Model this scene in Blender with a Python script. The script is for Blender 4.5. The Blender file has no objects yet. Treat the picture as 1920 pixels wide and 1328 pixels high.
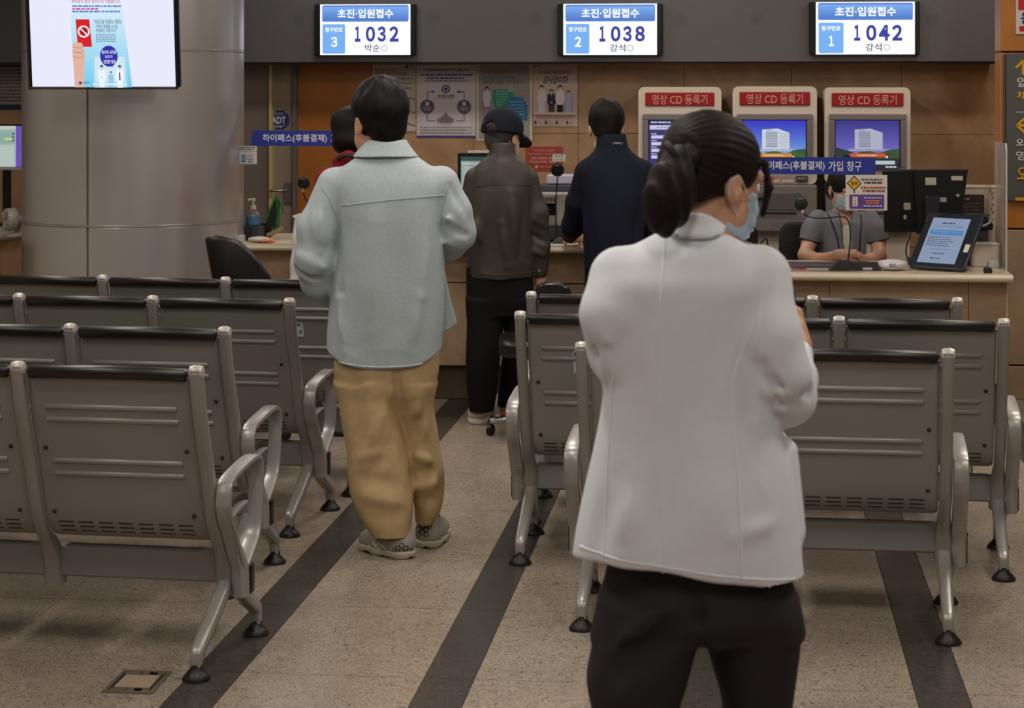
import bpy, bmesh, math, random
import numpy as np
from mathutils import Vector, Matrix
rnd = random.Random(7)
SC = bpy.context.scene
COL = SC.collection
R = math.radians
# ------------------------------------------------------------------ camera, world, lights, exposure
CAM_H = 1.62
FPX = 4000.0                      # focal length in pixels of the 1920 px wide frame
YAW = math.atan(435 / FPX)        # the camera looks a little to the left of the wall normal
ca, sa = math.cos(YAW), math.sin(YAW)
cam = bpy.data.cameras.new('camera'); co = bpy.data.objects.new('camera', cam); COL.objects.link(co)
co.location = (0, 0, CAM_H); co.rotation_euler = (R(90), 0, YAW)
cam.sensor_fit = 'HORIZONTAL'; cam.sensor_width = 36.0; cam.lens = FPX / 1920 * 36
cam.shift_y = -(664 - 160) / 1920.0
cam.dof.use_dof = True; cam.dof.focus_distance = 8.6; cam.dof.aperture_fstop = 9.0
cam.clip_start = .05; cam.clip_end = 200
SC.camera = co
SC.view_settings.view_transform = 'Standard'; SC.view_settings.look = 'None'
SC.view_settings.gamma = 1.0; SC.view_settings.use_curve_mapping = False
SC.view_settings.exposure = 0.0
wd = bpy.data.worlds.new('world'); SC.world = wd; wd.use_nodes = True
wd.node_tree.nodes['Background'].inputs[0].default_value = (1.0, .93, .84, 1)
wd.node_tree.nodes['Background'].inputs[1].default_value = 0.055

def area(x, y, z, sx, sy, power, col=(1, .925, .84)):
    l = bpy.data.lights.new('ceiling_lamp_light', 'AREA'); l.shape = 'RECTANGLE'; l.size = sx; l.size_y = sy
    l.energy = power; l.color = col
    o = bpy.data.objects.new('ceiling_lamp_light', l); o.location = (x, y, z); COL.objects.link(o); return o
LAMPS = [(-3.4, 1.5), (0, 1.5), (3.0, 1.5), (-3.0, 4.4), (-.8, 4.4), (1.6, 4.4), (-3.2, 7.0), (-.8, 7.0), (1.6, 7.0), (-3.4, 9.4), (-.9, 9.4), (1.5, 9.4)]
for (x, y) in LAMPS:
    area(x, y, 3.15, .30, 1.2, 27)
for (x, y) in [(-2.3, 11.9), (-.4, 11.9), (1.5, 11.9)]:
    area(x, y, 2.9, .9, .25, 15)

# ------------------------------------------------------------------ pixel <-> place helpers (photo frame 1920 x 1328)
def C(px, py, yc):
    """world point seen at pixel (px, py) at camera depth yc"""
    xc = (px - 960) * yc / FPX
    return Vector((xc * ca - yc * sa, xc * sa + yc * ca, CAM_H - (py - 160) * yc / FPX))
def W(px, py, y):
    """world point seen at pixel (px, py) on the vertical plane world-y = y"""
    t = (px - 960) / FPX
    return C(px, py, y / (t * sa + ca))
def floor_depth(py): return CAM_H * FPX / (py - 160)
def F(px, py): return C(px, py, floor_depth(py))

# ------------------------------------------------------------------ materials
def s2l(c):
    c = c / 255.0
    return c / 12.92 if c <= .04045 else ((c + .055) / 1.055) ** 2.4
def rgb(r, g, b): return (s2l(r), s2l(g), s2l(b), 1.0)
MATS = {}
def mat(name, col, rough=.6, metal=0.0, spec=.5, emit=0.0, noise=0.0, nscale=40.0, bump=0.0, bscale=200.0, coat=0.0):
    if name in MATS: return MATS[name]
    m = bpy.data.materials.new(name); m.use_nodes = True
    nt = m.node_tree; b = nt.nodes['Principled BSDF']
    b.inputs['Base Color'].default_value = col; b.inputs['Roughness'].default_value = rough
    b.inputs['Metallic'].default_value = metal; b.inputs['Specular IOR Level'].default_value = spec
    if coat: b.inputs['Coat Weight'].default_value = coat; b.inputs['Coat Roughness'].default_value = .15
    if emit:
        b.inputs['Emission Color'].default_value = col; b.inputs['Emission Strength'].default_value = emit
    if noise or bump:
        tc = nt.nodes.new('ShaderNodeTexCoord')
    if noise:
        n = nt.nodes.new('ShaderNodeTexNoise'); n.inputs['Scale'].default_value = nscale; n.inputs['Detail'].default_value = 6
        nt.links.new(tc.outputs['Object'], n.inputs['Vector'])
        r = nt.nodes.new('ShaderNodeValToRGB')
        r.color_ramp.elements[0].position = .3; r.color_ramp.elements[1].position = .7
        lo = tuple(c * (1 - noise) for c in col[:3]) + (1,); hi = tuple(min(1, c * (1 + noise)) for c in col[:3]) + (1,)
        r.color_ramp.elements[0].color = lo; r.color_ramp.elements[1].color = hi
        nt.links.new(n.outputs['Fac'], r.inputs['Fac']); nt.links.new(r.outputs['Color'], b.inputs['Base Color'])
    if bump:
        n2 = nt.nodes.new('ShaderNodeTexNoise'); n2.inputs['Scale'].default_value = bscale; n2.inputs['Detail'].default_value = 3
        nt.links.new(tc.outputs['Object'], n2.inputs['Vector'])
        bp = nt.nodes.new('ShaderNodeBump'); bp.inputs['Strength'].default_value = bump; bp.inputs['Distance'].default_value = .002
        nt.links.new(n2.outputs['Fac'], bp.inputs['Height']); nt.links.new(bp.outputs['Normal'], b.inputs['Normal'])
    MATS[name] = m
    return m
def flat(r, g, b, emit=0.0):
    """printed (or, with emit, screen) colour"""
    k = 'print_%d_%d_%d%s' % (r, g, b, '_lit_%d' % int(emit * 100) if emit else '')
    if k in MATS: return MATS[k]
    if not emit: return mat(k, rgb(r, g, b), .55, spec=.3)
    m = mat(k, (0.01, 0.01, 0.01, 1), .25, spec=.4)
    bb = m.node_tree.nodes['Principled BSDF']
    bb.inputs['Emission Color'].default_value = rgb(r, g, b); bb.inputs['Emission Strength'].default_value = emit
    return m

# ------------------------------------------------------------------ object helpers
def tag(o, label=None, cat=None, group=None, kind=None):
    if label: o['label'] = label
    if cat: o['category'] = cat
    if group: o['group'] = group
    if kind: o['kind'] = kind
    return o
def thing(name, label, cat, loc=(0, 0, 0), rotz=0.0, group=None):
    o = bpy.data.objects.new(name, None); o.empty_display_size = .1; COL.objects.link(o)
    o.location = loc; o.rotation_euler = (0, 0, rotz)
    return tag(o, label, cat, group)
def copy_tree(o, parent=None):
    c = o.copy(); COL.objects.link(c)
    if parent: c.parent = parent
    for ch in list(o.children): copy_tree(ch, c)
    return c

class MB:
    """collects shapes with material slots, becomes one mesh object"""
    def __init__(s): s.v = []; s.f = []; s.m = []; s.sm = []; s.mats = []
    def slot(s, m):
        if m not in s.mats: s.mats.append(m)
        return s.mats.index(m)
    def add(s, vs, fs, m=None, smooth=False):
        o = len(s.v); s.v += [tuple(v) for v in vs]
        k = s.slot(m) if m else 0
        for f in fs: s.f.append(tuple(o + i for i in f)); s.m.append(k); s.sm.append(smooth)
        return s
    def box(s, c, d, m=None, rot=None, bev=0.0):
        x, y, z = d[0] / 2, d[1] / 2, d[2] / 2
        if bev <= 0:
            vs = [(-x, -y, -z), (x, -y, -z), (x, y, -z), (-x, y, -z), (-x, -y, z), (x, -y, z), (x, y, z), (-x, y, z)]
            fs = [(0, 3, 2, 1), (4, 5, 6, 7), (0, 1, 5, 4), (1, 2, 6, 5), (2, 3, 7, 6), (3, 0, 4, 7)]
        else:
            b = min(bev, x * .98, y * .98, z * .98); vs = []; ring = []
            for zz, ins in ((-z, b), (-z + b, 0), (z - b, 0), (z, b)):
                a = x - ins; e = y - ins
                # eight-cornered ring
                vs += [(-a + (b if not ins else b * .6), -e, zz), (a - (b if not ins else b * .6), -e, zz), (a, -e + (b if not ins else b * .6), zz), (a, e - (b if not ins else b * .6), zz),
                       (a - (b if not ins else b * .6), e, zz), (-a + (b if not ins else b * .6), e, zz), (-a, e - (b if not ins else b * .6), zz), (-a, -e + (b if not ins else b * .6), zz)]
            fs = [tuple(range(7, -1, -1)), tuple(range(24, 32))]
            for r in range(3):
                for i in range(8):
                    j = (i + 1) % 8; fs.append((r * 8 + i, r * 8 + j, r * 8 + 8 + j, r * 8 + 8 + i))
        M = rot.to_3x3() if rot else None
        c = Vector(c)
        return s.add([(M @ Vector(v) if M else Vector(v)) + c for v in vs], fs, m)
    def tube(s, pts, rad, m=None, n=10, caps=True, closed=False, flatten=None, up=None):
        """round (or flattened (a, b)) tube along points; rad number or list"""
        P = [Vector(p) for p in pts]; k = len(P)
        rr = rad if isinstance(rad, (list, tuple)) else [rad] * k
        T = []
        for i in range(k):
            a = P[i - 1] if (i or closed) else P[0]; b = P[(i + 1) % k] if (i < k - 1 or closed) else P[-1]
            t = (b - a); T.append(t.normalized() if t.length > 1e-9 else Vector((0, 0, 1)))
        u = Vector(up) if up else (Vector((0, 0, 1)) if abs(T[0].z) < .9 else Vector((1, 0, 0)))
        vs = []; fs = []
        for i in range(k):
            nrm = (u - T[i] * u.dot(T[i]))
            if nrm.length < 1e-6: nrm = Vector((0, 1, 0)) - T[i] * T[i].y
            nrm.normalize(); bi = T[i].cross(nrm)
            if not up: u = nrm
            fx, fy = flatten if flatten else (1, 1)
            for q in range(n):
                a = 2 * math.pi * q / n
                if flatten:   # superellipse section
                    cq, sq = math.cos(a), math.sin(a); e = .55
                    cx = math.copysign(abs(cq) ** e, cq); sx = math.copysign(abs(sq) ** e, sq)
                else: cx, sx = math.cos(a), math.sin(a)
                vs.append(P[i] + nrm * (rr[i] * fx * cx) + bi * (rr[i] * fy * sx))
        last = k if closed else k - 1
        for i in range(last):
            j = (i + 1) % k
            for q in range(n):
                w = (q + 1) % n; fs.append((i * n + q, i * n + w, j * n + w, j * n + q))
        if caps and not closed: fs += [tuple(range(n - 1, -1, -1)), tuple((k - 1) * n + q for q in range(n))]
        return s.add(vs, fs, m, True)
    def lathe(s, prof, m=None, c=(0, 0, 0), n=20, rot=None, sx=1, sy=1):
        vs = []; fs = []; k = len(prof); c = Vector(c)
        for (r, z) in prof:
            for q in range(n):
                a = 2 * math.pi * q / n; v = Vector((r * math.cos(a) * sx, r * math.sin(a) * sy, z))
                vs.append((rot @ v if rot else v) + c)
        for i in range(k - 1):
            for q in range(n):
                w = (q + 1) % n; fs.append((i * n + q, i * n + w, i * n + n + w, i * n + n + q))
        fs += [tuple(range(n - 1, -1, -1)), tuple((k - 1) * n + q for q in range(n))]
        return s.add(vs, fs, m, True)
    def prism(s, poly, o, u, v, d, m=None, smooth=False):
        """polygon in (u, v) plane through o, extruded by vector d"""
        o, u, v, d = Vector(o), Vector(u), Vector(v), Vector(d); n = len(poly)
        a = [o + u * p[0] + v * p[1] for p in poly]; b = [p + d for p in a]
        fs = [tuple(range(n)), tuple(range(2 * n - 1, n - 1, -1))]
        fs += [((i + 1) % n, i, n + i, n + (i + 1) % n) for i in range(n)]
        return s.add(a + b, fs, m, smooth)
    def build(s, name, m=None, parent=None, bevel=0.0, sharp=.9, fixn=True):
        me = bpy.data.meshes.new(name); me.from_pydata(s.v, [], s.f)
        for mm in (s.mats or ([m] if m else [])): me.materials.append(mm)
        if s.mats: me.polygons.foreach_set('material_index', s.m)
        me.polygons.foreach_set('use_smooth', s.sm)
        if fixn:
            bm = bmesh.new(); bm.from_mesh(me); bmesh.ops.recalc_face_normals(bm, faces=bm.faces)
            for e in bm.edges:
                if len(e.link_faces) == 2 and e.calc_face_angle(0) > sharp: e.smooth = False
            bm.to_mesh(me); bm.free()
        o = bpy.data.objects.new(name, me); COL.objects.link(o)
        if parent: o.parent = parent
        if bevel:
            bv = o.modifiers.new('bevel', 'BEVEL'); bv.width = bevel; bv.segments = 2; bv.limit_method = 'ANGLE'
        return o
def rrect(w, h, r, n=5):
    out = []
    for cx, cy, a0 in ((w / 2 - r, h / 2 - r, 0), (-w / 2 + r, h / 2 - r, 90), (-w / 2 + r, -h / 2 + r, 180), (w / 2 - r, -h / 2 + r, 270)):
        for i in range(n + 1):
            a = R(a0 + 90 * i / n); out.append((cx + r * math.cos(a), cy + r * math.sin(a)))
    return out
def spline(pts, n=8):
    """Catmull-Rom through points"""
    P = [Vector(p) for p in pts]; out = []
    for i in range(len(P) - 1):
        p0 = P[max(i - 1, 0)]; p1 = P[i]; p2 = P[i + 1]; p3 = P[min(i + 2, len(P) - 1)]
        for k in range(n):
            t = k / n
            out.append(.5 * ((2 * p1) + (p2 - p0) * t + (2 * p0 - 5 * p1 + 4 * p2 - p3) * t * t + (3 * p1 - p0 - 3 * p2 + p3) * t ** 3))
    out.append(P[-1]); return out

# ------------------------------------------------------------------ flat graphics (posters, screens, signs)
TXT = {}; GFX_DONE = []
def make_texts():
    """turn every wanted text into flat mesh data in one go, then build all prints"""
    keys = sorted({q[0] for g, *_ in GFX_DONE for q in g.want})
    obs = []
    for body, bold in keys:
        c = bpy.data.curves.new('t', 'FONT'); c.body = body; c.offset = bold; c.resolution_u = 3
        o = bpy.data.objects.new('t', c); COL.objects.link(o); obs.append(o)
    dg = bpy.context.evaluated_depsgraph_get(); dg.update()
    for key, o in zip(keys, obs):
        me = bpy.data.meshes.new_from_object(o.evaluated_get(dg))
        v = np.empty(len(me.vertices) * 3); me.vertices.foreach_get('co', v)
        TXT[key] = (v.reshape(-1, 3)[:, :2], [tuple(p.vertices) for p in me.polygons]); bpy.data.meshes.remove(me)
    for o in obs:
        c = o.data; bpy.data.objects.remove(o); bpy.data.curves.remove(c)
    for g, parent, inv, name, tname in GFX_DONE:
        for key, (x0, y0, x1, y1), m, slant, k in g.want:
            v, f = TXT[key]
            if not len(v): continue
            a, b = v.min(0), v.max(0); q = (v - a) / np.maximum(b - a, 1e-6)
            g.tb.add([g.P(x0 + (x1 - x0) * p[0] + slant * p[1], y1 - (y1 - y0) * p[1], k) for p in q], f, m)
        for mb, nm in ((g.mb, name), (g.tb, tname)):
            if mb.f:
                if inv: mb.v = [tuple(inv @ Vector(v)) for v in mb.v]
                mb.build(nm, None, parent, fixn=False)['kind'] = 'stuff'
class Gfx:
    """flat print on a plane: photo pixel (x, y) relative to (px0, py0) -> plane point o + u*(x-px0)*mx - v*(y-py0)*my"""
    def __init__(s, o, u, v, px0, py0, mx, my=None, emit=0.0, step=.0005):
        s.o, s.u, s.v = Vector(o), Vector(u).normalized(), Vector(v).normalized()
        s.n = s.u.cross(s.v).normalized(); s.px0, s.py0, s.mx, s.my = px0, py0, mx, my or mx
        s.emit = emit; s.step = step; s.k = 1; s.mb = MB(); s.tb = MB(); s.want = []
    def P(s, x, y, k=None): return s.o + s.u * ((x - s.px0) * s.mx) - s.v * ((y - s.py0) * s.my) + s.n * (s.step * (k if k is not None else s.k))
    def col(s, c): return flat(*c, emit=s.emit) if isinstance(c, tuple) else c
    def poly(s, pts, c):
        s.k += 1
        s.mb.add([s.P(*p) for p in pts], [tuple(range(len(pts)))], s.col(c)); return s
    def rect(s, x0, y0, x1, y1, c): return s.poly([(x0, y1), (x1, y1), (x1, y0), (x0, y0)], c)
    def rr(s, x0, y0, x1, y1, r, c):
        return s.poly([((x0 + x1) / 2 + a, (y0 + y1) / 2 - b) for a, b in rrect(x1 - x0, y1 - y0, r, 4)], c)
    def disc(s, x, y, r, c, ry=None, n=20):
        return s.poly([(x + r * math.cos(2 * math.pi * i / n), y - (ry or r) * math.sin(2 * math.pi * i / n)) for i in range(n)], c)
    def line(s, pts, w, c):
        s.k += 1
        for (x0, y0), (x1, y1) in zip(pts, pts[1:]):
            L = math.hypot(x1 - x0, y1 - y0) or 1; dx, dy = (y1 - y0) / L * w / 2, -(x1 - x0) / L * w / 2
            s.mb.add([s.P(x0 + dx, y0 + dy), s.P(x0 - dx, y0 - dy), s.P(x1 - dx, y1 - dy), s.P(x1 + dx, y1 + dy)], [(0, 1, 2, 3)], s.col(c))
        return s
    def ring(s, x, y, r, w, c, n=24):
        return s.line([(x + r * math.cos(2 * math.pi * i / n), y - r * math.sin(2 * math.pi * i / n)) for i in range(n + 1)], w, c)
    def text(s, body, x0, y0, x1, y1, c, bold=.0, slant=0.0):
        """fit text into the pixel box"""
        s.k += 1; s.want.append(((body, bold), (x0, y0, x1, y1), s.col(c), slant, s.k)); return s
    def greek(s, x0, y0, x1, y1, c, seed=0, n=None):
        """an unreadable line of small print: a row of dashes"""
        r = random.Random(seed * 31 + int(x0 * 7 + y0 * 13)); x = x0; h = y1 - y0; s.k += 1
        while x < x1 - h * .3:
            w = h * r.uniform(.8, 3.2); e = min(x + w, x1)
            s.mb.add([s.P(x, y1), s.P(e, y1), s.P(e, y0), s.P(x, y0)], [(0, 1, 2, 3)], s.col(c)); x = e + h * r.uniform(.35, .6)
        return s
    def done(s, parent, name='graphic', tname='lettering'):
        bpy.context.view_layer.update()
        GFX_DONE.append((s, parent, parent.matrix_world.inverted() if parent else None, name, tname))
# ------------------------------------------------------------------ surfaces of the room
def granite(name, c1, c2, c3, rough, scale=95.0):
    m = bpy.data.materials.new(name); m.use_nodes = True; nt = m.node_tree; b = nt.nodes['Principled BSDF']
    g = nt.nodes.new('ShaderNodeNewGeometry')
    n = nt.nodes.new('ShaderNodeTexNoise'); n.inputs['Scale'].default_value = scale; n.inputs['Detail'].default_value = 2; n.inputs['Distortion'].default_value = 2.4
    n2 = nt.nodes.new('ShaderNodeTexNoise'); n2.inputs['Scale'].default_value = 2.2; n2.inputs['Detail'].default_value = 4
    r = nt.nodes.new('ShaderNodeValToRGB'); e = r.color_ramp.elements
    e[0].position = .36; e[0].color = c1; e[1].position = .47; e[1].color = c2
    x = e.new(.66); x.color = c3
    mx = nt.nodes.new('ShaderNodeMix'); mx.data_type = 'RGBA'; mx.blend_type = 'MULTIPLY'; mx.inputs['Factor'].default_value = .5
    r2 = nt.nodes.new('ShaderNodeValToRGB'); r2.color_ramp.elements[0].position = .3; r2.color_ramp.elements[0].color = (.62, .6, .58, 1); r2.color_ramp.elements[1].position = .68
    nt.links.new(g.outputs['Position'], n.inputs['Vector']); nt.links.new(g.outputs['Position'], n2.inputs['Vector'])
    nt.links.new(n.outputs['Fac'], r.inputs['Fac']); nt.links.new(n2.outputs['Fac'], r2.inputs['Fac'])
    nt.links.new(r.outputs['Color'], mx.inputs['A']); nt.links.new(r2.outputs['Color'], mx.inputs['B'])
    nt.links.new(mx.outputs['Result'], b.inputs['Base Color'])
    b.inputs['Roughness'].default_value = rough; b.inputs['Specular IOR Level'].default_value = .45
    return m
M_TILE = granite('beige_granite', rgb(92, 82, 72), rgb(158, 145, 129), rgb(178, 165, 149), .28, 78)
M_STRIPE = granite('dark_granite', rgb(38, 36, 34), rgb(66, 62, 58), rgb(84, 79, 74), .28, 78)
M_GROUT = mat('grout', rgb(70, 60, 52), .9)
def stone(name, c1, c2, rough=.3):
    m = bpy.data.materials.new(name); m.use_nodes = True; nt = m.node_tree; b = nt.nodes['Principled BSDF']
    g = nt.nodes.new('ShaderNodeNewGeometry')
    n = nt.nodes.new('ShaderNodeTexNoise'); n.inputs['Scale'].default_value = 3.0; n.inputs['Detail'].default_value = 8; n.inputs['Roughness'].default_value = .65; n.inputs['Distortion'].default_value = .8
    n2 = nt.nodes.new('ShaderNodeTexNoise'); n2.inputs['Scale'].default_value = 160; n2.inputs['Detail'].default_value = 3
    ad = nt.nodes.new('ShaderNodeMath'); ad.operation = 'MULTIPLY_ADD'; ad.inputs[1].default_value = .35; 
    r = nt.nodes.new('ShaderNodeValToRGB'); r.color_ramp.elements[0].position = .42; r.color_ramp.elements[0].color = c1
    r.color_ramp.elements[1].position = .85; r.color_ramp.elements[1].color = c2
    nt.links.new(g.outputs['Position'], n.inputs['Vector']); nt.links.new(g.outputs['Position'], n2.inputs['Vector'])
    nt.links.new(n2.outputs['Fac'], ad.inputs[0]); nt.links.new(n.outputs['Fac'], ad.inputs[2])
    nt.links.new(ad.outputs[0], r.inputs['Fac']); nt.links.new(r.outputs['Color'], b.inputs['Base Color'])
    b.inputs['Roughness'].default_value = rough
    return m
M_SLAB = stone('travertine', rgb(140, 106, 74), rgb(184, 148, 110))
M_SLAB2 = stone('beige_travertine', rgb(140, 114, 88), rgb(180, 152, 122))
M_FASCIA = mat('charcoal_fascia', rgb(84, 82, 83), .5, noise=.06, nscale=30)
M_WOOD = mat('orange_wood', rgb(176, 108, 36), .4, noise=.1, nscale=8)
M_WOODD = mat('brown_wood', rgb(164, 98, 34), .4, noise=.08, nscale=8)
M_TOP = mat('cream_worktop', rgb(205, 190, 165), .3, noise=.08, nscale=120)
M_WHITE = mat('white_paint', rgb(215, 208, 198), .7)
M_CEIL = mat('ceiling_white', rgb(190, 184, 174), .8)
M_BLACK = mat('black_plastic', rgb(14, 14, 15), .4, spec=.35)
M_BLACKM = mat('matt_black', rgb(17, 17, 18), .7)

def struct(name, mb, m=None, **k):
    o = mb.build(name, m, **k); o['kind'] = 'structure'; return o
# floor: bed + stone tiles + dark stripes
floor = struct('floor', MB().box((0, 5.0, -.06), (14, 19, .11)), M_GROUT)
SX = [-1.445, -.800, -.125, .522, 1.262]; SW = .138
ROWY = [5.77 + .765 * i for i in range(-8, 10)]
tile_mesh = {}
def tile(x0, x1, y0, y1, m, g=.0022):
    w, d = round(x1 - x0 - g, 4), round(y1 - y0 - g, 4)
    k = (w, d, m.name)
    if k not in tile_mesh:
        o = MB().box((0, 0, -.003), (w, d, .006)).build('tile', m, floor); tile_mesh[k] = o.data
    else:
        o = bpy.data.objects.new('tile', tile_mesh[k]); COL.objects.link(o); o.parent = floor
    o.location = ((x0 + x1) / 2, (y0 + y1) / 2, 0); return o
cols = [(-2.14 - .625 * (i + 1), -2.14 - .625 * i, M_TILE) for i in range(2)] + [(-2.14, SX[0] - SW / 2, M_TILE)]
for i, s in enumerate(SX):
    cols.append((s - SW / 2, s + SW / 2, M_STRIPE))
    e = SX[i + 1] - SW / 2 if i + 1 < len(SX) else s + SW / 2 + .6
    cols.append((s + SW / 2, e, M_TILE))
cols.append((cols[-1][1], cols[-1][1] + .65, M_TILE))
for y0, y1 in zip(ROWY, ROWY[1:]):
    if y0 < 4.0: continue
    for x0, x1, m in cols:
        if x0 > 1.3 and y0 < 9.15 < y1:        # a cross stripe on the right
            tile(x0, x1, y0, 9.15, m); tile(x0, x1, 9.15, 9.28, M_STRIPE); tile(x0, x1, 9.28, y1, m)
        else: tile(x0, x1, y0, y1, m)
for y0, y1 in zip(ROWY[:8], ROWY[1:8]):
    pass
# rest of the hall floor outside the frame
struct('floor_2', MB().box((0, .3, -.003), (13.8, 7.3, .006)), M_TILE)
struct('floor_3', MB().box((-5.15, 9.0, -.003), (3.5, 10.0, .006)), M_TILE)
struct('floor_4', MB().box((4.78, 9.0, -.003), (4.2, 10.0, .006)), M_TILE)

WY = 13.2; FY = 12.9
struct('ceiling', MB().box((0, 5.0, 3.36), (14, 19, .1)), M_CEIL)
struct('wall_left', MB().box((-7.0, 5.0, 1.6), (.1, 19, 3.4)), M_WHITE)
struct('wall_right', MB().box((7.0, 5.0, 1.6), (.1, 19, 3.4)), M_WHITE)
struct('wall_front', MB().box((0, -4.5, 1.6), (14, .1, 3.4)), M_WHITE)
wallb = struct('wall_back', MB().box((0, WY + .1, 1.6), (14, .1, 3.4)), mat('joint_brown', rgb(60, 46, 34), .9))
def X(px, y=WY): return W(px, 400, y).x
slx = [X(p) for p in (697, 888, 1084, 1283, 1484, 1690, 1884)]
while slx[-1] < 6.5: slx.append(slx[-1] + .68)
zs = [0.0, .63, W(1283, 251, WY).z, 2.0]
def slab(x0, x1, z0, z1, y, m, parent, th=.03, g=.003):
    o = MB().box(((x0 + x1) / 2, y + th / 2, (z0 + z1) / 2), (x1 - x0 - g, th, z1 - z0 - g)).build('stone_slab', m, parent); return o
for x0, x1 in zip(slx, slx[1:]):
    for z0, z1 in zip(zs, zs[1:]): slab(x0, x1, z0, z1, WY, M_SLAB, wallb, .05)
xl = X(455)
for k in range(5):
    for z0, z1 in zip(zs, zs[1:]): slab(xl - .68 * (k + 1), xl - .68 * k, z0, z1, WY, M_SLAB, wallb, .05)
# cladding, door and wood panel left of the stone
def wbox(px0, px1, z0, z1, y, th):
    a, b = X(px0, y), X(px1, y); return ((a + b) / 2, y + th / 2, (z0 + z1) / 2), (b - a, th, z1 - z0)
M_GREIGE = mat('greige_steel', rgb(146, 130, 112), .45, noise=.03)
trim1 = struct('trim_1', MB().box(*wbox(452, 503.5, 0, 2.0, WY - .04, .09)), mat('brown_grey_cladding', rgb(120, 108, 100), .35))
struct('trim_2', MB().box(*wbox(504, 510, 0, 2.0, WY - .07, .10)), mat('cream_edge', rgb(190, 172, 118), .4))
door = struct('door_1', MB().box(*wbox(510.5, 547, 0, 2.0, WY - .02, .06)), M_GREIGE)
h = MB()
hp = W(536, 357, WY - .03)
h.box(W(540, 362, WY - .03), (.05, .012, .13), None, bev=.004)
h.tube([hp + Vector((.0, 0, 0)), hp + Vector((0, -.05, 0)), hp + Vector((-.02, -.06, 0)), hp + Vector((-.09, -.06, 0))], .008)
h.build('door_handle', mat('satin_steel', rgb(170, 165, 160), .25, metal=.9), door)
struct('trim_3', MB().box(*wbox(547.5, 556, 0, 2.0, WY - .05, .09)), mat('grey_door_frame', rgb(100, 94, 92), .35))
struct('trim_4', MB().box(*wbox(556.5, 696, 0, 2.0, WY, .05)), M_WOODD)
# fascia over the counter
fz = W(1000, 116, FY).z
xr = X(1867, FY)
fas = MB().box(((-6.9 + xr) / 2, FY + .15, (fz + 3.3) / 2), (xr + 6.9, .3, 3.3 - fz))
fascia = struct('trim_5', fas, M_FASCIA); fascia['label'] = 'charcoal fascia band above the counter'
gm = MB()
for px, py in ((560, 35), (812, 33), (1005, 36), (1276, 36), (1418, 36), (1748, 38)):
    c = W(px, py, FY)
    for ring, n in ((0, 1), (1, 6), (2, 12), (3, 18), (4, 24)):
        for i in range(n):
            a = 2 * math.pi * i / n; gm.box((c.x + math.cos(a) * ring * .009, FY - .0006, c.z + math.sin(a) * ring * .009), (.003, .001, .003))
g = gm.build('speaker_perforation', mat('dark_hole', rgb(52, 51, 52), .9), fascia); g['kind'] = 'stuff'
struct('fascia_shadow_strip', MB().box(((-6.9 + xr) / 2, FY + .16, fz - .008), (xr + 6.9, .26, .014)), mat('fascia_shadow_brown', rgb(66, 42, 26), .6))  # dark brown strip standing in for the shadow line beneath the fascia

# round metal clad column
CYC = 11.25; cc = C(251, 400, CYC); cc.z = 0; CR = 206 * CYC / FPX * .997
M_COL = mat('brushed_steel_cladding', rgb(198, 193, 191), .3, metal=.66, noise=.03, nscale=3)
colm = struct('column', MB().lathe([(CR - .012, 0), (CR - .012, 3.3)], None, cc, 48), mat('column_joint', rgb(112, 104, 98), .7))
zj = [0.0, C(251, 412, CYC).z, C(251, 97, CYC).z, 3.3]
ja = YAW - math.pi / 2 + math.asin(-48 * CYC / FPX / CR)   # angle of the vertical joint
for bi, (z0, z1) in enumerate(zip(zj, zj[1:])):
    for hseg in range(2):
        a0 = ja + math.pi * hseg + (.015 if bi < 2 else .004); a1 = ja + math.pi * (hseg + 1) - .006; n = 40
        vs = []; fs = []
        prof = [(CR - .02, z0 + .002), (CR - .004, z0 + .002), (CR, z0 + .008), (CR, z1 - .008), (CR - .004, z1 - .002), (CR - .02, z1 - .002)]
        for i in range(n + 1):
            a = a0 + (a1 - a0) * i / n
            vs += [(cc.x + r * math.cos(a), cc.y + r * math.sin(a), z) for r, z in prof]
        for i in range(n):
            for q in range(5): fs.append((i * 6 + q, i * 6 + q + 1, i * 6 + q + 7, i * 6 + q + 6))
        fs += [tuple(range(6)), tuple(n * 6 + q for q in range(5, -1, -1))]
        MB().add(vs, fs, None, True).build('metal_panel', M_COL, colm, sharp=.3)
# bright rings at the joints
for z in zj[1:3]:
    MB().lathe([(CR - .004, z - .004), (CR + .002, z - .003), (CR + .002, z + .003), (CR - .004, z + .004)], None, cc, 64).build('joint_ring', mat('steel_ring', rgb(190, 186, 182), .3, metal=.7), colm)

# wall block on the right with wood panels, stone base and the direction sign
SY = 11.2
bx0 = X(1876, SY); bx1 = bx0 + 1.4
blk = struct('wall_block', MB().box(((bx0 + bx1) / 2 + .01, SY + .14, 1.65), (bx1 - bx0 - .04, .2, 3.3)), mat('joint_brown', None))
def zy(py, y=SY): return W(1895, py, y).z
def bpan(name, z0, z1, m, y=SY, x0=None):
    a = x0 if x0 is not None else bx0
    return MB().box(((a + bx1) / 2, y + .125, (z0 + z1) / 2), (bx1 - a, .25, z1 - z0)).build(name, m, blk, bevel=.004)
bpan('wood_panel', zy(96), 2.55, M_WOOD); bpan('wood_panel', zy(428), zy(99), M_WOOD)
bxs = X(1887, SY)
bpan('stone_slab', zy(684), zy(431), M_SLAB2, x0=bxs); bpan('stone_slab', 0.0, zy(687), M_SLAB2, x0=bxs)

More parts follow.
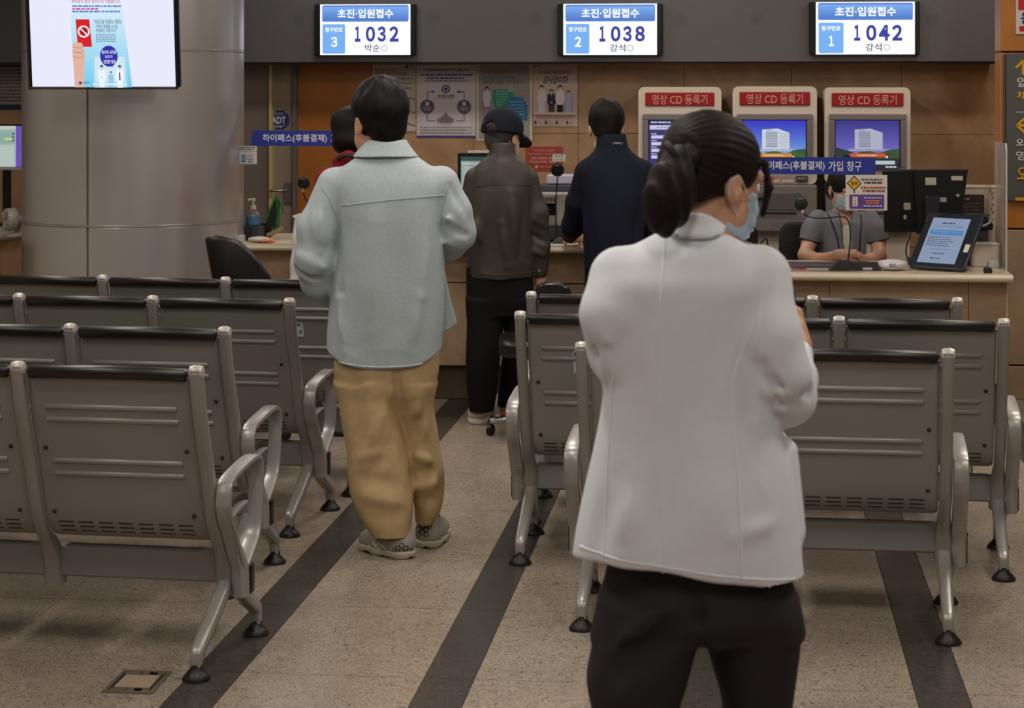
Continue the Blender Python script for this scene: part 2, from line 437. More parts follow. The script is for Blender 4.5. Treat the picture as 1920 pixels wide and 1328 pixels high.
# counters
def rounded_top(x0, x1, y0, y1, z0, z1, r=None):
    h = z1 - z0; r = r or h / 2 * .98; poly = [(y1, z0), (y1, z1)]
    for i in range(7):
        a = R(90 + 180 * i / 6); poly.append((y0 + r + r * math.cos(a), z0 + h / 2 + r * math.sin(a)))
    return MB().prism(poly, (x0, 0, 0), (0, 1, 0), (0, 0, 1), (x1 - x0, 0, 0))
LX0, LX1 = cc.x + CR + .006, X(1262, 10.75)
cnt = thing('reception_counter', 'long stone fronted counter with cream top behind the man in light blue shirt', 'counter')
rounded_top(LX0, LX1, 10.75, 11.62, .770, .80).build('worktop', M_TOP, cnt)
MB().box(((LX0 + LX1) / 2, 11.16, .385), (LX1 - LX0 - .06, .5, .76)).build('body', mat('counter_core', rgb(80, 66, 52), .9), cnt)
xx = LX0 + .03
while xx < LX1 - .05:
    e = min(xx + .66, LX1 - .03)
    slab(xx, e, .608, .768, 10.86, M_SLAB2, cnt, .05); slab(xx, e, .18, .605, 10.86, M_SLAB2, cnt, .05)
    MB().box(((xx + e) / 2, 10.95, .09), (e - xx - .004, .06, .178)).build('plinth', M_SLAB, cnt)
    xx = e
RX0, RX1 = X(1285, 10.3), X(1900, 10.3)
DZ = .72
cn2 = thing('reception_desk', 'lower stone fronted desk with rounded cream edge below the blue tablet', 'counter')
rounded_top(RX0, RX1, 10.30, 11.08, DZ - .037, DZ).build('worktop', M_TOP, cn2)
MB().box(((RX0 + RX1) / 2, 10.70, .34), (RX1 - RX0 - .10, .5, .68)).build('body', MATS['counter_core'], cn2)
xe = X(1886, 10.42); xx = RX0 + .03
while xx < xe - .05:
    e = min(xx + .66, xe)
    slab(xx, e, .19, DZ - .04, 10.40, M_SLAB2, cn2, .05)
    MB().box(((xx + e) / 2 - .004, 10.49, .095), (e - xx - .004, .06, .188)).build('plinth', M_SLAB, cn2)
    xx = e
MB().box((xe + .003, 10.68, .44), (.008, .56, .50)).build('end_panel', mat('cream_edge', None), cn2)
# counter piece curving away left of the column
A, B = C(-60, 460, 11.0), C(50, 432, 12.1)
ang = math.atan2(B.y - A.y, B.x - A.x); L = (B - A).length
cn3 = thing('side_counter', 'brown side counter with pale rounded edge at the far left behind the column', 'counter', (A.x, A.y, 0), ang)
rounded_top(0, L + .5, 0, .6, .765, .80).build('worktop', mat('pale_grey_edge', rgb(170, 158, 146), .35), cn3)
MB().box((L / 2 + .25, .32, .38), (L + .46, .5, .76)).build('front_panel', M_SLAB, cn3)
# ------------------------------------------------------------------ waiting benches
M_SHELL = mat('grey_painted_steel', rgb(143, 141, 137), .42, metal=.3, noise=.05, nscale=5, spec=.4)
M_CAST = mat('grey_cast_metal', rgb(160, 158, 154), .33, metal=.4, spec=.5)
M_POST = mat('grey_post_paint', rgb(146, 143, 138), .4, metal=.3, spec=.45)
M_CAP = mat('pale_cap', rgb(190, 184, 174), .35, metal=.2)
M_ROLL = mat('black_vinyl', rgb(22, 19, 20), .36, spec=.5)
M_PAD = mat('dark_brown_vinyl', rgb(46, 34, 32), .4)
M_FOOT = mat('black_rubber', rgb(20, 19, 19), .45)
M_BEAM = mat('grey_beam', rgb(134, 134, 132), .45, metal=.3)
M_BOLT = mat('dark_bolt', rgb(58, 48, 42), .4, metal=.6)
M_SLOT = mat('slot_dark', rgb(30, 27, 25), .8)
# rear side of the seat shell in the (y, z) plane: from below the roll down the back, round the curve and out along the seat
BACK = spline([(0, y, z) for y, z in [(.012, .818), (.030, .735), (.058, .65), (.088, .565), (.116, .48), (.138, .415), (.162, .37), (.20, .340), (.25, .330), (.33, .338), (.42, .356), (.52, .37), (.60, .368), (.64, .35)]], 4)
def back_at(f):
    """point and rear normal on the back at fraction f (0 top .. 1 lower curve)"""
    z = .818 + (.335 - .818) * f
    for a, b in zip(BACK, BACK[1:]):
        if a.z >= z >= b.z and a.y < .21:
            t = (a.z - z) / max(a.z - b.z, 1e-6); p = a.lerp(b, t); d = (b - a).normalized()
            return p, Vector((0, d.z, -d.y)), d
    return BACK[0], Vector((0, -1, 0)), Vector((0, 0, -1))
def seat_shell(w):
    mb = MB(); th = .006; n = len(BACK); vs = []; fs = []
    nr = []
    for i in range(n):
        a = BACK[max(i - 1, 0)]; b = BACK[min(i + 1, n - 1)]; d = (b - a).normalized(); nr.append(Vector((0, -d.z, d.y)))
    xs = [-w / 2, -w / 2 + .012, w / 2 - .012, w / 2]
    for i in range(n):
        for k, x in enumerate(xs):
            curl = .004 if k in (0, 3) else 0
            vs.append(Vector((x, 0, 0)) + BACK[i] + nr[i] * curl); 
    for i in range(n):
        for k, x in enumerate(xs): vs.append(Vector((x, 0, 0)) + BACK[i] + nr[i] * (th + (.004 if k in (0, 3) else 0)))
    N = n * 4
    for i in range(n - 1):
        for k in range(3):
            q = i * 4 + k; fs.append((q, q + 4, q + 5, q + 1)); fs.append((N + q, N + q + 1, N + q + 5, N + q + 4))
        fs.append((i * 4, N + i * 4, N + i * 4 + 4, i * 4 + 4)); fs.append((i * 4 + 3, i * 4 + 7, N + i * 4 + 7, N + i * 4 + 3))
    fs.append((0, 1, N + 1, N)); fs.append((1, 2, N + 2, N + 1)); fs.append((2, 3, N + 3, N + 2))
    q = (n - 1) * 4
    for k in range(3): fs.append((q + k + 1, q + k, N + q + k, N + q + k + 1))
    return mb.add(vs, fs, None, True)
def post_mesh(w=.042):
    """side frame: follows the back edge, ends under the beam"""
    mb = MB()
    pts = [(-.004, .845), (.004, .80), (.026, .72), (.056, .64), (.088, .56), (.118, .47), (.146, .40), (.178, .352), (.215, .315), (.245, .275), (.262, .23), (.268, .182)]
    P = spline([(0, y, z) for y, z in pts], 3)
    mb.tube(P, [.0188 + .010 * max(0, min(1, (p.z - .255) / -.08 + 1)) * (1 if p.z < .335 else 0) for p in P], None, 10, flatten=(1.0, .98), up=(1, 0, 0))
    return mb
def ring_mesh():
    """closed arm loop: a flat strip in the side plane, top bar rising a little to the front, with a stem to the beam"""
    loop = [(.150, .50), (.160, .545), (.195, .565), (.30, .580), (.40, .588), (.445, .578), (.462, .545), (.455, .48), (.440, .40), (.415, .355), (.36, .318), (.315, .292)]
    mb = MB()
    DY, DZ_ = -.045, -.042
    P = spline([(0, y + DY, z + DZ_) for y, z in loop] , 4)
    Q = spline([(0, y + DY, z + DZ_) for y, z in [(.315, .292), (.285, .30), (.255, .34), (.215, .40), (.172, .45), (.150, .50)]], 4)
    mb.tube(P + Q[1:-1], .0085, None, 10, closed=True, flatten=(2.7, 1.0), up=(1, 0, 0))
    S = spline([(0, y, z) for y, z in [(.215, .31), (.245, .27), (.262, .23), (.270, .172)]], 4)
    mb.tube(S, [.020, .021, .022, .023, .024, .025, .026, .027, .028, .028, .028, .028, .028], None, 10, flatten=(.85, 1.1), up=(1, 0, 0))
    return mb
def leg_mesh(front, side):
    mb = MB()
    if front: pts = [(0, .285, .215), (0, .30, .195), (0, .315, .18), (0.0, .40, .125), (0, .470, .088), (0, .485, .072), (0, .490, .035)]
    else: pts = [(0, .268, .245), (0, .262, .22), (0, .25, .20), (0, .13, .135), (0, .02, .080), (0, .003, .066), (0, 0, .035)]
    P = spline(pts, 3); n = len(P)
    mb.tube(P, [.026 - .009 * i / (n - 1) for i in range(n)], None, 10, flatten=(.95, .9), up=(1, 0, 0))
    return mb
foot_prof = [(.038, 0), (.039, .006), (.030, .018), (.018, .030), (.017, .042), (.012, .044)]
PROTO = {}
def share(key, make, m, parent, name, loc=(0, 0, 0)):
    if key not in PROTO:
        o = make().build(name, m, parent); PROTO[key] = o
    else:
        o = PROTO[key].copy(); COL.objects.link(o); o.parent = parent; o.name = name
    o.location = loc; return o
def bench(n, pitch, loc, rotz, label, group=None):
    """local x = 0 at the right-hand end post, seats run to -x; sitters face +y"""
    t = thing('waiting_bench', label, 'bench', loc, rotz, group)
    w = pitch - .043
    for i in range(n):
        cx = -pitch * (i + .5)
        sh = share(('shell', pitch), lambda: seat_shell(w), M_SHELL, t, 'seat_shell', (cx, 0, 0))
        for k, f in enumerate((.185, .262, .515, .592)):
            def rib():
                p, nn, d = back_at(f); hw = w * .40 - (0 if k < 2 else .002)
                return MB().tube([p - nn * .003 + Vector((-hw - .006, 0, 0)), p - nn * .003 + Vector((-hw, 0, 0)), p - nn * .003 + Vector((hw, 0, 0)), p - nn * .003 + Vector((hw + .006, 0, 0))], [.003, .0095, .0095, .003], None, 10)
            share(('rib', pitch, k), rib, M_SHELL, sh, 'rib')
        for k, (f, sx) in enumerate(((.435, -1), (.435, 1), (.83, -1), (.83, 1))):
            def bolt():
                p, nn, d = back_at(f); q = nn.to_track_quat('Z', 'Y').to_matrix()
                return MB().lathe([(.0065, 0), (.0065, .002), (.004, .005), (.001, .0055)], None, p + nn * .001 + Vector((sx * (w / 2 - .030), 0, 0)), 10, q)
            share(('bolt', pitch, k), bolt, M_BOLT, sh, 'bolt')
        def slots():
            mb = MB()
            for f in (.895, .925, .955):
                p, nn, d = back_at(f); q = Matrix((Vector((1, 0, 0)), d, nn)).transposed()
                for s in range(7): mb.box(p + nn * .0004 + Vector(((s - 3) * w * .125, 0, 0)), (w * .09, .004, .0014), None, rot=q)
            return mb
        share(('slots', pitch), slots, M_SLOT, sh, 'vent_slots')['kind'] = 'stuff'
        def pad():
            mb = MB(); vs = []; fs = []; B2 = [p for p in BACK if p.z < .80 or p.y > .2]
            for i, p in enumerate(B2):
                a = B2[max(i - 1, 0)]; b = B2[min(i + 1, len(B2) - 1)]; d = (b - a).normalized(); nn = Vector((0, -d.z, d.y))
                for x in (-w / 2 + .03, w / 2 - .03): vs += [Vector((x, 0, 0)) + p + nn * .012, Vector((x, 0, 0)) + p + nn * .028]
            for i in range(len(B2) - 1):
                q = i * 4; fs += [(q, q + 2, q + 6, q + 4), (q + 1, q + 5, q + 7, q + 3), (q, q + 4, q + 5, q + 1), (q + 2, q + 3, q + 7, q + 6)]
            fs += [(0, 1, 3, 2), (len(vs) - 4, len(vs) - 2, len(vs) - 1, len(vs) - 3)]
            return mb.add(vs, fs, None, True)
        share(('pad', pitch), pad, M_PAD, t, 'seat_pad', (cx, 0, 0))
        def roll():
            hw = w / 2 - .006
            return MB().tube([(-hw, .006, .826), (-hw + .006, .006, .828), (0, .004, .831), (hw - .006, .006, .828), (hw, .006, .826)], [.012, .0185, .0195, .0185, .012], None, 14)
        share(('roll', pitch), roll, M_ROLL, t, 'backrest_roll', (cx, 0, 0))
    for i in range(n + 1):
        x = -pitch * i
        po = share('post', post_mesh, M_POST, t, 'post', (x, .004, 0))
        share('cap', lambda: MB().lathe([(.006, -.020), (.016, -.018), (.0195, -.008), (.0195, .008), (.016, .018), (.006, .020)], None, (0, -.002, .838), 14, Matrix.Rotation(R(90), 3, 'Y')), M_CAP, po, 'post_cap')
    MB().box((-pitch * n / 2, .268, .252), (pitch * n - .03, .036, .092), None, bev=.006).build('beam', M_BEAM, t)
    for x, s in ((0, 1), (-pitch * n, -1)):
        ar = share('arm', ring_mesh, M_CAST, t, 'armrest', (x + s * .044, 0, 0))
        share(('cover', s), lambda: MB().box((s * .024, .288, .215), (.008, .034, .085), None, bev=.003), M_BLACK, ar, 'end_cover')
        for fr in (0, 1):
            lg = share(('leg', fr), lambda: leg_mesh(fr, s), M_CAST, t, 'leg', (x + s * (.0 + .02 * fr), 0, 0))
            share(('foot', fr), lambda: MB().lathe(foot_prof, None, (0, .490 if fr else 0, 0), 18), M_FOOT, lg, 'rubber_foot')
    return t
def bench_at(px, py, n, pitch, drot, label, group=None):
    p = F(px, py); return bench(n, pitch, (p.x, p.y, 0), R(drot), label, group)
bl = []
for px, py, lab in ((368, 1275, 'grey steel bench nearest the camera on the left, arm loop beside the floor outlet cover'),
                    (421, 1120, 'second grey bench from the front in the left block'),
                    (543, 1006, 'third grey bench from the front in the left block, beside the beige trousers'),
                    (658, 930, 'rearmost grey bench in the left block, in front of the round column')):
    bl.append(bench_at(px, py, 3, .515, -3.9, lab, 'benches left of the aisle'))
br = [bench_at(1778, 1207, 2, .535, -2.2, 'grey two seat bench nearest the camera on the right, behind the white jacket', 'benches right of the aisle'),
      bench_at(1882, 1088, 3, .533, -2.2, 'middle grey bench of the right block with a torn sticker on its back', 'benches right of the aisle'),
      bench_at(1795, 1004, 3, .516, -2.2, 'rearmost grey bench in the right block, below the tablet desk', 'benches right of the aisle')]
# ------------------------------------------------------------------ signs, screens, posters
def frame_thing(name, label, cat, px, py, y=None, yc=None, tilt=0.0, yaw=0.0, group=None):
    """Empty at the pixel on a plane; local x right, y away, z up"""
    p = W(px, py, y) if y is not None else C(px, py, yc)
    t = thing(name, label, cat, p, 0, group); t.rotation_euler = (R(tilt), 0, yaw)
    bpy.context.view_layer.update(); return t
def gfx_on(t, px0, py0, mpp, local=(0, 0, 0), my=None, emit=0.0, step=.0005):
    M = t.matrix_world; q = M.to_3x3()
    return Gfx(M @ Vector(local), q @ Vector((1, 0, 0)), q @ Vector((0, 0, 1)), px0, py0, mpp, my, emit, step)
def ydepth(px, y): t = (px - 960) / FPX; return y / (t * sa + ca)

# television on the column
TVD = 10.35
tv = frame_thing('wall_television', 'large television showing a blue hospital poster, mounted on the steel column', 'television', 197, 165, yc=TVD, tilt=10, yaw=YAW)
k = TVD / FPX; tw = 282 * k; th = .50
MB().box((0, .025, th / 2), (tw, .045, th), M_BLACK, None, bev=.006).build('casing', M_BLACK, tv)
MB().box((0, .10, th * .35), (.22, .12, .2)).build('wall_mount', M_BLACK, tv)
g = gfx_on(tv, 197, 165, k, (0, .002, 0), emit=1.0)
lav = (232, 234, 252)
def blend(a, b, t): return tuple(int(a[i] + (b[i] - a[i]) * t) for i in range(3))
g.rect(61, -18, 332, 162.5, lav)
for i in range(30):
    y0 = -18 + 6 * i; g.rect(136 + i * .18, y0, 232 + i * .58, y0 + 6.1 if i < 29 else 162.5, blend((226, 240, 252), (120, 205, 236), (i / 29) ** 1.2))
pk = (205, 50, 140); tx = (70, 70, 110)
g.text('폭력행위 등은 범죄이며 처벌됩니다.', 141, -6, 232, 4, pk, .01)
g.greek(142, 8, 233, 11, (90, 120, 190), 1).greek(142, 13, 190, 16, pk, 2).greek(142, 18, 231, 21, (90, 120, 190), 3)
g.poly([(147.5, 34), (173, 34), (176.5, 86), (150, 86)], (214, 26, 36)).ring(162, 57, 10, 3, (250, 240, 240)).disc(162, 57, 5, (90, 20, 24)).line([(155, 50), (169, 64)], 2.6, (250, 240, 240))
g.text('"의료인을 위협하는 행위는', 182, 34, 234, 43, tx, .01).text('가족의 생명을 스스로', 184, 43.5, 226, 51.5, tx, .01).text('위협하는 것입니다."', 185, 51.5, 224, 58.5, tx, .01)
for i in range(4): g.greek(185, 62 + i * 4, 222, 64 + i * 4, (120, 140, 170), i + 5)
# hand holding the red card
sk = (226, 178, 160)
g.poly([(141, 79), (149, 77), (158, 78), (161, 86), (164, 100), (161, 118), (159, 162), (143, 162), (141, 120), (140, 100)], sk)
for yy in (86, 95, 104): g.line([(141, yy), (156, yy + 2), (161, yy - 2)], 1.2, (190, 130, 112))
g.rect(178, 101, 240, 162.5, (168, 216, 240)).rect(181, 104, 237, 152, (205, 232, 246))
g.disc(208, 103, 16.5, (44, 44, 170), 20).poly([(212, 120), (216, 119), (213, 126)], (44, 44, 170))
g.text('환자와 교직원', 195, 92, 222, 99, (245, 245, 255), .01).text('모두가', 201, 101, 215, 107, (245, 245, 255), .01).text('안전한 병원', 198, 110, 220, 117, (245, 245, 255), .01)
def figure(g, x, top, h, coat, hair=(24, 22, 24), skin=(226, 190, 172), female=False, lower=None):
    """small printed person seen from the front"""
    u = h / 10.0
    g.disc(x, top + u * .95, u * .72, hair, u * .85); g.disc(x, top + u * 1.15, u * .55, skin, u * .7)
    g.poly([(x - u * .6, top + u * .85), (x + u * .6, top + u * .85), (x + u * .5, top + u * .35), (x - u * .5, top + u * .35)], hair)
    g.poly([(x - u * .5, top + u * 1.8), (x + u * .5, top + u * 1.8), (x + u * 1.5, top + u * 2.4), (x + u * 1.75, top + u * 5.6), (x + u * 1.2, top + u * 6.5), (x + u * 1.15, top + h), (x - u * 1.15, top + h), (x - u * 1.2, top + u * 6.5), (x - u * 1.75, top + u * 5.6), (x - u * 1.5, top + u * 2.4)], coat)
    g.poly([(x - u * .3, top + u * 1.8), (x + u * .3, top + u * 1.8), (x, top + u * 3.0)], skin)
    if lower: g.rect(x - u * 1.1, top + u * 7.2, x + u * 1.1, top + h, lower)
    g.disc(x, top + u * 5.6, u * .5, skin, u * .3)
figure(g, 194, 119, 43, (238, 242, 250)); figure(g, 211, 131, 31, (150, 200, 226)); figure(g, 228, 119, 43, (240, 244, 250))
g.rect(226.5, 133, 229, 148, (60, 60, 90)).rect(178, 154, 240, 157, (225, 240, 250))
g.disc(154, 153, 3, (60, 70, 150)).text('세브란스', 159, 149.5, 172, 155.5, (80, 80, 110), .01)
g.rect(57, 162.5, 336, 165, (12, 12, 13)).rect(57, -20, 61, 165, (12, 12, 13)).rect(332, -20, 336, 165, (12, 12, 13))
g.done(tv, 'screen_picture')

# call number monitors on the fascia
def queue_monitor(bx0, bx1, by0, by1, sx0, sx1, sy0, sy1, num, desk, name, label):
    cx = (bx0 + bx1) / 2; d = ydepth(cx, FY - .05); k = d / FPX
    t = frame_thing('call_number_monitor', label, 'monitor', cx, by1, y=FY - .05, group='call number monitors on the fascia')
    w = (bx1 - bx0) * k; h = (by1 - by0) * k
    MB().box((0, .025, h / 2), (w, .05, h), None, bev=.004).build('casing', M_BLACK, t)
    g = gfx_on(t, cx, by1, k, emit=1.12)
    X_ = lambda f: sx0 + (sx1 - sx0) * f
    Y_ = lambda f: sy0 + (sy1 - sy0) * f
    g.rect(sx0, sy0, sx1, sy1, (246, 249, 255))
    g.rr(X_(.023), Y_(.02), X_(.98), Y_(.345), 3, (78, 122, 196))
    for i in range(6): g.rect(X_(.03), Y_(.05 + .045 * i), X_(.973), Y_(.0955 + .045 * i), blend((112, 160, 226), (76, 118, 190), i / 5))
    g.text('초진·입원접수', X_(.195), Y_(.095), X_(.81), Y_(.275), (250, 252, 255), .022)
    g.rr(X_(.028), Y_(.393), X_(.28), Y_(.975), 3, (112, 166, 230))
    g.text('창구번호', X_(.058), Y_(.455), X_(.25), Y_(.55), (245, 250, 255), .022)
    wide = lambda c: chr(ord(c) + 0xFEE0)
    g.text(wide(desk), X_(.122) + (2 if desk == '1' else 0), Y_(.645), X_(.192) - (2 if desk == '1' else 0), Y_(.842), (250, 252, 255), .03)
    for c, (a, b) in zip(num, ((0, .13), (.25, .465), (.515, .74 if num[2] == '4' else .71), (.785, 1))):
        g.text(wide(c), X_(.387 + .485 * a), Y_(.437), X_(.387 + .485 * b), Y_(.742), (48, 58, 150), .045)
    g.text(name[:2], X_(.50), Y_(.79), X_(.665), Y_(.94), (30, 30, 36), .008); g.ring(X_(.715), Y_(.868), 5.3, .9, (40, 40, 46))
    g.done(t, 'screen_picture')
queue_monitor(588, 780, 8, 103, 599, 770.5, 8, 103, '1032', '3', '박순○', 'call monitor showing 1032 for counter 3, left of the three')
queue_monitor(1045, 1242, 7, 103, 1056, 1231.7, 7, 103, '1038', '2', '강석○', 'call monitor showing 1038 for counter 2, middle of the three')
queue_monitor(1518, 1723, 3.5, 102, 1530.6, 1714, 3.5, 102, '1042', '1', '강석○', 'call monitor showing 1042 for counter 1, right of the three')

# posters on the stone wall
def poster(px0, px1, py0, py1, col, label, name='poster', y=WY - .004, frame=None, cat='poster', th=.004):
    cx = (px0 + px1) / 2; k = ydepth(cx, y) / FPX
    t = frame_thing(name, label, cat, cx, py1, y=y)
    MB().box((0, th / 2, (py1 - py0) * k / 2), ((px1 - px0) * k, th, (py1 - py0) * k)).build('sheet', flat(*col), t)
    return t, gfx_on(t, cx, py1, k, step=.0004)
ink = (70, 66, 74); red = (176, 60, 52); blue = (52, 70, 150); grey = (130, 124, 126)
t, g = poster(697, 779, 120, 246, (186, 172, 158), 'cream poster with red heading and a line drawing, leftmost on the stone wall')
g.disc(763, 125, 2.8, (60, 60, 70)).greek(768, 123, 776, 126, grey)
g.text('환자 정보 조회는', 703, 128, 746, 135, red, .005).text('진료와 설명 목적으로만!', 703, 135.5, 764, 142, ink, .008)
for i in range(3): g.greek(748, 146 + i * 9, 774, 149 + i * 9, grey, i).greek(703, 146 + i * 9, 740, 149 + i * 9, grey, i + 7)
g.line([(757, 228), (779, 236)], 1.2, (60, 50, 44)).line([(779, 186), (765, 183), (757, 205), (779, 212)], 1, (60, 50, 44)).line([(757, 205), (720, 230), (757, 228)], 1, (60, 50, 44)).line([(769, 184), (760, 206)], 1, (60, 50, 44))
g.done(t)
t, g = poster(781, 892, 118, 258, (198, 186, 192), 'white referral poster with blue bands and an arrow diagram, second on the stone wall')
g.rect(781, 118, 892, 122, (56, 62, 140)).rect(781, 254.5, 892, 258, (56, 62, 140))
g.text('요양급여의뢰서(진료의뢰서) 제출 안내', 795, 128.5, 879, 134.5, (44, 44, 80), .012)
g.greek(788, 139, 887, 142, (72, 78, 150), 1).greek(800, 145, 872, 148, (72, 78, 150), 2).greek(796, 151, 878, 153, grey, 3)
g.disc(836, 167, 8, (52, 54, 118)).disc(836, 167, 5.6, (198, 190, 200)).poly([(832, 164), (840, 164), (839, 169), (836, 172), (833, 169)], (52, 54, 118))
g.text('세브란스병원', 820, 177, 852, 183, ink, .01).greek(821, 184.5, 851, 185.5, grey, 4)
for s in (-1, 1):
    X_ = lambda v: 836 + s * v
    g.line([(X_(35), 186), (X_(35), 172), (X_(22), 172)], 1.0, (60, 66, 140)).poly([(X_(21), 172), (X_(26), 169), (X_(26), 175)], (60, 66, 140))
    g.line([(X_(35), 212), (X_(35), 226), (X_(20), 226)], 1.0, (60, 66, 140))
    g.disc(X_(35), 200, 13, (84, 78, 98)).rect(X_(35) - 3.2, 191, X_(35) + 3.2, 198, (196, 188, 194)).greek(X_(35) - 9, 201, X_(35) + 9, 203, (170, 160, 172), 5).greek(X_(35) - 7, 205, X_(35) + 7, 207, (170, 160, 172), 6)
for i, (x, h) in enumerate(((822, 5), (826, 7), (830, 9), (834, 13), (838, 13), (842, 9), (846, 7), (850, 5))): g.rect(x - 1.6, 227 - h, x + 1.6, 227, (124, 100, 120))
g.disc(836, 212, 1.6, (124, 60, 70)).text('1·2차 병의원', 826, 228, 847, 233, ink, .008)
for i in range(3): g.greek(787, 238 + i * 5, 884 - 8 * (i % 2), 240 + i * 5, grey, 9 + i)
g.done(t)
t, g = poster(893, 998, 119, 264, (205, 196, 184), 'grey poster headed 2014 with teal and blue shapes, third on the stone wall')
g.rr(897, 122.5, 994, 261, 3, (152, 146, 138)).greek(972, 128, 990, 130, grey)
g.text('2014년 7월 1일부터', 904, 131, 953, 139.5, (178, 56, 44), .01).text('건강보험 무자격자에 대해', 904, 141.5, 965, 149, (70, 104, 130), .006).text('보험급여 적용이 되지 않습니다', 904, 150, 985, 157.5, (92, 88, 88), .006)
g.poly([(924, 168), (950, 168), (962, 174), (966, 182), (950, 200), (936, 208), (926, 200), (924, 190)], (48, 136, 118))
g.poly([(989, 226), (960, 222), (950, 210), (948, 198), (953, 188), (964, 182), (976, 182), (986, 190), (989, 200)], (44, 112, 162))
for i in range(6): g.greek(930, 171 + i * 5, 958 - 3 * i, 173 + i * 5, (128, 186, 160), i)
for i in range(5): g.greek(953, 190 + i * 6, 984, 192 + i * 6, (126, 170, 200), i + 4)
g.disc(983, 169, 1.8, (90, 150, 120)).ring(982, 181, 2.6, 1, (180, 150, 130)).disc(971, 173, 1.4, (120, 150, 140))
figure(g, 913, 161, 46, (196, 192, 206), female=True); g.poly([(907, 200), (919, 200), (918, 226), (908, 226)], (150, 116, 150)); g.disc(913, 167, 3.0, (40, 26, 26), 4); g.disc(913, 168, 2, (214, 176, 160), 2.8)
g.done(t)
t, g = poster(1000, 1083, 119, 237, (196, 172, 164), 'pink thank you poster with four hospital workers, rightmost on the stone wall')
g.disc(1003.5, 124, 2, (120, 100, 100)).greek(1007, 123, 1015, 125, grey)
g.text('당신의 따뜻한 말 한마디', 1010, 133, 1071, 139.5, (92, 66, 66), .006).text('감사합니다', 1017, 142, 1063, 157, (44, 32, 34), .01, slant=4)
g.line([(1050, 147), (1065, 145)], 1.2, (44, 32, 34))
figure(g, 1015.5, 159, 52, (214, 206, 208)); figure(g, 1034, 167, 45, (40, 38, 58), lower=(74, 60, 56)); figure(g, 1050.5, 159, 52, (222, 216, 218), lower=(26, 24, 28)); figure(g, 1066, 169, 43, (168, 172, 200))
g.rect(1001, 210.5, 1081, 215, (196, 172, 164))
for i in range(2): g.greek(1004, 216 + i * 4, 1079, 217.6 + i * 4, (150, 112, 110), i)
for i in range(4): g.disc(1004 + 20 * i, 229, 2.6, (50, 40, 44)).rect(1003 + 20 * i, 229, 1006 + 20 * i, 233, (50, 40, 44)).greek(1009 + 20 * i, 227, 1018 + 20 * i, 228.5, (160, 110, 110), i).greek(1009 + 20 * i, 230, 1018 + 20 * i, 231.5, (160, 110, 110), i + 9)
g.done(t)
t, g = poster(986, 1055.5, 275, 321, (160, 62, 52), 'red notice in white serif letters between the two counter customers')
g.text('Cosmetic Surgery', 1000, 279, 1041, 285.5, (206, 150, 138), .004).text('Tax Refund Clinic(Hospital)', 989, 286, 1052, 291.5, (206, 150, 138), .004)
g.text('外國人醫療費 還付', 995, 294, 1040, 299.5, (214, 168, 150), .008).text('附加價値稅 還給', 993, 301, 1042, 306, (214, 168, 150), .008)
g.disc(1006, 313, 3, (210, 160, 150)).greek(1012, 312, 1044, 314, (198, 140, 128))
g.done(t)
t, g = poster(-40, 44, 117, 206, (150, 138, 140), 'printed notice between dark bands at the far left edge, behind the column')
g.rect(-40, 117, 44, 126, (40, 44, 76)).rect(-40, 196, 44, 206, (40, 44, 76))
for i in range(10): g.greek(-34, 130 + i * 6.4, 41, 132.5 + i * 6.4, (96, 86, 92), i)
g.done(t)

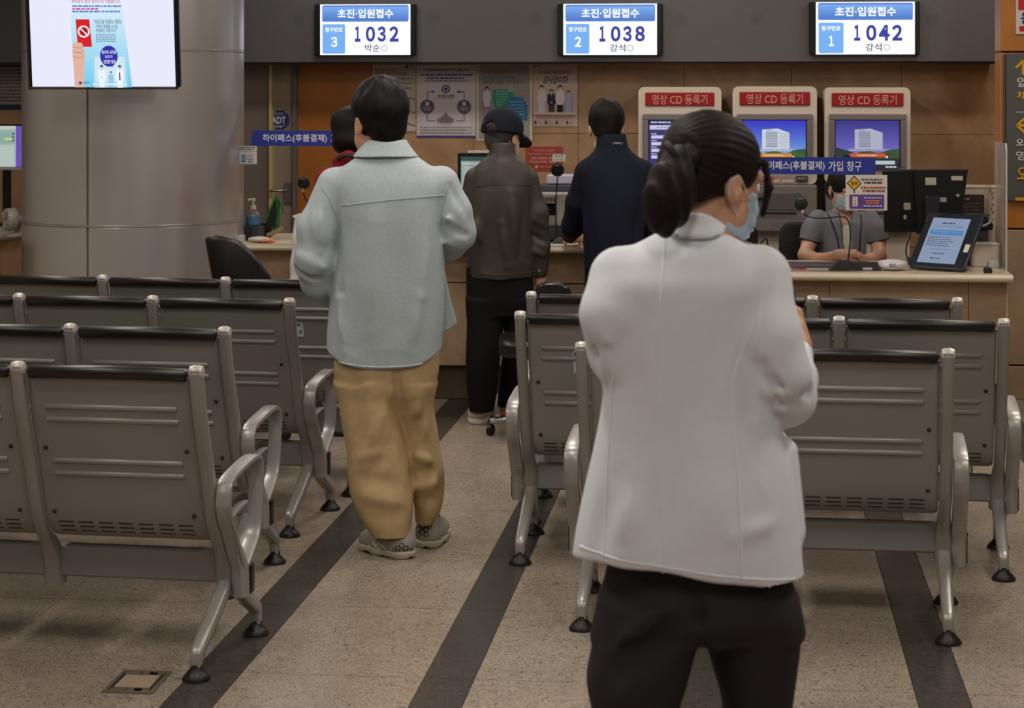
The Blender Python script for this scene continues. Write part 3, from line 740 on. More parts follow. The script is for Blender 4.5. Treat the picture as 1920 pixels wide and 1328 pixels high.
# image CD kiosks against the wall
M_KIOSK = mat('kiosk_white', rgb(206, 192, 176), .45)
M_KGREY = mat('kiosk_grey', rgb(130, 122, 120), .35, metal=.3)
def kiosk(x0, x1, top, kind, label):
    y = 12.72; cx = (x0 + x1) / 2; k = ydepth(cx, y) / FPX
    t = thing('registration_kiosk', label, 'kiosk', (W(cx, 200, y).x, y, 0), 0, 'registration kiosks against the stone wall'); bpy.context.view_layer.update()
    Z = lambda py: CAM_H - (py - 160) * k
    w = (x1 - x0) * k; U = lambda px: (px - cx) * k
    pr = rrect(w, Z(top) - Z(345), .035, 5)
    MB().prism(pr, (0, .34, (Z(top) + Z(345)) / 2), (1, 0, 0), (0, 0, 1), (0, -.34, 0)).build('cabinet', M_KIOSK, t)
    MB().box((0, .2, Z(432) / 2), (w * .985, .40, Z(432)), None, bev=.008).build('base', M_KIOSK, t)
    cons = MB().box((0, .12, (Z(346) + Z(432)) / 2), (w * .99, .46, Z(346) - Z(432)), None, bev=.006).build('console', M_KGREY, t)
    zz = lambda p: Z(p)
    c = MB(); c.box((0, -.112, zz(376)), (w * .62, .012, (391 - 361) * k)); c.build('slot_recess', mat('dark_grey_slot', rgb(84, 78, 76), .5), cons)
    MB().box((0, -.115, zz(397)), (w * .5, .012, .006)).build('card_slot', M_BLACK, cons)
    MB().box((-w * .2, -.116, zz(371)), (w * .12, .014, .02)).build('reader_slot', M_BLACK, cons)
    # bezel round the screen
    a, b, c0, d0 = U(x0 + 8), U(x1 - 8), Z(318), Z(214)
    bz = MB()
    bw = 11 * k
    for bxm in (((a + b) / 2, d0 - bw / 2, b - a, bw), ((a + b) / 2, c0 + bw * .2, b - a, bw * .4), (a + bw / 2, (c0 + bw * .4 + d0 - bw) / 2, bw, d0 - c0 - bw * 1.4), (b - bw / 2, (c0 + bw * .4 + d0 - bw) / 2, bw, d0 - c0 - bw * 1.4)):
        bz.box((bxm[0], -.012, bxm[1]), (bxm[2], .026, bxm[3]), None, bev=.004)
    bz.build('screen_bezel', M_KGREY, t)
    MB().box(((a + b) / 2, -.001, (c0 + d0) / 2), (b - a - bw * 1.6, .008, d0 - c0 - bw)).build('screen_panel', M_BLACK, t)
    MB().box(((a + b) / 2, -.004, Z((top + 10 + top + 36) / 2)), ((x1 - x0 - 26) * k, .010, 25 * k), None, bev=.004).build('name_plate', flat(150, 24, 26), t)
    g = gfx_on(t, cx, 160, k, (0, -.0095, CAM_H))
    g.text('영상 CD 등록기', x0 + 26, top + 14, x1 - 26, top + 33, (214, 160, 146), .0)
    for i in range(4): g.rect(x0 + 40 + i * 26, 330, x0 + 62 + i * 26, 342, ((66, 62, 64), (196, 176, 164), (190, 168, 158), (58, 54, 56))[i]).greek(x0 + 42 + i * 26, 333, x0 + 60 + i * 26, 335, (150, 80, 70) if i in (1, 2) else (160, 150, 140), i)
    g.rect(x0 + 66, 331, x0 + 77, 339, (170, 92, 40))
    g.done(t, 'label_plate', 'lettering')
    g = gfx_on(t, cx, 160, k, (0, -.0055, CAM_H), emit=.85)
    s0, s1 = x0 + 20.5, x1 - 21; f = lambda v: s0 + (s1 - s0) * v
    if kind == 0:
        g.rect(s0, 225, s1, 317, (58, 56, 120)).rect(s0, 225, s1, 233, (34, 34, 78)).rect(s0 + 1, 235, s1 - 1, 243, (212, 210, 236))
        g.greek(s0 + 3, 228, s0 + 40, 231, (210, 210, 236), 1).greek(s0 + 14, 238, s0 + 40, 240, (150, 150, 190), 2)
        for i in range(4): g.greek(s0 + 4, 250 + i * 12.5, s0 + 14, 252 + i * 12.5, (200, 200, 230), i).rect(s0 + 4, 254 + i * 12.5, s1 - 20, 260 + i * 12.5, (216, 214, 240))
    else:
        tops = ((62, 66, 214), (126, 178, 246)) if kind == 1 else ((66, 62, 150), (124, 118, 214))
        for i in range(10): g.rect(s0, 226 + i * 6.5, s1, 232.6 + i * 6.5, blend(tops[0], tops[1], i / 9))
        wl = (226, 232, 248) if kind == 1 else (196, 194, 220)
        g.poly([(f(.30), 279), (f(.30), 243), (f(.55), 241), (f(.74), 249), (f(.74), 279)], wl)
        for i in range(10): g.rect(f(.36), 247 + i * 3, f(.55), 248.5 + i * 3, (120, 134, 160)).rect(f(.58), 250 + i * 2.8, f(.73), 250.9 + i * 2.8, (180, 188, 206))
        g.text('세브란스', f(.37), 242.6, f(.47), 245.4, (90, 100, 140), .01)
        g.rect(f(.2), 279, f(.84), 283, wl)
        for i in range(18): g.rect(f(.2 + .036 * i), 279.6, f(.222 + .036 * i), 281.6, (110, 122, 150))
        g.poly([(s0, 276), (f(.18), 282), (f(.3), 287), (s0, 296)], (46, 62, 60)).poly([(f(.78), 282), (s1, 278), (s1, 296), (f(.7), 290)], (60, 92, 70))
        g.poly([(f(.28), 296), (f(.36), 285), (f(.52), 283), (f(.66), 287), (f(.86), 284), (s1, 290), (s1, 300), (s0, 300), (s0, 292)], (56, 112, 52) if kind == 1 else (64, 84, 58))
        g.rr(f(.22), 287.5, f(.78), 294.5, 3, (240, 146, 44) if kind == 1 else (226, 96, 40)).greek(f(.33), 290, f(.64), 292, (255, 225, 180), 2).disc(f(.8), 294, 2.2, (250, 240, 235))
        g.rect(s0, 297, s1, 317, (46, 44, 58)).rr(f(.1), 301, f(.93), 308, 2, (196, 214, 224)).greek(f(.78), 311, f(.95), 314, (220, 220, 230), 3)
    g.done(t, 'screen_picture')
kiosk(1197, 1352, 163, 0, 'kiosk with a dark form screen, leftmost of three below red name plates')
kiosk(1374, 1531, 162, 1, 'kiosk showing a bright blue hospital picture, middle of three')
kiosk(1547, 1706, 164, 2, 'kiosk showing a purple hospital picture, rightmost of three')

# directional sign and the red framed sign on the right
sg = frame_thing('direction_sign', 'tall dark grey direction sign with yellow arrows on the wood panel at the right edge', 'sign', 1882, 376, y=SY - .03)
k = ydepth(1900, SY - .03) / FPX
M_SIGN = mat('sign_grey', rgb(86, 84, 82), .45, metal=.2)
MB().box((.26, .012, 276 * k / 2), (.52 - .03, .024, 276 * k), None).build('board', M_SIGN, sg)
for i in range(3): MB().box((.004 + i * .0115, .012, 276 * k / 2), (.008, .022, 276 * k), None, bev=.002).build('edge_rail', M_SIGN, sg)
g = gfx_on(sg, 1882, 376, k, (0, -.001, 0)); yl = (214, 160, 26); wh = (206, 200, 194)
g.line([(1918, 140), (1918, 114)], 5, yl).line([(1904.5, 127), (1919, 112.5), (1933, 127)], 4.5, yl)
g.text('입', 1906, 145, 1925, 163, wh, .012).text('채', 1905.5, 171, 1924, 186.5, yl, .014).rect(1904, 209.5, 1960, 210.8, wh)
g.line([(1906, 235), (1934, 235)], 5, yl).line([(1921, 221), (1906, 235), (1921, 249)], 4.5, yl)
g.text('외', 1904.5, 259.5, 1922, 276.5, wh, .012).text('영', 1904.5, 283, 1922, 300.5, wh, .012).text('오', 1906, 313, 1926, 336, yl, .02)
g.rect(1903, 370, 1960, 376, yl)
g.done(sg, 'graphic', 'lettering')
rs = frame_thing('hanging_notice', 'white notice with red bands on the wood panel in the top right corner', 'sign', 1905, 64, y=SY - .012)
MB().box((.12, .005, .17), (.24, .010, .34), None).build('board', flat(206, 196, 188), rs)
g = gfx_on(rs, 1905, 64, k)
g.rect(1909, -20, 1976, 19, (196, 30, 30)).rect(1911, 49, 1976, 59, (196, 30, 30)).text('응', 1914, 22, 1934, 46, (36, 44, 140), .03)
g.done(rs)

# acrylic screens with stickers
def acrylic():
    m = bpy.data.materials.new('clear_acrylic'); m.use_nodes = True; nt = m.node_tree; nt.nodes.clear()
    o = nt.nodes.new('ShaderNodeOutputMaterial'); mx = nt.nodes.new('ShaderNodeMixShader'); tr = nt.nodes.new('ShaderNodeBsdfTransparent'); gl = nt.nodes.new('ShaderNodeBsdfGlossy')
    fr = nt.nodes.new('ShaderNodeFresnel'); fr.inputs['IOR'].default_value = 1.3; gl.inputs['Roughness'].default_value = .06; tr.inputs['Color'].default_value = (.955, .96, .955, 1)
    nt.links.new(fr.outputs[0], mx.inputs[0]); nt.links.new(tr.outputs[0], mx.inputs[1]); nt.links.new(gl.outputs[0], mx.inputs[2]); nt.links.new(mx.outputs[0], o.inputs[0]); return m
M_ACR = acrylic()
M_EDGE = mat('acrylic_edge', rgb(190, 188, 182), .3)
def pane(mb, x0, x1, z0, z1, y): mb.box(((x0 + x1) / 2, y, (z0 + z1) / 2), (x1 - x0, .005, z1 - z0)); return mb
def screen(label, x0, x1, top, bot, y, cnt_z):
    d = ydepth((x0 + x1) / 2, y); t = frame_thing('acrylic_screen', label, 'screen', (x0 + x1) / 2, 400, y=y, group=None); t.location.z = cnt_z
    bpy.context.view_layer.update(); k = d / FPX; w = (x1 - x0) * k
    z0 = CAM_H - (bot - 160) * k - cnt_z; z1 = CAM_H - (top - 160) * k - cnt_z
    pane(MB(), -w / 2, w / 2, z0, z1, 0).build('sheet', M_ACR, t)
    for s in (-1, 1): MB().box((s * w / 2, 0, .0175), (.05, .06, .035), None, bev=.004).build('clamp_foot', M_EDGE, t)
    return t, k
def blue_sign(t, k, y, x0, x1, y0, y1, tx0, full=True):
    cx = (x0 + x1) / 2; p = W(cx, y1, y - .004)
    s = frame_thing('counter_sign', 'blue sign with white lettering on the acrylic screen ' + ('in front of the seated clerk' if full else 'by the brown door'), 'sign', cx, y1, y=y - .006, group='blue counter signs')
    kk = ydepth(cx, y) / FPX
    MB().box((0, .0015, (y1 - y0) * kk / 2), ((x1 - x0) * kk, .003, (y1 - y0) * kk)).build('plate', flat(40, 54, 138), s)
    g = gfx_on(s, cx, y1, kk); e = (x1 - x0) / 237.0; h = y1 - y0
    g.text('하이패스(후불결제)', tx0, y0 + h * .22, tx0 + 120 * e, y1 - h * .2, (214, 210, 222), .016).text('가입', tx0 + 127 * e, y0 + h * .22, tx0 + 154 * e, y1 - h * .2, (214, 210, 222), .016).text('창구', tx0 + 161 * e, y0 + h * .22, tx0 + 188 * e, y1 - h * .2, (214, 210, 222), .016)
    g.done(s)
yA = 10.95
sa_, ka = screen('clear acrylic screen on the stone counter carrying the blue sign by the column', 446, 760, 190, 362, yA, .80)
blue_sign(sa_, ka, yA, 470, 712, 245, 274, 491, False)
yB = 10.72
sb_, kb = screen('clear acrylic screen on the low desk in front of the seated clerk', 1392, 1858, 230, 452, yB, DZ)
blue_sign(sb_, kb, yB, 1403, 1640, 295, 327, 1426)
sm_, km = screen('clear acrylic screen between the man in a cap and the man in navy', 880, 1180, 215, 400, yA, .80)
def sticker(x0, x1, y0, y1, y, col, label, name='notice'):
    return poster(x0, x1, y0, y1, col, label, name, y - .0045, cat='notice', th=.001)
for x0, lab in ((447, 'small white notice with a phone picture on the screen beside the steel column'), (1389, 'small white notice on the acrylic screen just beside the doctor\'s face mask')):
    dy = 0 if x0 < 500 else 54; yy = yA if x0 < 500 else yB
    t, g = sticker(x0, x0 + 35, 274 + dy, 308 + dy, yy, (206, 200, 196), lab)
    g.greek(x0 + 3, 276 + dy, x0 + 32, 278 + dy, (80, 76, 80), 1).greek(x0 + 3, 279.5 + dy, x0 + 30, 281 + dy, (80, 76, 80), 2).rect(x0, 283 + dy, x0 + 35, 284 + dy, (140, 180, 206))
    g.rr(x0 + 6, 290 + dy, x0 + 13, 304 + dy, 1.2, (52, 70, 96)).rect(x0 + 7, 291.5 + dy, x0 + 12, 302 + dy, (96, 168, 206)).rect(x0, 305.5 + dy, x0 + 35, 308 + dy, (150, 190, 212)).rect(x0 + 17, 289 + dy, x0 + 28, 299 + dy, (176, 172, 172)).greek(x0 + 19, 302 + dy, x0 + 28, 303.5 + dy, (80, 80, 110), 3)
    g.done(t)
t, g = sticker(1586, 1663, 328, 394.5, yB, (206, 198, 186), 'cream notice with a yellow diamond over a purple box, in front of the clerk')
g.poly([(1602, 329.5), (1616, 344), (1602, 358), (1588, 344)], (28, 26, 24)).poly([(1602, 332), (1613.5, 344), (1602, 355.5), (1590.5, 344)], (214, 166, 40)).rect(1600.8, 357, 1603, 362, (70, 60, 50)).text('알림', 1596, 340, 1608, 347, (30, 26, 22), .02)
g.greek(1615, 335, 1654, 338, (80, 80, 110), 1).greek(1620, 341, 1656, 344, (60, 56, 56), 2).greek(1614, 350, 1660, 353, (190, 60, 50), 3).greek(1618, 356, 1658, 359, (110, 60, 56), 4)
g.rect(1593, 365, 1657, 391, (94, 66, 140)).disc(1604, 378, 9, (112, 72, 84)).rect(1599, 369, 1608, 387, (226, 222, 220))
for i in range(4): g.rect(1601, 371 + 4 * i, 1606, 372.4 + 4 * i, (60, 50, 56))
g.greek(1620, 370, 1653, 372, (210, 190, 214), 5).greek(1624, 375, 1650, 377.5, (220, 130, 84), 6).greek(1624, 379.5, 1648, 382, (220, 130, 84), 7).greek(1619, 385, 1653, 387, (220, 210, 226), 8)
g.done(t)
t, g = sticker(1036, 1060, 289.5, 303, yA, (210, 204, 198), 'small white microphone sticker above the round black microphone')
g.text('마이크', 1040, 290.5, 1056, 296, (40, 38, 40), .01)
for i in range(4): g.disc(1040 + 5.3 * i, 298.5, 1, (30, 28, 30)).rect(1039.4 + 5.3 * i, 298.5, 1040.6 + 5.3 * i, 302, (30, 28, 30))
g.done(t)
# octagonal alarm sticker on the steel door
t = frame_thing('alarm_sticker', 'dark blue octagonal security sticker on the grey door', 'sticker', 525, 225, y=WY - .024)
kk = ydepth(525, WY) / FPX
oc = [(math.cos(R(22.5 + 45 * i)) * 19 * kk, math.sin(R(22.5 + 45 * i)) * 19 * kk) for i in range(8)]
MB().prism(oc, (0, .001, 0), (1, 0, 0), (0, 0, 1), (0, -.001, 0)).build('sheet', flat(38, 46, 104), t)
g = gfx_on(t, 525, 225, kk)
g.text('ADT', 509, 219, 536, 232, (204, 204, 210), .03).rect(510, 215.5, 535, 216.2, (180, 180, 200)).rect(510, 235, 535, 235.7, (180, 180, 200)).greek(513, 211.5, 532, 213.5, (170, 170, 196), 1).greek(512, 237, 531, 239, (190, 190, 206), 2)
g.done(t)
# torn stickers on the bench backs
for (bx, px0, px1, py0, py1, lab, up) in ((bl[3], 555, 569, 597, 627, 'torn white and blue sticker on the rearmost left bench back', 0), (br[1], 1074, 1090, 672, 720, 'torn white and blue sticker on the middle right bench back', 1)):
    f = (.31, .31)[up]; p, nn, d = back_at(.285 if up else .36)
    bpy.context.view_layer.update(); Mw = bx.matrix_world
    # find the bench-local x that lands on the pixel
    best = min((abs((lambda q: 960 + FPX * ((q.x * ca + q.y * sa) / (-q.x * sa + q.y * ca)))(Mw @ Vector((-i * .005, p.y, p.z))) - (px0 + px1) / 2), -i * .005) for i in range(340))[1]
    q = Mw @ (Vector((best, p.y, p.z)) + nn * .002); yd = -q.x * sa + q.y * ca; kk = yd / FPX
    t = thing('torn_sticker', lab, 'sticker', q, 0); t.rotation_euler = (math.atan2(d.y, -d.z) * -1 + 0, 0, bx.rotation_euler.z)
    t.rotation_euler.x = math.atan2(d.y, -d.z); bpy.context.view_layer.update()
    w, h = (px1 - px0) * kk / 2, (py1 - py0) * kk / 2
    MB().box((0, 0, 0), (2 * w, .0006, 2 * h)).build('sheet', flat(196, 192, 186), t)
    g = gfx_on(t, 0, 0, 1, (0, -.0004, 0), step=.0002)
    g.rect(-w, -h * .55, w, h, (150, 172, 196)).rect(-w * .7, -h * .4, w, h * .85, (206, 204, 200)).rect(-w * .2, 0, w * .6, h * .5, (90, 110, 160)).line([(-w * .5, -h * .8), (w * .4, -h * .8)], h * .12, (80, 70, 60)).line([(-w * .5, -h * .9), (-w * .5, -h * .6), (w * .4, -h * .6)], h * .08, (80, 70, 60))
    g.done(t)
# ------------------------------------------------------------------ things on and around the counters
def at_desk(name, label, cat, px, y, z, rotz=0.0, group=None):
    """Empty standing on height z at world depth y, in the pixel column px"""
    p = W(px, 400, y); return thing(name, label, cat, (p.x, y, z), rotz, group)
def K(px, y): return ydepth(px, y) / FPX
def ZP(py, px, y): return CAM_H - (py - 160) * K(px, y)
M_DG = mat('dark_grey_plastic', rgb(58, 58, 62), .45)
M_LG = mat('light_grey_plastic', rgb(184, 180, 176), .45)
M_CHROME = mat('chrome', rgb(200, 200, 205), .12, metal=1.0)
M_PAPER = mat('paper_white', rgb(214, 208, 200), .7)

# round black gooseneck microphones
def mic(label, dx, dy, rad, y, z, bx, neck, base):
    """disc centre pixel (dx, dy), neck pixels, base kind; stands at pixel bx on height z"""
    t = at_desk('desk_microphone', label, 'microphone', bx, y, z, 0, 'round black counter microphones'); k = K(bx, y); p0 = W(bx, 400, y)
    L = lambda px, py, d=0: Vector(((px - bx) * k, d, CAM_H - (py - 160) * k - z))
    c = L(dx, dy, -.05); q = Matrix.Rotation(R(90), 3, 'X')
    MB().lathe([(.001, .012), (rad * k * .8, .010), (rad * k, .004), (rad * k, -.004), (rad * k * .8, -.010), (.001, -.012)], None, c, 24, q).build('pop_filter', M_BLACKM, t)
    MB().tube([c + Vector((-.012, -.0125, .022)), c + Vector((.012, -.0125, .024))], .0016).build('maker_mark', M_LG, t)
    pts = spline([L(a, b, -.05 + .05 * i / (len(neck) - 1)) for i, (a, b) in enumerate(neck)], 6)
    MB().tube(pts, .0032, None, 8).build('gooseneck', M_BLACK, t)
    MB().box(pts[0] + Vector((0, 0, 0)), (.012, .014, .022), None, bev=.003).build('clip', M_LG, t)
    b = base * k
    MB().prism([(-b * .5, 0), (b * .5, 0), (b * .5, b * .42), (b * .0, b * .46)], (0, -.03, 0), (1, 0, 0), (0, 0, 1), (0, .07, 0)).build('base', M_DG, t, bevel=.004)
    return t
mic('round black microphone on a long bent gooseneck in front of the seated clerk', 1502, 381, 12.5, 10.50, DZ, 1574, [(1505, 396), (1514, 405), (1540, 409), (1575, 406), (1589, 412), (1594, 440), (1592, 470), (1590, 488)], 42)
mic('round black microphone below the small white sticker at the middle counter', 1047, 318, 12.5, 11.03, .80, 1046, [(1047, 331), (1045, 350), (1043, 380), (1043, 420), (1044, 450)], 26)
mic('round black microphone beside the brown door, at the man in blue shirt\'s left shoulder', 573, 343, 11.5, 11.10, .80, 588, [(571, 356), (574, 370), (584, 390), (588, 420), (588, 446)], 34)

# hand sanitizer by the column
t = at_desk('hand_sanitizer', 'clear pump bottle of blue hand sanitizer on the counter beside the column', 'bottle', 475, 11.12, .80); k = K(475, 11.12)
zb = ZP(440, 475, 11.12) - .80
MB().box((0, 0, .037), (.105, .09, .074), None, bev=.006).build('stand', M_DG, t)
b0 = .0745
m_gel = mat('blue_gel', rgb(70, 120, 170), .2, spec=.6); m_clear = mat('bottle_clear', rgb(120, 124, 128), .15)
MB().lathe([(.034, b0), (.039, b0 + .004), (.039, b0 + .045), (.0385, b0 + .047)], None, (0, 0, 0), 20).build('gel', m_gel, t)
MB().lathe([(.0385, b0 + .0475), (.0385, b0 + .055), (.030, b0 + .075), (.016, b0 + .082), (.014, b0 + .086)], None, (0, 0, 0), 20).build('bottle', m_clear, t)
MB().lathe([(.016, b0 + .0865), (.016, b0 + .106), (.006, b0 + .108), (.005, b0 + .130), (.012, b0 + .132), (.012, b0 + .142), (.008, b0 + .144)], None, (0, 0, 0), 14).tube([(0, 0, b0 + .139), (-.015, -.02, b0 + .141), (-.02, -.03, b0 + .134)], .0045).build('pump', M_PAPER, t)
t = at_desk('hand_sanitizer', 'black dispenser with a white pump, next to the doctor\'s shoulder', 'bottle', 1404, 10.60, DZ); k = K(1404, 10.60)
z1 = ZP(428, 1404, 10.60) - DZ
MB().prism([(-.07, 0), (.06, 0), (.04, z1), (-.055, z1)], (0, -.04, 0), (1, 0, 0), (0, 0, 1), (0, .08, 0)).build('casing', M_BLACK, t, bevel=.004)
MB().lathe([(.007, z1 - .045), (.007, z1 - .012), (.016, z1 - .010), (.017, z1 - .002), (.006, z1)], None, (-.004, -.055, 0), 12).tube([(-.004, -.055, z1 - .006), (.022, -.06, z1 - .008)], .005).build('pump', M_PAPER, t)
MB().tube(spline([(.055, -.03, z1 * .6), (.085, -.03, z1 * .75), (.095, -.02, z1 * .4), (.09, -.02, 0.004)], 5), .004).build('cable', M_BLACK, t)
# clear leaflet holder, plastic bag, green trimmed bag and black cup next to it
t = at_desk('leaflet_holder', 'clear leaflet holder with a small white card left of the plastic bag', 'holder', 445, 11.02, .80); k = K(445, 10.98)
h = ZP(427, 445, 10.98) - .80
MB().box((0, -.03, h / 2), (.15, .003, h)).box((0, .03, h * .62), (.15, .003, h * 1.24)).box((.0735, 0, h * .5), (.003, .06, h)).box((-.0735, 0, h * .5), (.003, .06, h)).build('pocket', M_ACR, t)
MB().box((-.008, -.026, h * .52), (.095, .002, h * .5)).build('card', M_PAPER, t)
bpy.context.view_layer.update(); g = gfx_on(t, 0, 0, 1, (-.008, -.0272, h * .52), step=.0001); g.greek(-.04, -.008, .04, .002, (60, 60, 66), 3); g.done(t)
t = at_desk('plastic_bag', 'crumpled clear plastic bag with orange snacks on the left counter', 'bag', 487, 10.92, .80)
def blob(rx, ry, rz, seed, n=14, m=10, rough=.2, zmin=0.0):
    r = random.Random(seed); ph = [r.uniform(0, 6) for _ in range(6)]; vs = []; fs = []
    for i in range(m + 1):
        th = math.pi * i / m
        for j in range(n):
            a = 2 * math.pi * j / n
            q = 1 + rough * (math.sin(3 * a + ph[0] + 2 * th) * .5 + math.sin(5 * th + ph[1] + 2 * a) * .35 + math.sin(7 * a + ph[2]) * .25) * math.sin(th)
            vs.append((rx * math.sin(th) * math.cos(a) * q, ry * math.sin(th) * math.sin(a) * q, max(zmin, rz + rz * math.cos(th) * q)))
    for i in range(m):
        for j in range(n):
            w = (j + 1) % n; fs.append((i * n + j, i * n + w, (i + 1) * n + w, (i + 1) * n + j))
    return MB().add(vs, fs, None, True)
blob(.062, .045, .016, 3).build('wrapper', mat('cloudy_plastic', rgb(190, 182, 178), .25), t)
b = blob(.045, .03, .012, 5); b.v = [(x + .045, y - .03, z) for x, y, z in b.v]; b.build('snack', mat('snack_orange', rgb(196, 130, 84), .5), t)
t = at_desk('folded_bag', 'black folded bag with bright green trim on the counter below the door handle', 'bag', 512, 11.2, .80); k = K(512, 11.2)
L = lambda px, py, d=0: Vector(((px - 512) * k, d, CAM_H - (py - 160) * k - .80))
M_GRN = mat('green_trim', rgb(30, 128, 44), .5)
MB().prism([((px - 512) * k, CAM_H - (py - 160) * k - .80) for px, py in ((500, 410), (517, 371), (523, 380), (521, 428), (508, 432), (497, 430))], (0, 0, 0), (1, 0, 0), (0, 0, 1), (0, .03, 0)).build('cloth', mat('black_cloth', rgb(36, 38, 36), .7), t)
MB().tube([L(498, 416, -.004), L(507, 392, -.004), L(519, 368, -.004), L(529, 384, -.004), L(532, 398, -.004), L(526, 400, -.004)], .006, None, 8).tube([L(519, 368, -.006), L(522, 396, -.006), L(520, 428, -.006), L(511, 428, -.006)], .007, None, 8).build('trim', M_GRN, t)
b = MB().tube([L(502, 440, -.03), L(514, 437, -.03), L(528, 429, -.03), L(532, 427, -.03)], [.010, .012, .012, .011], None, 10); b.build('wooden_handle', mat('pale_wood', rgb(176, 148, 116), .5), t)
t = at_desk('black_cup', 'black cup standing beside the folded green trimmed bag', 'cup', 498, 11.22, .80)
MB().lathe([(.024, 0), (.03, .005), (.032, .075), (.030, .08), (.026, .07)], None, (0, 0, 0), 16).build('cup', M_BLACKM, t)

# chairs
def base_star(t, m, h, r=.27):
    hb = MB().lathe([(.035, .06), (.035, .11), (.02, .12), (.02, h)], None, (0, 0, 0), 14).build('gas_column', M_BLACK, t)
    for i in range(5):
        a = 2 * math.pi * i / 5 + .5
        lg = MB().tube([(.02 * math.cos(a), .02 * math.sin(a), .095), (r * .6 * math.cos(a), r * .6 * math.sin(a), .085), (r * math.cos(a), r * math.sin(a), .065)], [.022, .018, .014], None, 8).build('base_leg', m, t)
        MB().lathe([(.012, -.012), (.026, -.010), (.026, .010), (.012, .012)], None, (r * math.cos(a), r * math.sin(a), .026), 14, Matrix.Rotation(a + 1.2, 3, 'Z') @ Matrix.Rotation(R(90), 3, 'X')).build('caster', M_BLACK, lg)
M_CHAIR = mat('black_leatherette', rgb(24, 22, 22), .35)
def office_chair(label, px, yc, back, seat_py, rot, metal, top_m=M_CHAIR):
    """back: pixel outline of the backrest as the photo shows it"""
    p = C(px, 400, yc); t = thing('office_chair', label, 'chair', (p.x, p.y, 0), YAW, 'customer chairs at the counters'); k = yc / FPX
    poly = [((a - px) * k, CAM_H - (b - 160) * k) for a, b in back]
    P = spline([(x, 0, z) for x, z in poly] + [(poly[0][0], 0, poly[0][1])], 4)[:-1]
    zmin = min(q[1] for q in poly); zmax = max(q[1] for q in poly)
    mb = MB(); n = len(P); vs = []
    cx = sum(q.x for q in P) / n; cz = sum(q.z for q in P) / n
    for s, dy in ((.90, -.035), (.98, -.028), (1, -.012), (1, .012), (.98, .028), (.9, .035)):
        for q in P: vs.append((cx + (q.x - cx) * s, -.10 + dy + .10 * ((zmax - q.z) / (zmax - zmin)), cz + (q.z - cz) * s))
    fs = [(r_ * n + i, r_ * n + (i + 1) % n, (r_ + 1) * n + (i + 1) % n, (r_ + 1) * n + i) for r_ in range(5) for i in range(n)]
    fs += [tuple(range(n - 1, -1, -1)), tuple(range(5 * n, 6 * n))]
    mb.add(vs, fs, None, True).build('backrest', top_m, t)
    zs_ = .46
    MB().prism(rrect(.46, .44, .09, 5), (0, .19, zs_), (1, 0, 0), (0, 1, 0), (0, 0, -.075), None, True).build('seat', top_m, t, bevel=.02)
    MB().tube([(cx, -.03, zmin + .03), (cx * .5, .02, zs_ - .09), (0, .14, zs_ - .09)], .02, None, 8).build('back_bar', M_BLACK, t)
    s = thing('x', None, None); bpy.data.objects.remove(s)
    o0 = len(bpy.data.objects); base_star(t, metal, zs_ - .07)
    for ch in t.children:
        if ch.name.split('.')[0] in ('gas_column', 'base_leg'): ch.location = (0, .17, 0)
    return t
office_chair('black leatherette chair pushed up to the left counter beside the steel column', 455, 9.75, [(391, 446), (400, 439), (425, 439), (452, 449), (480, 474), (500, 500), (516, 530), (520, 600), (470, 625), (420, 620), (408, 560), (397, 490)], 0, 0, M_BLACK)
office_chair('black chair tucked at the low desk, just above the doctor\'s right shoulder', 1405, 9.55, [(1345, 462), (1360, 448), (1385, 446), (1412, 456), (1432, 472), (1450, 492), (1462, 530), (1466, 590), (1430, 620), (1370, 618), (1350, 560)], 0, 0, M_BLACK)
office_chair('black swivel chair with chrome base, mostly hidden behind the middle right benches', 1030, 9.66, [(1006, 534), (1014, 527), (1036, 525), (1058, 530), (1070, 545), (1072, 600), (1050, 622), (1016, 622), (1004, 600), (1002, 550)], 0, 0, M_CHROME)
# clerk's own chair
t = at_desk('office_chair', 'black high backed chair the seated clerk sits on', 'chair', 1520, 11.62, 0); k = K(1520, 11.62)
zt = ZP(417, 1520, 11.62)
MB().prism(rrect(.46, zt - .50, .07, 5), (.06, .0, (zt + .50) / 2), (1, 0, 0), (0, 0, 1), (0, .06, 0), None, True).build('backrest', mat('black_mesh_cloth', rgb(20, 19, 20), .8), t, bevel=.015)
MB().prism(rrect(.48, .46, .08, 5), (.12, -.24, .44), (1, 0, 0), (0, 1, 0), (0, 0, -.07), None, True).build('seat', M_BLACKM, t, bevel=.02)
MB().tube([(.06, .03, .55), (.06, .04, .40), (.1, -.2, .38)], .025).build('back_bar', M_BLACK, t)
base_star(t, M_BLACK, .38)
for ch in t.children:
    if ch.name.split('.')[0] in ('gas_column', 'base_leg'): ch.location = (.12, -.24, 0)

# monitors
def stand(t, h, y=.05, w=.22):
    MB().tube([(0, y, 0.01), (0, y, h)], .022, None, 8, flatten=(1.2, .6)).build('stand_neck', M_BLACK, t)
    MB().box((0, y, .006), (w, .16, .012), None, bev=.004).build('stand_foot', M_BLACK, t)
t = at_desk('desk_monitor', 'monitor with a pale green form and purple desktop at the far left edge', 'monitor', 8, 12.05, .801); k = K(8, 12.05)
z0, z1 = ZP(326, 8, 12.05) - .78, ZP(240, 8, 12.05) - .78
MB().box((0, .02, (z0 + z1) / 2), (78 * k, .03, z1 - z0), None, bev=.004).build('casing', M_BLACK, t); stand(t, z0 + .03, .045)
MB().box((0, .018, z0 + .008), (78 * k, .032, .016), None, bev=.003).build('lower_bezel', M_LG, t)
bpy.context.view_layer.update(); g = gfx_on(t, 8, 160, k, (0, .0045, CAM_H - .78), emit=.8)
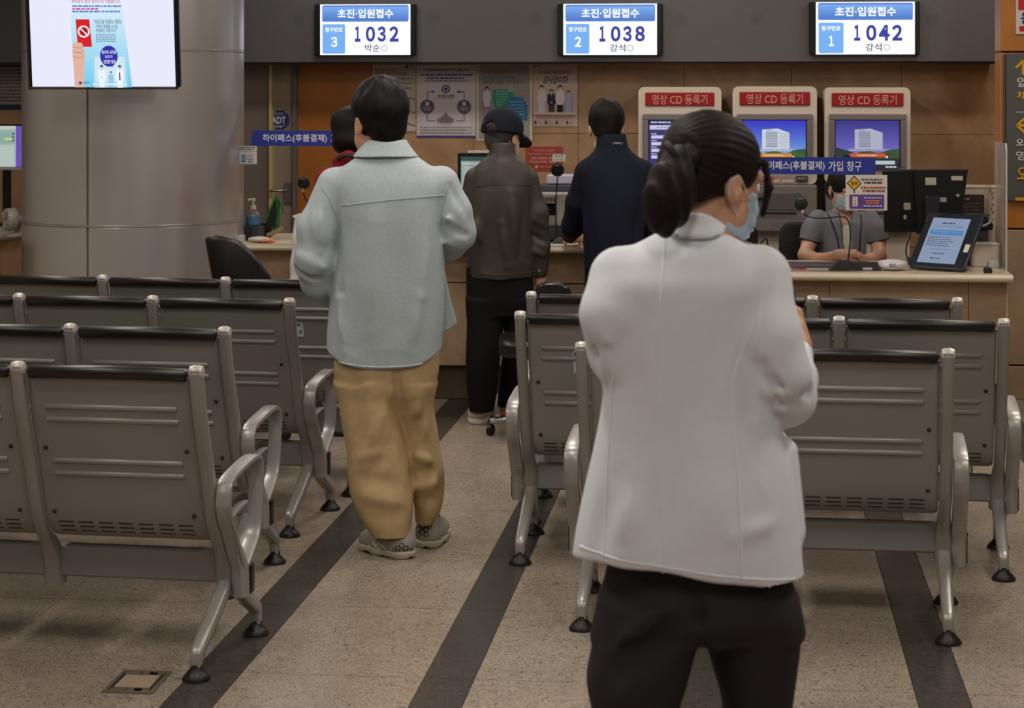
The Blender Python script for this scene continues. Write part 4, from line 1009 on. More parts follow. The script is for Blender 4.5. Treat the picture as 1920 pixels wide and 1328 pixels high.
g.rect(-30, 243, 44, 320, (116, 84, 196)).rect(-30, 243, 30, 320, (176, 196, 186)).rect(-30, 243, 30, 249, (206, 216, 206)).rect(-30, 252, 28, 277, (150, 186, 176)).rect(-30, 279, 27, 319, (196, 210, 204)).rect(8, 266, 24, 269, (226, 230, 150))
for i in range(3): g.rect(23, 256 + 6 * i, 28, 260 + 6 * i, (90, 110, 130))
g.done(t, 'screen_picture')
t = at_desk('desk_monitor', 'monitor with a pale screen left of the man in the black cap', 'monitor', 905, 11.3, .80); k = K(905, 11.3)
z0, z1 = ZP(385, 905, 11.3) - .80, ZP(287, 905, 11.3) - .80
MB().box((0, .02, (z0 + z1) / 2), (95 * k, .04, z1 - z0), None, bev=.005).build('casing', M_BLACK, t); stand(t, z0 + .03)
bpy.context.view_layer.update(); g = gfx_on(t, 905, 160, k, (0, -.0005, CAM_H - .80), emit=.6)
g.rect(864, 294, 948, 380, (170, 196, 184)).rect(864, 294, 948, 302, (70, 96, 90)).rect(866, 305, 946, 309, (220, 226, 220)).rect(868, 312, 900, 360, (200, 214, 208)); g.done(t, 'screen_picture')
MB().box((0, .02, z1 + .006), (.16, .03, .012)).build('paper_strip', M_PAPER, t)
t = at_desk('office_machine', 'low black office machine beside the pale monitor, behind the light blue shirt', 'machine', 826, 11.25, .80)
MB().box((0, 0, .17), (.12, .2, .34), None, bev=.01).build('casing', M_BLACK, t)
t = at_desk('desk_monitor', 'two black monitor backs with white cable tags on the low desk', 'monitor', 1745, 10.94, DZ); k = K(1745, 10.94)
L = lambda px, py, d=0: Vector(((px - 1745) * k, d, CAM_H - (py - 160) * k - DZ))
MB().prism([((px - 1745) * k, CAM_H - (py - 160) * k - DZ) for px, py in ((1657, 322), (1722, 318), (1722, 437), (1661, 438))], (0, .05, 0), (1, 0, 0), (0, 0, 1), (0, .04, 0)).build('left_screen_back', M_BLACK, t, bevel=.004)
MB().prism([((px - 1745) * k, CAM_H - (py - 160) * k - DZ) for px, py in ((1714, 318), (1814, 317), (1802, 415), (1720, 440))], (0, 0, 0), (1, 0, 0), (0, 0, 1), (0, .04, 0)).build('right_screen_back', mat('black_plastic_back', rgb(18, 18, 19), .5, spec=.3), t, bevel=.004)
MB().box(L(1747, 412, -.03), (26 * k, .05, 92 * k), None, bev=.006).build('stand_neck', mat('navy_plastic', rgb(36, 42, 58), .5), t)
MB().box((L(1740, 490).x, 0, .012), (.20, .18, .024), None, bev=.006).build('stand_foot', M_BLACK, t)
cr = mat('cable_tag', rgb(206, 198, 180), .6)
for (a, b, c, d) in ((1735, 333, 1755, 347), (1783, 330, 1804, 338), (1759, 370, 1774, 379)): MB().box(L((a + c) / 2, (b + d) / 2, -.003), ((c - a) * k, .003, (d - b) * k)).build('label_tag', cr, t)
MB().lathe([(.0085, 0), (.0085, .002)], None, L(1795, 366, -.003), 14, Matrix.Rotation(R(90), 3, 'X')).build('round_tag', mat('pale_green_tag', rgb(186, 200, 176), .6), t)
MB().box(L(1701, 387, -.02), (.034, .04, .035), None, bev=.004).build('plug', cr, t); MB().box(L(1697, 407, -.02), (.014, .03, .022), None, bev=.003).build('plug', cr, t)
MB().tube(spline([L(1700, 411, -.04), L(1706, 435, -.05), L(1698, 465, -.06), L(1700, 482, -.10), L(1715, 489, -.15)], 6), .004).build('cable', M_BLACK, t)
MB().tube(spline([L(1765, 380, -.005), L(1766, 410, -.02), L(1770, 425, -.02)], 5), .003).build('cable', M_BLACK, t)
# passbook printer at the middle counter
t = at_desk('passbook_printer', 'white counter printer with dark buttons between the cap and the navy jacket', 'printer', 1036, 11.12, .80); k = K(1036, 11.12)
zz = lambda py: CAM_H - (py - 160) * k - .80; U = lambda px: (px - 1036) * k
def bx_(mb, x0, x1, y0, y1, d0, d1, bev=.004): return mb.box(((U(x0) + U(x1)) / 2, (d0 + d1) / 2, (zz(y0) + zz(y1)) / 2), (U(x1) - U(x0), d1 - d0, zz(y0) - zz(y1)), None, bev=bev)
bx_(MB(), 1000, 1075, 364, 381, -.02, .22).build('upper_body', M_LG, t); bx_(MB(), 1043, 1075, 381, 424, -.02, .22).build('side_column', M_LG, t)
bx_(MB(), 1000, 1043, 404, 424, -.02, .2).build('lower_body', mat('mid_grey_plastic', rgb(150, 146, 148), .45), t); bx_(MB(), 1000, 1043, 381, 404, .03, .2).build('paper_mouth', M_BLACK, t)
bx_(MB(), 1000, 1075, 424, 449, -.04, .22).build('foot_block', M_DG, t)
for i in range(4): bx_(MB(), 1018 + i * 6.4, 1023 + i * 6.4, 370, 378, -.026, -.018, .001).build('button', mat('brown_button', rgb(112, 92, 84), .5), t)
t = at_desk('paper_tray', 'grey paper tray with a white and violet lid behind the counter printer', 'tray', 1046, 11.45, .80)
kk = K(1046, 11.45); zq = lambda py: CAM_H - (py - 160) * kk - .80
MB().box((0, .08, zq(363) / 2), (.17, .12, zq(363)), None, bev=.005).build('support', M_DG, t)
MB().box((0, .03, (zq(346) + zq(363)) / 2), (.20, .2, zq(346) - zq(363)), None, bev=.005).build('tray_front', mat('slate_plastic', rgb(72, 70, 82), .45), t)
MB().box((.02, .05, (zq(328) + zq(345)) / 2), (.16, .16, zq(328) - zq(345)), None, bev=.005).build('lid', mat('pale_lilac_plastic', rgb(196, 190, 206), .4), t)

# tablet on its stand
TD = 10.42; p = C(1774, 461, TD); k = TD / FPX
t = thing('customer_tablet', 'large leaning tablet with a white form on screen, on the low desk', 'tablet', (p.x, p.y, DZ), YAW)
u = Vector((93, -60, -2)) * k; v = Vector((56, 86, 96)) * k; nv = u.cross(v).normalized()
if nv.y > 0: nv = -nv
cen = Vector((0, 0, p.z - DZ))
un, vn = u.normalized(), v.normalized(); n2 = un.cross(vn).normalized()
pr = rrect(u.length, v.length, .018, 4)
low = min((cen + un * a + vn * b - n2 * .02).z for a, b in pr); cen.z += .001 - low
MB().prism(pr, cen - n2 * .02, un, vn, n2 * .02).build('casing', mat('navy_black_plastic', rgb(26, 32, 42), .35), t, bevel=.004)
MB().prism([(-.05, 0), (.05, 0), (.03, .16), (-.03, .16)], cen + vn * (-.10) - n2 * .022, un, (n2 * -.75 + Vector((0, 0, -.25))).normalized() * -1 + Vector((0, 0, -.0)), un * 0 + vn * .02).build('stand', M_BLACK, t) if False else None
MB().tube([cen - n2 * .02, cen - n2 * .02 + Vector((.03, .09, -.08)), Vector(((cen - n2 * .02).x + .04, (cen - n2 * .02).y + .10, .008))], .012, None, 8).build('stand_leg', M_BLACK, t)
bpy.context.view_layer.update(); M = t.matrix_world; q = M.to_3x3()
g = Gfx(M @ cen, q @ un, q @ vn, 0, 0, 1, None, .62, .0004)
w2, h2 = u.length / 2, v.length / 2
sx0, sx1, sy0, sy1 = -w2 * .74, w2 * .60, -h2 * .80, h2 * .84
X_ = lambda f: sx0 + (sx1 - sx0) * f
Y_ = lambda f: sy0 + (sy1 - sy0) * f
g.rect(sx0, sy0, sx1, sy1, (164, 182, 214)).greek(X_(.3), Y_(.10), X_(.62), Y_(.13), (70, 74, 100), 1).greek(X_(.14), Y_(.18), X_(.86), Y_(.195), (110, 120, 150), 2)
g.rect(X_(.06), Y_(.27), X_(.93), Y_(.385), (92, 156, 216)).greek(X_(.12), Y_(.30), X_(.88), Y_(.315), (150, 190, 230), 3).greek(X_(.35), Y_(.345), X_(.6), Y_(.36), (150, 190, 230), 4)
for i in range(5): g.greek(X_(.07), Y_(.43 + .047 * i), X_(.62 + .08 * (i % 3)), Y_(.448 + .047 * i), (90, 96, 126), i + 5)
g.greek(X_(.2), Y_(.70), X_(.76), Y_(.713), (120, 126, 150), 11).greek(X_(.3), Y_(.79), X_(.68), Y_(.815), (110, 116, 146), 12).disc(X_(.36), Y_(.91), .006, (60, 70, 120)).greek(X_(.42), Y_(.90), X_(.58), Y_(.925), (80, 90, 130), 13)
g.done(t, 'screen_picture')
MB().box((0, 0, 0), (.024, .001, .052), None).build('white_tag', cr, t)
tg = t.children[-1]; Mx = Matrix((un, -n2, vn)).transposed().to_4x4(); Mx.translation = cen + un * (w2 * .82) + vn * (-h2 * .25) + n2 * .001; tg.matrix_local = Mx
# small things on the low desk
t = at_desk('tissue_pack', 'white tissue pack printed with violet letters left of the tablet', 'packet', 1674, 10.50, DZ)
blob(.078, .05, .028, 11, rough=.16).build('wrapper', mat('white_film', rgb(206, 202, 204), .3), t)
bpy.context.view_layer.update(); g = gfx_on(t, 0, 0, 1, (0, -.052, .03)); g.text('think', -.022, -.012, .02, .010, (96, 90, 160), .02); g.done(t)
t = at_desk('name_stand', 'long black name stand in front of the clerk\'s forearms', 'stand', 1622, 10.50, DZ); MB().prism([(-.03, 0), (.03, 0), (0.012, .04), (-.005, .042)], (-.075, 0, 0), (0, 1, 0), (0, 0, 1), (.15, 0, 0)).build('block', M_BLACKM, t)
MB().box((.01, -.031, .010), (.045, .002, .014)).build('card', M_LG, t)
t = at_desk('red_pen', 'small red pen lying left of the microphone base', 'pen', 1498, 10.52, DZ); MB().tube([(-.035, .01, .006), (.02, 0, .0065), (.036, -.004, .006)], [.004, .0055, .003], None, 8).build('barrel', mat('red_plastic', rgb(176, 34, 38), .4), t); MB().tube([(-.036, .0102, .006), (-.047, .0125, .006)], [.004, .0015], None, 8).build('tip', M_LG, t)
t = at_desk('desk_pad', 'dark blotter mat lying on the low desk under the clerk\'s hands', 'mat', 1560, 10.76, DZ); MB().box((0, 0, .003), (.52, .3, .006), None, bev=.002).build('mat', mat('dark_mat', rgb(62, 60, 64), .6), t)
t = at_desk('white_box', 'white plastic box behind the tablet at the right end of the desk', 'box', 1846, 10.80, DZ); k = K(1846, 10.80); h = ZP(455, 1846, 10.80) - DZ
MB().box((0, 0, h / 2 - .004), (50 * k, .12, h - .008), None, bev=.005).build('body', M_KIOSK, t); MB().box((0, 0, h - .004), (51 * k, .125, .008), None, bev=.002).build('lid', M_PAPER, t)
t = at_desk('power_adapter', 'small black power adapter at the front of the desk\'s right end', 'adapter', 1852, 10.42, DZ); MB().box((0, 0, .012), (.038, .05, .024), None, bev=.004).build('body', M_BLACKM, t); MB().tube(spline([(.02, 0, .008), (.05, .01, .004), (.08, .05, .004)], 5), .0025).build('cord', M_LG, t)
t = at_desk('desk_phone', 'black desk telephone with a silver edge behind the tablet', 'telephone', 1828, 10.95, DZ); k = K(1828, 10.95); z0 = ZP(430, 1828, 10.95) - DZ
MB().box((0, .02, z0 / 2), (.12, .14, z0), None, bev=.005).build('stand', M_DG, t)
MB().prism([(-.085, z0), (.08, z0), (.085, z0 + .03), (.05, z0 + .052), (-.02, z0 + .055), (-.075, z0 + .03)], (0, -.06, 0), (1, 0, 0), (0, 0, 1), (0, .16, 0)).build('body', M_BLACK, t, bevel=.004)
MB().tube(spline([(.03, -.07, z0 + .02), (.06, -.075, z0 + .035), (.083, -.07, z0 + .06)], 5), .006).build('silver_edge', M_LG, t)
MB().tube([(-.07, -.05, z0 + .062), (-.03, -.05, z0 + .07), (.03, -.05, z0 + .07), (.06, -.05, z0 + .06)], [.018, .012, .012, .018], None, 10).build('handset', M_BLACK, t)
t = at_desk('desk_partition', 'beige desk partition with a small flower print behind the right end of the desk', 'partition', 1840, 11.14, 0); k = K(1840, 11.14); zt = ZP(347, 1840, 11.14)
MB().box((0, 0, zt / 2 - .008), (70 * k, .03, zt - .016)).build('panel', mat('beige_panel', rgb(190, 166, 148), .6), t); MB().box((0, 0, zt - .008), (72 * k, .04, .016), None, bev=.003).build('top_rail', M_KIOSK, t)
bpy.context.view_layer.update(); g = gfx_on(t, 1840, 160, k, (0, -.0155, CAM_H)); 
for i, (a, b) in enumerate(((1856, 358), (1859, 364), (1862, 361), (1861, 371), (1860, 383), (1858, 391), (1861, 397))): g.disc(a, b, 1.6, (176, 120, 60) if i % 2 else (120, 84, 50), 2.4, 8)
g.line([(1855, 356), (1861, 372)], .8, (150, 104, 60)); g.done(t)
t = at_desk('notice_plate', 'dark brown plate with faint lettering standing behind the monitor backs', 'sign', 1824, 11.07, DZ); k = K(1824, 11.07); z0, z1 = ZP(406, 1824, 11.07) - DZ, ZP(365, 1824, 11.07) - DZ
MB().prism(rrect(42 * k, z1 - z0, .008, 3), (0, 0, (z0 + z1) / 2), (1, 0, 0), (0, 0, 1), (0, .006, 0)).build('plate', flat(52, 34, 32), t); MB().box((0, .012, z0 / 2 + .02), (.03, .01, z0 + .04)).build('post', M_BLACK, t)
bpy.context.view_layer.update(); g = gfx_on(t, 1824, 160, k, (0, -.0002, CAM_H - DZ)); g.greek(1806, 371, 1820, 375, (150, 120, 116), 1)
for i in range(4): g.greek(1806, 381 + 6 * i, 1836 - 4 * (i % 2), 383 + 6 * i, (112, 84, 82), i + 2)
g.done(t)
# low clear pane with rounded corner in front of the clerk
t = at_desk('acrylic_guard', 'low clear guard with rounded corner standing before the clerk\'s hands', 'screen', 1530, 10.40, DZ); k = K(1530, 10.40); h = ZP(417, 1530, 10.40) - DZ
pl = rrect(168 * k, h * 2, .03, 5); pl = [(a, b) for a, b in pl if b >= 0] + []
pl = sorted([q for q in pl if q[0] > 0], key=lambda q: q[1]) + sorted([q for q in pl if q[0] <= 0], key=lambda q: -q[1])
pl = [(84 * k, 0)] + pl + [(-84 * k, 0)]
MB().prism(pl, (0, 0, 0), (1, 0, 0), (0, 0, 1), (0, .004, 0)).build('sheet', M_ACR, t)
# end sheet at the right end of the desk
t = at_desk('acrylic_end_sheet', 'pale acrylic end sheet at the right end of the low desk', 'screen', 1886, 10.56, DZ); h = ZP(270, 1886, 10.56) - DZ
pl = [(0, 0), (.46, 0), (.46, h)] + [(.03 - .03 * math.sin(R(a)), h - .03 + .03 * math.cos(R(a))) for a in (0, 30, 60, 90)]
m_fr = mat('frosted_acrylic', rgb(200, 190, 182), .35); m_fr.node_tree.nodes['Principled BSDF'].inputs['Alpha'].default_value = .45
MB().prism(pl, (0, 0, 0), (0, 1, 0), (0, 0, 1), (.006, 0, 0)).build('sheet', m_fr, t)
MB().tube([(.003, -.002, 0)] + [(.003, a - .002, b) for a, b in pl[:2:-1]] , .0045, None, 8).build('bright_edge', M_EDGE, t)
# fan on the side counter
pf = C(18, 412, 11.6); t = thing('desk_fan', 'white desk fan on the side counter at the far left edge', 'fan', (pf.x, pf.y, .80), YAW + R(-60))
c = Vector((0, 0, pf.z - .80)); q = Matrix.Rotation(R(90), 3, 'X')
MB().lathe([(.055, .022), (.062, .012), (.062, -.03), (.05, -.042), (.02, -.05), (.018, -.10), (.010, -.105)], None, c, 24, q).build('housing', mat('fan_white', rgb(176, 168, 158), .45), t)
cage = MB()
for i in range(18):
    a = 2 * math.pi * i / 18; cage.tube([c + Vector((math.cos(a) * .012, -.03, math.sin(a) * .012)), c + Vector((math.cos(a) * .04, -.034, math.sin(a) * .04)), c + Vector((math.cos(a) * .062, -.018, math.sin(a) * .062))], .0016, None, 5)
cage.build('guard', MATS['fan_white'], t)['kind'] = 'stuff'
for i in range(4):
    a = math.pi / 2 * i; MB().prism([(.01, -.008), (.05, -.022), (.052, .012), (.012, .010)], c + Vector((0, -.022, 0)), (math.cos(a), 0, math.sin(a)), (-math.sin(a), .3, math.cos(a)), (0, .002, 0)).build('blade', M_LG, t)
MB().tube([c + Vector((0, .05, 0)), Vector((0, .055, .03)), (0, .03, .012)], .012, None, 8).build('stem', MATS['fan_white'], t); MB().lathe([(.055, 0), (.055, .010), (.02, .018)], None, (0, .03, 0), 20).build('base', MATS['fan_white'], t)
# floor outlet cover
pts = [F(190, 1300), F(285, 1303), F(322, 1262), F(232, 1259)]
cx_ = sum((p for p in pts), Vector()) / 4; t = thing('floor_outlet', 'flat metal floor outlet cover set in the tiles at bottom left', 'outlet', cx_)
M_OUT = mat('outlet_metal', rgb(132, 122, 108), .4, metal=.5); Q = [p - cx_ for p in pts]
def ring_quad(mb, f0, f1, z0, z1):
    vs = [q * f0 + Vector((0, 0, z0)) for q in Q] + [q * f1 + Vector((0, 0, z0)) for q in Q] + [q * f0 + Vector((0, 0, z1)) for q in Q] + [q * f1 + Vector((0, 0, z1)) for q in Q]
    fs = []
    for i in range(4):
        j = (i + 1) % 4; fs += [(8 + i, 8 + j, 12 + j, 12 + i), (i, j, 8 + j, 8 + i), (4 + j, 4 + i, 12 + i, 12 + j)]
    return mb.add(vs, fs)
ring_quad(MB(), 1.0, .86, 0, .005).build('frame', M_OUT, t)
MB().add([q * .855 + Vector((0, 0, .0012)) for q in Q], [(0, 1, 2, 3)]).build('gap', M_SLOT, t)
e1, e2 = Q[1] - Q[0], Q[3] - Q[0]
def patch(a0, a1, b0, b1, z, nm, m):
    o = Q[0]; ps = [o + e1 * a + e2 * b for a, b in ((a0, b0), (a1, b0), (a1, b1), (a0, b1))]
    MB().prism([(0, 0)], (0, 0, 0), (1, 0, 0), (0, 1, 0), (0, 0, 0)); mb = MB(); mb.add([p + Vector((0, 0, .0012)) for p in ps] + [p + Vector((0, 0, z)) for p in ps], [(4, 5, 6, 7), (0, 1, 5, 4), (1, 2, 6, 5), (2, 3, 7, 6), (3, 0, 4, 7)]).build(nm, m, t)
patch(.14, .84, .24, .80, .004, 'lid', mat('outlet_lid', rgb(160, 142, 122), .5, noise=.1, nscale=60))
for a in (.10, .44, .58): patch(a, a + (.30 if a != .58 else .3), .09, .19, .0035, 'flap', M_OUT); patch(a, a + .3, .84, .93, .0035, 'flap', M_OUT)
# grey foot box at the end of the left counter front
p = F(640, 820); t = thing('foot_box', 'grey box on a black base on the floor beside the left benches\' rear arm loop', 'box', (p.x, p.y, 0), 0); k = floor_depth(820) / FPX
MB().box((.03, .15, .025), (64 * k, .28, .05), None, bev=.006).build('base', M_BLACKM, t); MB().box((.03, .15, .05 + .05), (66 * k, .3, .10), None, bev=.008).build('body', mat('foot_grey', rgb(98, 94, 92), .45), t); MB().box((.03, .15, .165), (50 * k, .25, .03), None, bev=.01).build('pad', M_BLACKM, t)
# ------------------------------------------------------------------ people: bodies and clothes as smooth unions of tapered shapes
V = lambda *a: np.array(a, float)
def cone(a, b, ra, rb, sq=None):
    """tapered capsule a->b"""
    a, b = np.array(a, float), np.array(b, float); ba = b - a; L2 = max(float(ba @ ba), 1e-9)
    def f(P):
        pa = P - a; t = np.clip((pa @ ba) / L2, 0, 1); q = pa - t[:, None] * ba
        if sq is not None: q = q * sq
        return np.sqrt((q * q).sum(1)) - (ra + (rb - ra) * t)
    return f
def ell(c, r, M=None):
    c, r = np.array(c, float), np.array(r, float)
    def f(P):
        q = P - c
        if M is not None: q = q @ M          # columns of M = local axes
        k0 = np.sqrt(((q / r) ** 2).sum(1)); k1 = np.sqrt(((q / (r * r)) ** 2).sum(1)) + 1e-9
        return k0 * (k0 - 1) / k1
    return f
def boxf(c, h, r=.01, M=None):
    c, h = np.array(c, float), np.array(h, float)
    def f(P):
        q = P - c
        if M is not None: q = q @ M
        q = np.abs(q) - (h - r); return np.sqrt((np.maximum(q, 0) ** 2).sum(1)) + np.minimum(q.max(1), 0) - r
    return f
def loft(rows, p=2.4):
    """stack of rounded sections; rows of (z, x_left, x_right, y_near, y_far)"""
    A = np.array(sorted(rows), float); z0, z1 = A[0, 0], A[-1, 0]
    zz = np.linspace(z0, z1, 64); n = len(A)
    # smooth interpolation (Catmull-Rom in index space by z)
    S = np.zeros((64, 4))
    m = np.zeros((n, 4))
    for i in range(n):
        a, b = max(i - 1, 0), min(i + 1, n - 1); m[i] = (A[b, 1:] - A[a, 1:]) / max(A[b, 0] - A[a, 0], 1e-6)
    for k, z in enumerate(zz):
        i = min(max(int(np.searchsorted(A[:, 0], z)) - 1, 0), n - 2); h = A[i + 1, 0] - A[i, 0]; t = (z - A[i, 0]) / h
        S[k] = (2 * t**3 - 3 * t**2 + 1) * A[i, 1:] + (t**3 - 2 * t**2 + t) * h * m[i] + (-2 * t**3 + 3 * t**2) * A[i + 1, 1:] + (t**3 - t**2) * h * m[i + 1]
    def f(P):
        z = np.clip(P[:, 2], z0, z1)
        xl, xr, yn, yf = (np.interp(z, zz, S[:, j]) for j in range(4))
        rx, ry = (xr - xl) / 2, (yf - yn) / 2
        q = (np.abs((P[:, 0] - (xl + xr) / 2) / rx) ** p + np.abs((P[:, 1] - (yn + yf) / 2) / ry) ** p) ** (1 / p)
        d = (q - 1) * np.minimum(rx, ry) * (.75 + .25 * np.minimum(rx, ry) / np.maximum(rx, ry))
        c = np.maximum(P[:, 2] - z1, z0 - P[:, 2])
        return np.maximum(d, c)
    return f
def chain(pts, rads, k=.02):
    fs = [cone(a, b, ra, rb) for a, b, ra, rb in zip(pts, pts[1:], rads, rads[1:])]
    def f(P):
        d = fs[0](P)
        for g in fs[1:]: d = smin(d, g(P), k)
        return d
    return f
def smin(a, b, k):
    h = np.clip(.5 + .5 * (b - a) / k, 0, 1); return b * (1 - h) + a * h - k * h * (1 - h)
class Body:
    def __init__(s): s.ops = []; s.warp = None
    def add(s, f, k=.02): s.ops.append(('+', f, k)); return s
    def sub(s, f, k=.01): s.ops.append(('-', f, k)); return s
    def keep(s, f, k=.004): s.ops.append(('^', f, k)); return s
    def disp(s, f): s.ops.append(('d', f, 0)); return s
    def __call__(s, P):
        d = None
        for o, f, k in s.ops:
            if o == 'd': d = d + f(P); continue
            e = f(P)
            if d is None: d = e
            elif o == '+': d = smin(d, e, k)
            elif o == '-': d = -smin(-d, e, k)
            else: d = -smin(-d, -e, k)
        return d
def plane(pt, n):
    n = np.array(n, float); n /= np.linalg.norm(n); pt = np.array(pt, float)
    return lambda P: (P - pt) @ n
def waves(seed, amp, freq, n=6, bias=(1, 1, 1)):
    """smooth irregular relief"""
    r = np.random.RandomState(seed); Kv = r.normal(size=(n, 3)) * np.array(bias) * freq; ph = r.uniform(0, 6.28, n); am = r.uniform(.5, 1, n); am *= amp / am.sum() * 1.6
    def f(P):
        return (np.sin(P @ Kv.T + ph) * am).sum(1)
    return f
def folds(segs, k=.02):
    """list of (a, b, radius, depth): soft ridges (depth > 0) or grooves (depth < 0) laid along segments"""
    S = [(np.array(a, float), np.array(b, float), r, d) for a, b, r, d in segs]
    def f(P):
        out = np.zeros(len(P))
        for a, b, r, d in S:
            ba = b - a; t = np.clip(((P - a) @ ba) / max(float(ba @ ba), 1e-9), 0, 1); q = P - a - t[:, None] * ba
            out -= 1.7 * d * np.exp(-(q * q).sum(1) / (r * r)) * (.35 + .65 * np.sin(np.pi * np.clip(t, .08, .92)))
        return out
    return f
def polymesh(f, lo, hi, h, name, m, parent, proj=2):
    """surface nets on a block-sparse grid"""
    lo, hi = np.array(lo, float), np.array(hi, float); B = 8
    nb = np.ceil((hi - lo) / (h * B)).astype(int) + 1; n = nb * B + 1
    bc = np.stack(np.meshgrid(*[np.arange(k) for k in nb], indexing='ij'), -1).reshape(-1, 3)
    cen = lo + (bc + .5) * B * h
    db = f(cen); near = np.abs(db) < B * h * 1.4
    D = np.empty(n, np.float32)
    full = np.repeat(np.repeat(np.repeat(np.sign(db).reshape(nb), B, 0), B, 1), B, 2) * 9.0
    D[:] = 9.0; D[:-1, :-1, :-1] = full
    off = np.stack(np.meshgrid(*[np.arange(B + 1)] * 3, indexing='ij'), -1).reshape(-1, 3)
    idx = (bc[near][:, None, :] * B + off[None]).reshape(-1, 3)
    lin = np.unique(np.ravel_multi_index(idx.T, n)); ii = np.stack(np.unravel_index(lin, n), 1)
    val = np.concatenate([f(lo + c * h) for c in np.array_split(ii, max(1, len(ii) // 200000))])
    D.ravel()[lin] = val
    s = D < 0
    c = [s[i:n[0] - 1 + i, j:n[1] - 1 + j, k:n[2] - 1 + k] for i in (0, 1) for j in (0, 1) for k in (0, 1)]
    tot = sum(x.astype(np.int8) for x in c); cell = (tot > 0) & (tot < 8)
    ci = np.argwhere(cell); vid = -np.ones(cell.shape, np.int32); vid[cell] = np.arange(len(ci))
    acc = np.zeros((len(ci), 3)); cnt = np.zeros(len(ci))
    C8 = [(i, j, k) for i in (0, 1) for j in (0, 1) for k in (0, 1)]
    dv = {q: D[ci[:, 0] + q[0], ci[:, 1] + q[1], ci[:, 2] + q[2]].astype(float) for q in C8}
    for a in C8:
        for ax in range(3):
            if a[ax]: continue
            b = tuple(a[i] + (i == ax) for i in range(3)); da, d2 = dv[a], dv[b]
            x = (da < 0) != (d2 < 0); t = np.clip(da / np.where(x, da - d2, 1), 0, 1)
            p = np.array(a, float) + t[:, None] * (np.array(b) - np.array(a)); acc[x] += p[x]; cnt[x] += 1
    v = lo + (ci + acc / np.maximum(cnt, 1)[:, None]) * h
    quads = []
    for ax in range(3):
        u, w = (ax + 1) % 3, (ax + 2) % 3
        sl0 = [slice(None)] * 3; sl1 = [slice(None)] * 3; sl0[ax] = slice(0, -1); sl1[ax] = slice(1, None)
        ch = s[tuple(sl0)] != s[tuple(sl1)]; e = np.argwhere(ch)
        e = e[(e[:, u] > 0) & (e[:, w] > 0) & (e[:, u] < n[u] - 1) & (e[:, w] < n[w] - 1)]
        ins = s[e[:, 0], e[:, 1], e[:, 2]]
        def vd(du, dw):
            q = e.copy(); q[:, u] += du; q[:, w] += dw; return vid[q[:, 0], q[:, 1], q[:, 2]]
        Q = np.stack([vd(-1, -1), vd(0, -1), vd(0, 0), vd(-1, 0)], 1)
        Q[~ins] = Q[~ins][:, ::-1]; quads.append(Q)
    quads = np.concatenate(quads); quads = quads[(quads >= 0).all(1)]
    for _ in range(proj):
        d = f(v); e = 1e-3
        g = np.stack([f(v + np.eye(3)[i] * e) - d for i in range(3)], 1) / e
        gl = (g * g).sum(1); step = np.clip(d / np.maximum(gl, .05), -h * .6, h * .6); v = v - step[:, None] * g
    me = bpy.data.meshes.new(name); me.vertices.add(len(v)); me.vertices.foreach_set('co', v.astype(np.float32).ravel())
    me.loops.add(len(quads) * 4); me.loops.foreach_set('vertex_index', quads.astype(np.int32).ravel())
    me.polygons.add(len(quads)); me.polygons.foreach_set('loop_start', np.arange(0, len(quads) * 4, 4, dtype=np.int32))
    me.update(calc_edges=True); me.validate()
    me.polygons.foreach_set('use_smooth', np.ones(len(me.polygons), bool)); me.materials.append(m)
    o = bpy.data.objects.new(name, me); COL.objects.link(o); o.parent = parent
    return o
def seam(f, pts, r, name, m, parent, y0=-.6, off=.0, n=24, dirn=(0, 1, 0)):
    """thin raised seam: points (x, z) dropped on to the surface from the viewer's side"""
    P = spline([(a, 0, b) for a, b in pts], max(2, n // max(1, len(pts) - 1)))
    q = np.array([(p.x, y0, p.z) for p in P]); hit = np.zeros(len(q), bool); dn = np.array(dirn, float)
    for _ in range(220):
        d = f(q); go = ~hit & (d > .0008); q[go] += dn * np.clip(d[go], .0012, .05)[:, None] * .8; hit = d <= .0008
    q = q[hit]
    if len(q) < 3: return None
    q[:, 1] += off
    return MB().tube([tuple(x) for x in q], r, None, 6).build(name, m, parent)
def rotm(yaw=0, pitch=0, roll=0):
    """columns = local x (right), y (face), z (up); yaw about z, pitch nods the face down"""
    M = Matrix.Rotation(R(yaw), 3, 'Z') @ Matrix.Rotation(R(-pitch), 3, 'X') @ Matrix.Rotation(R(roll), 3, 'Y')
    return np.array([[M[i][j] for j in range(3)] for i in range(3)])
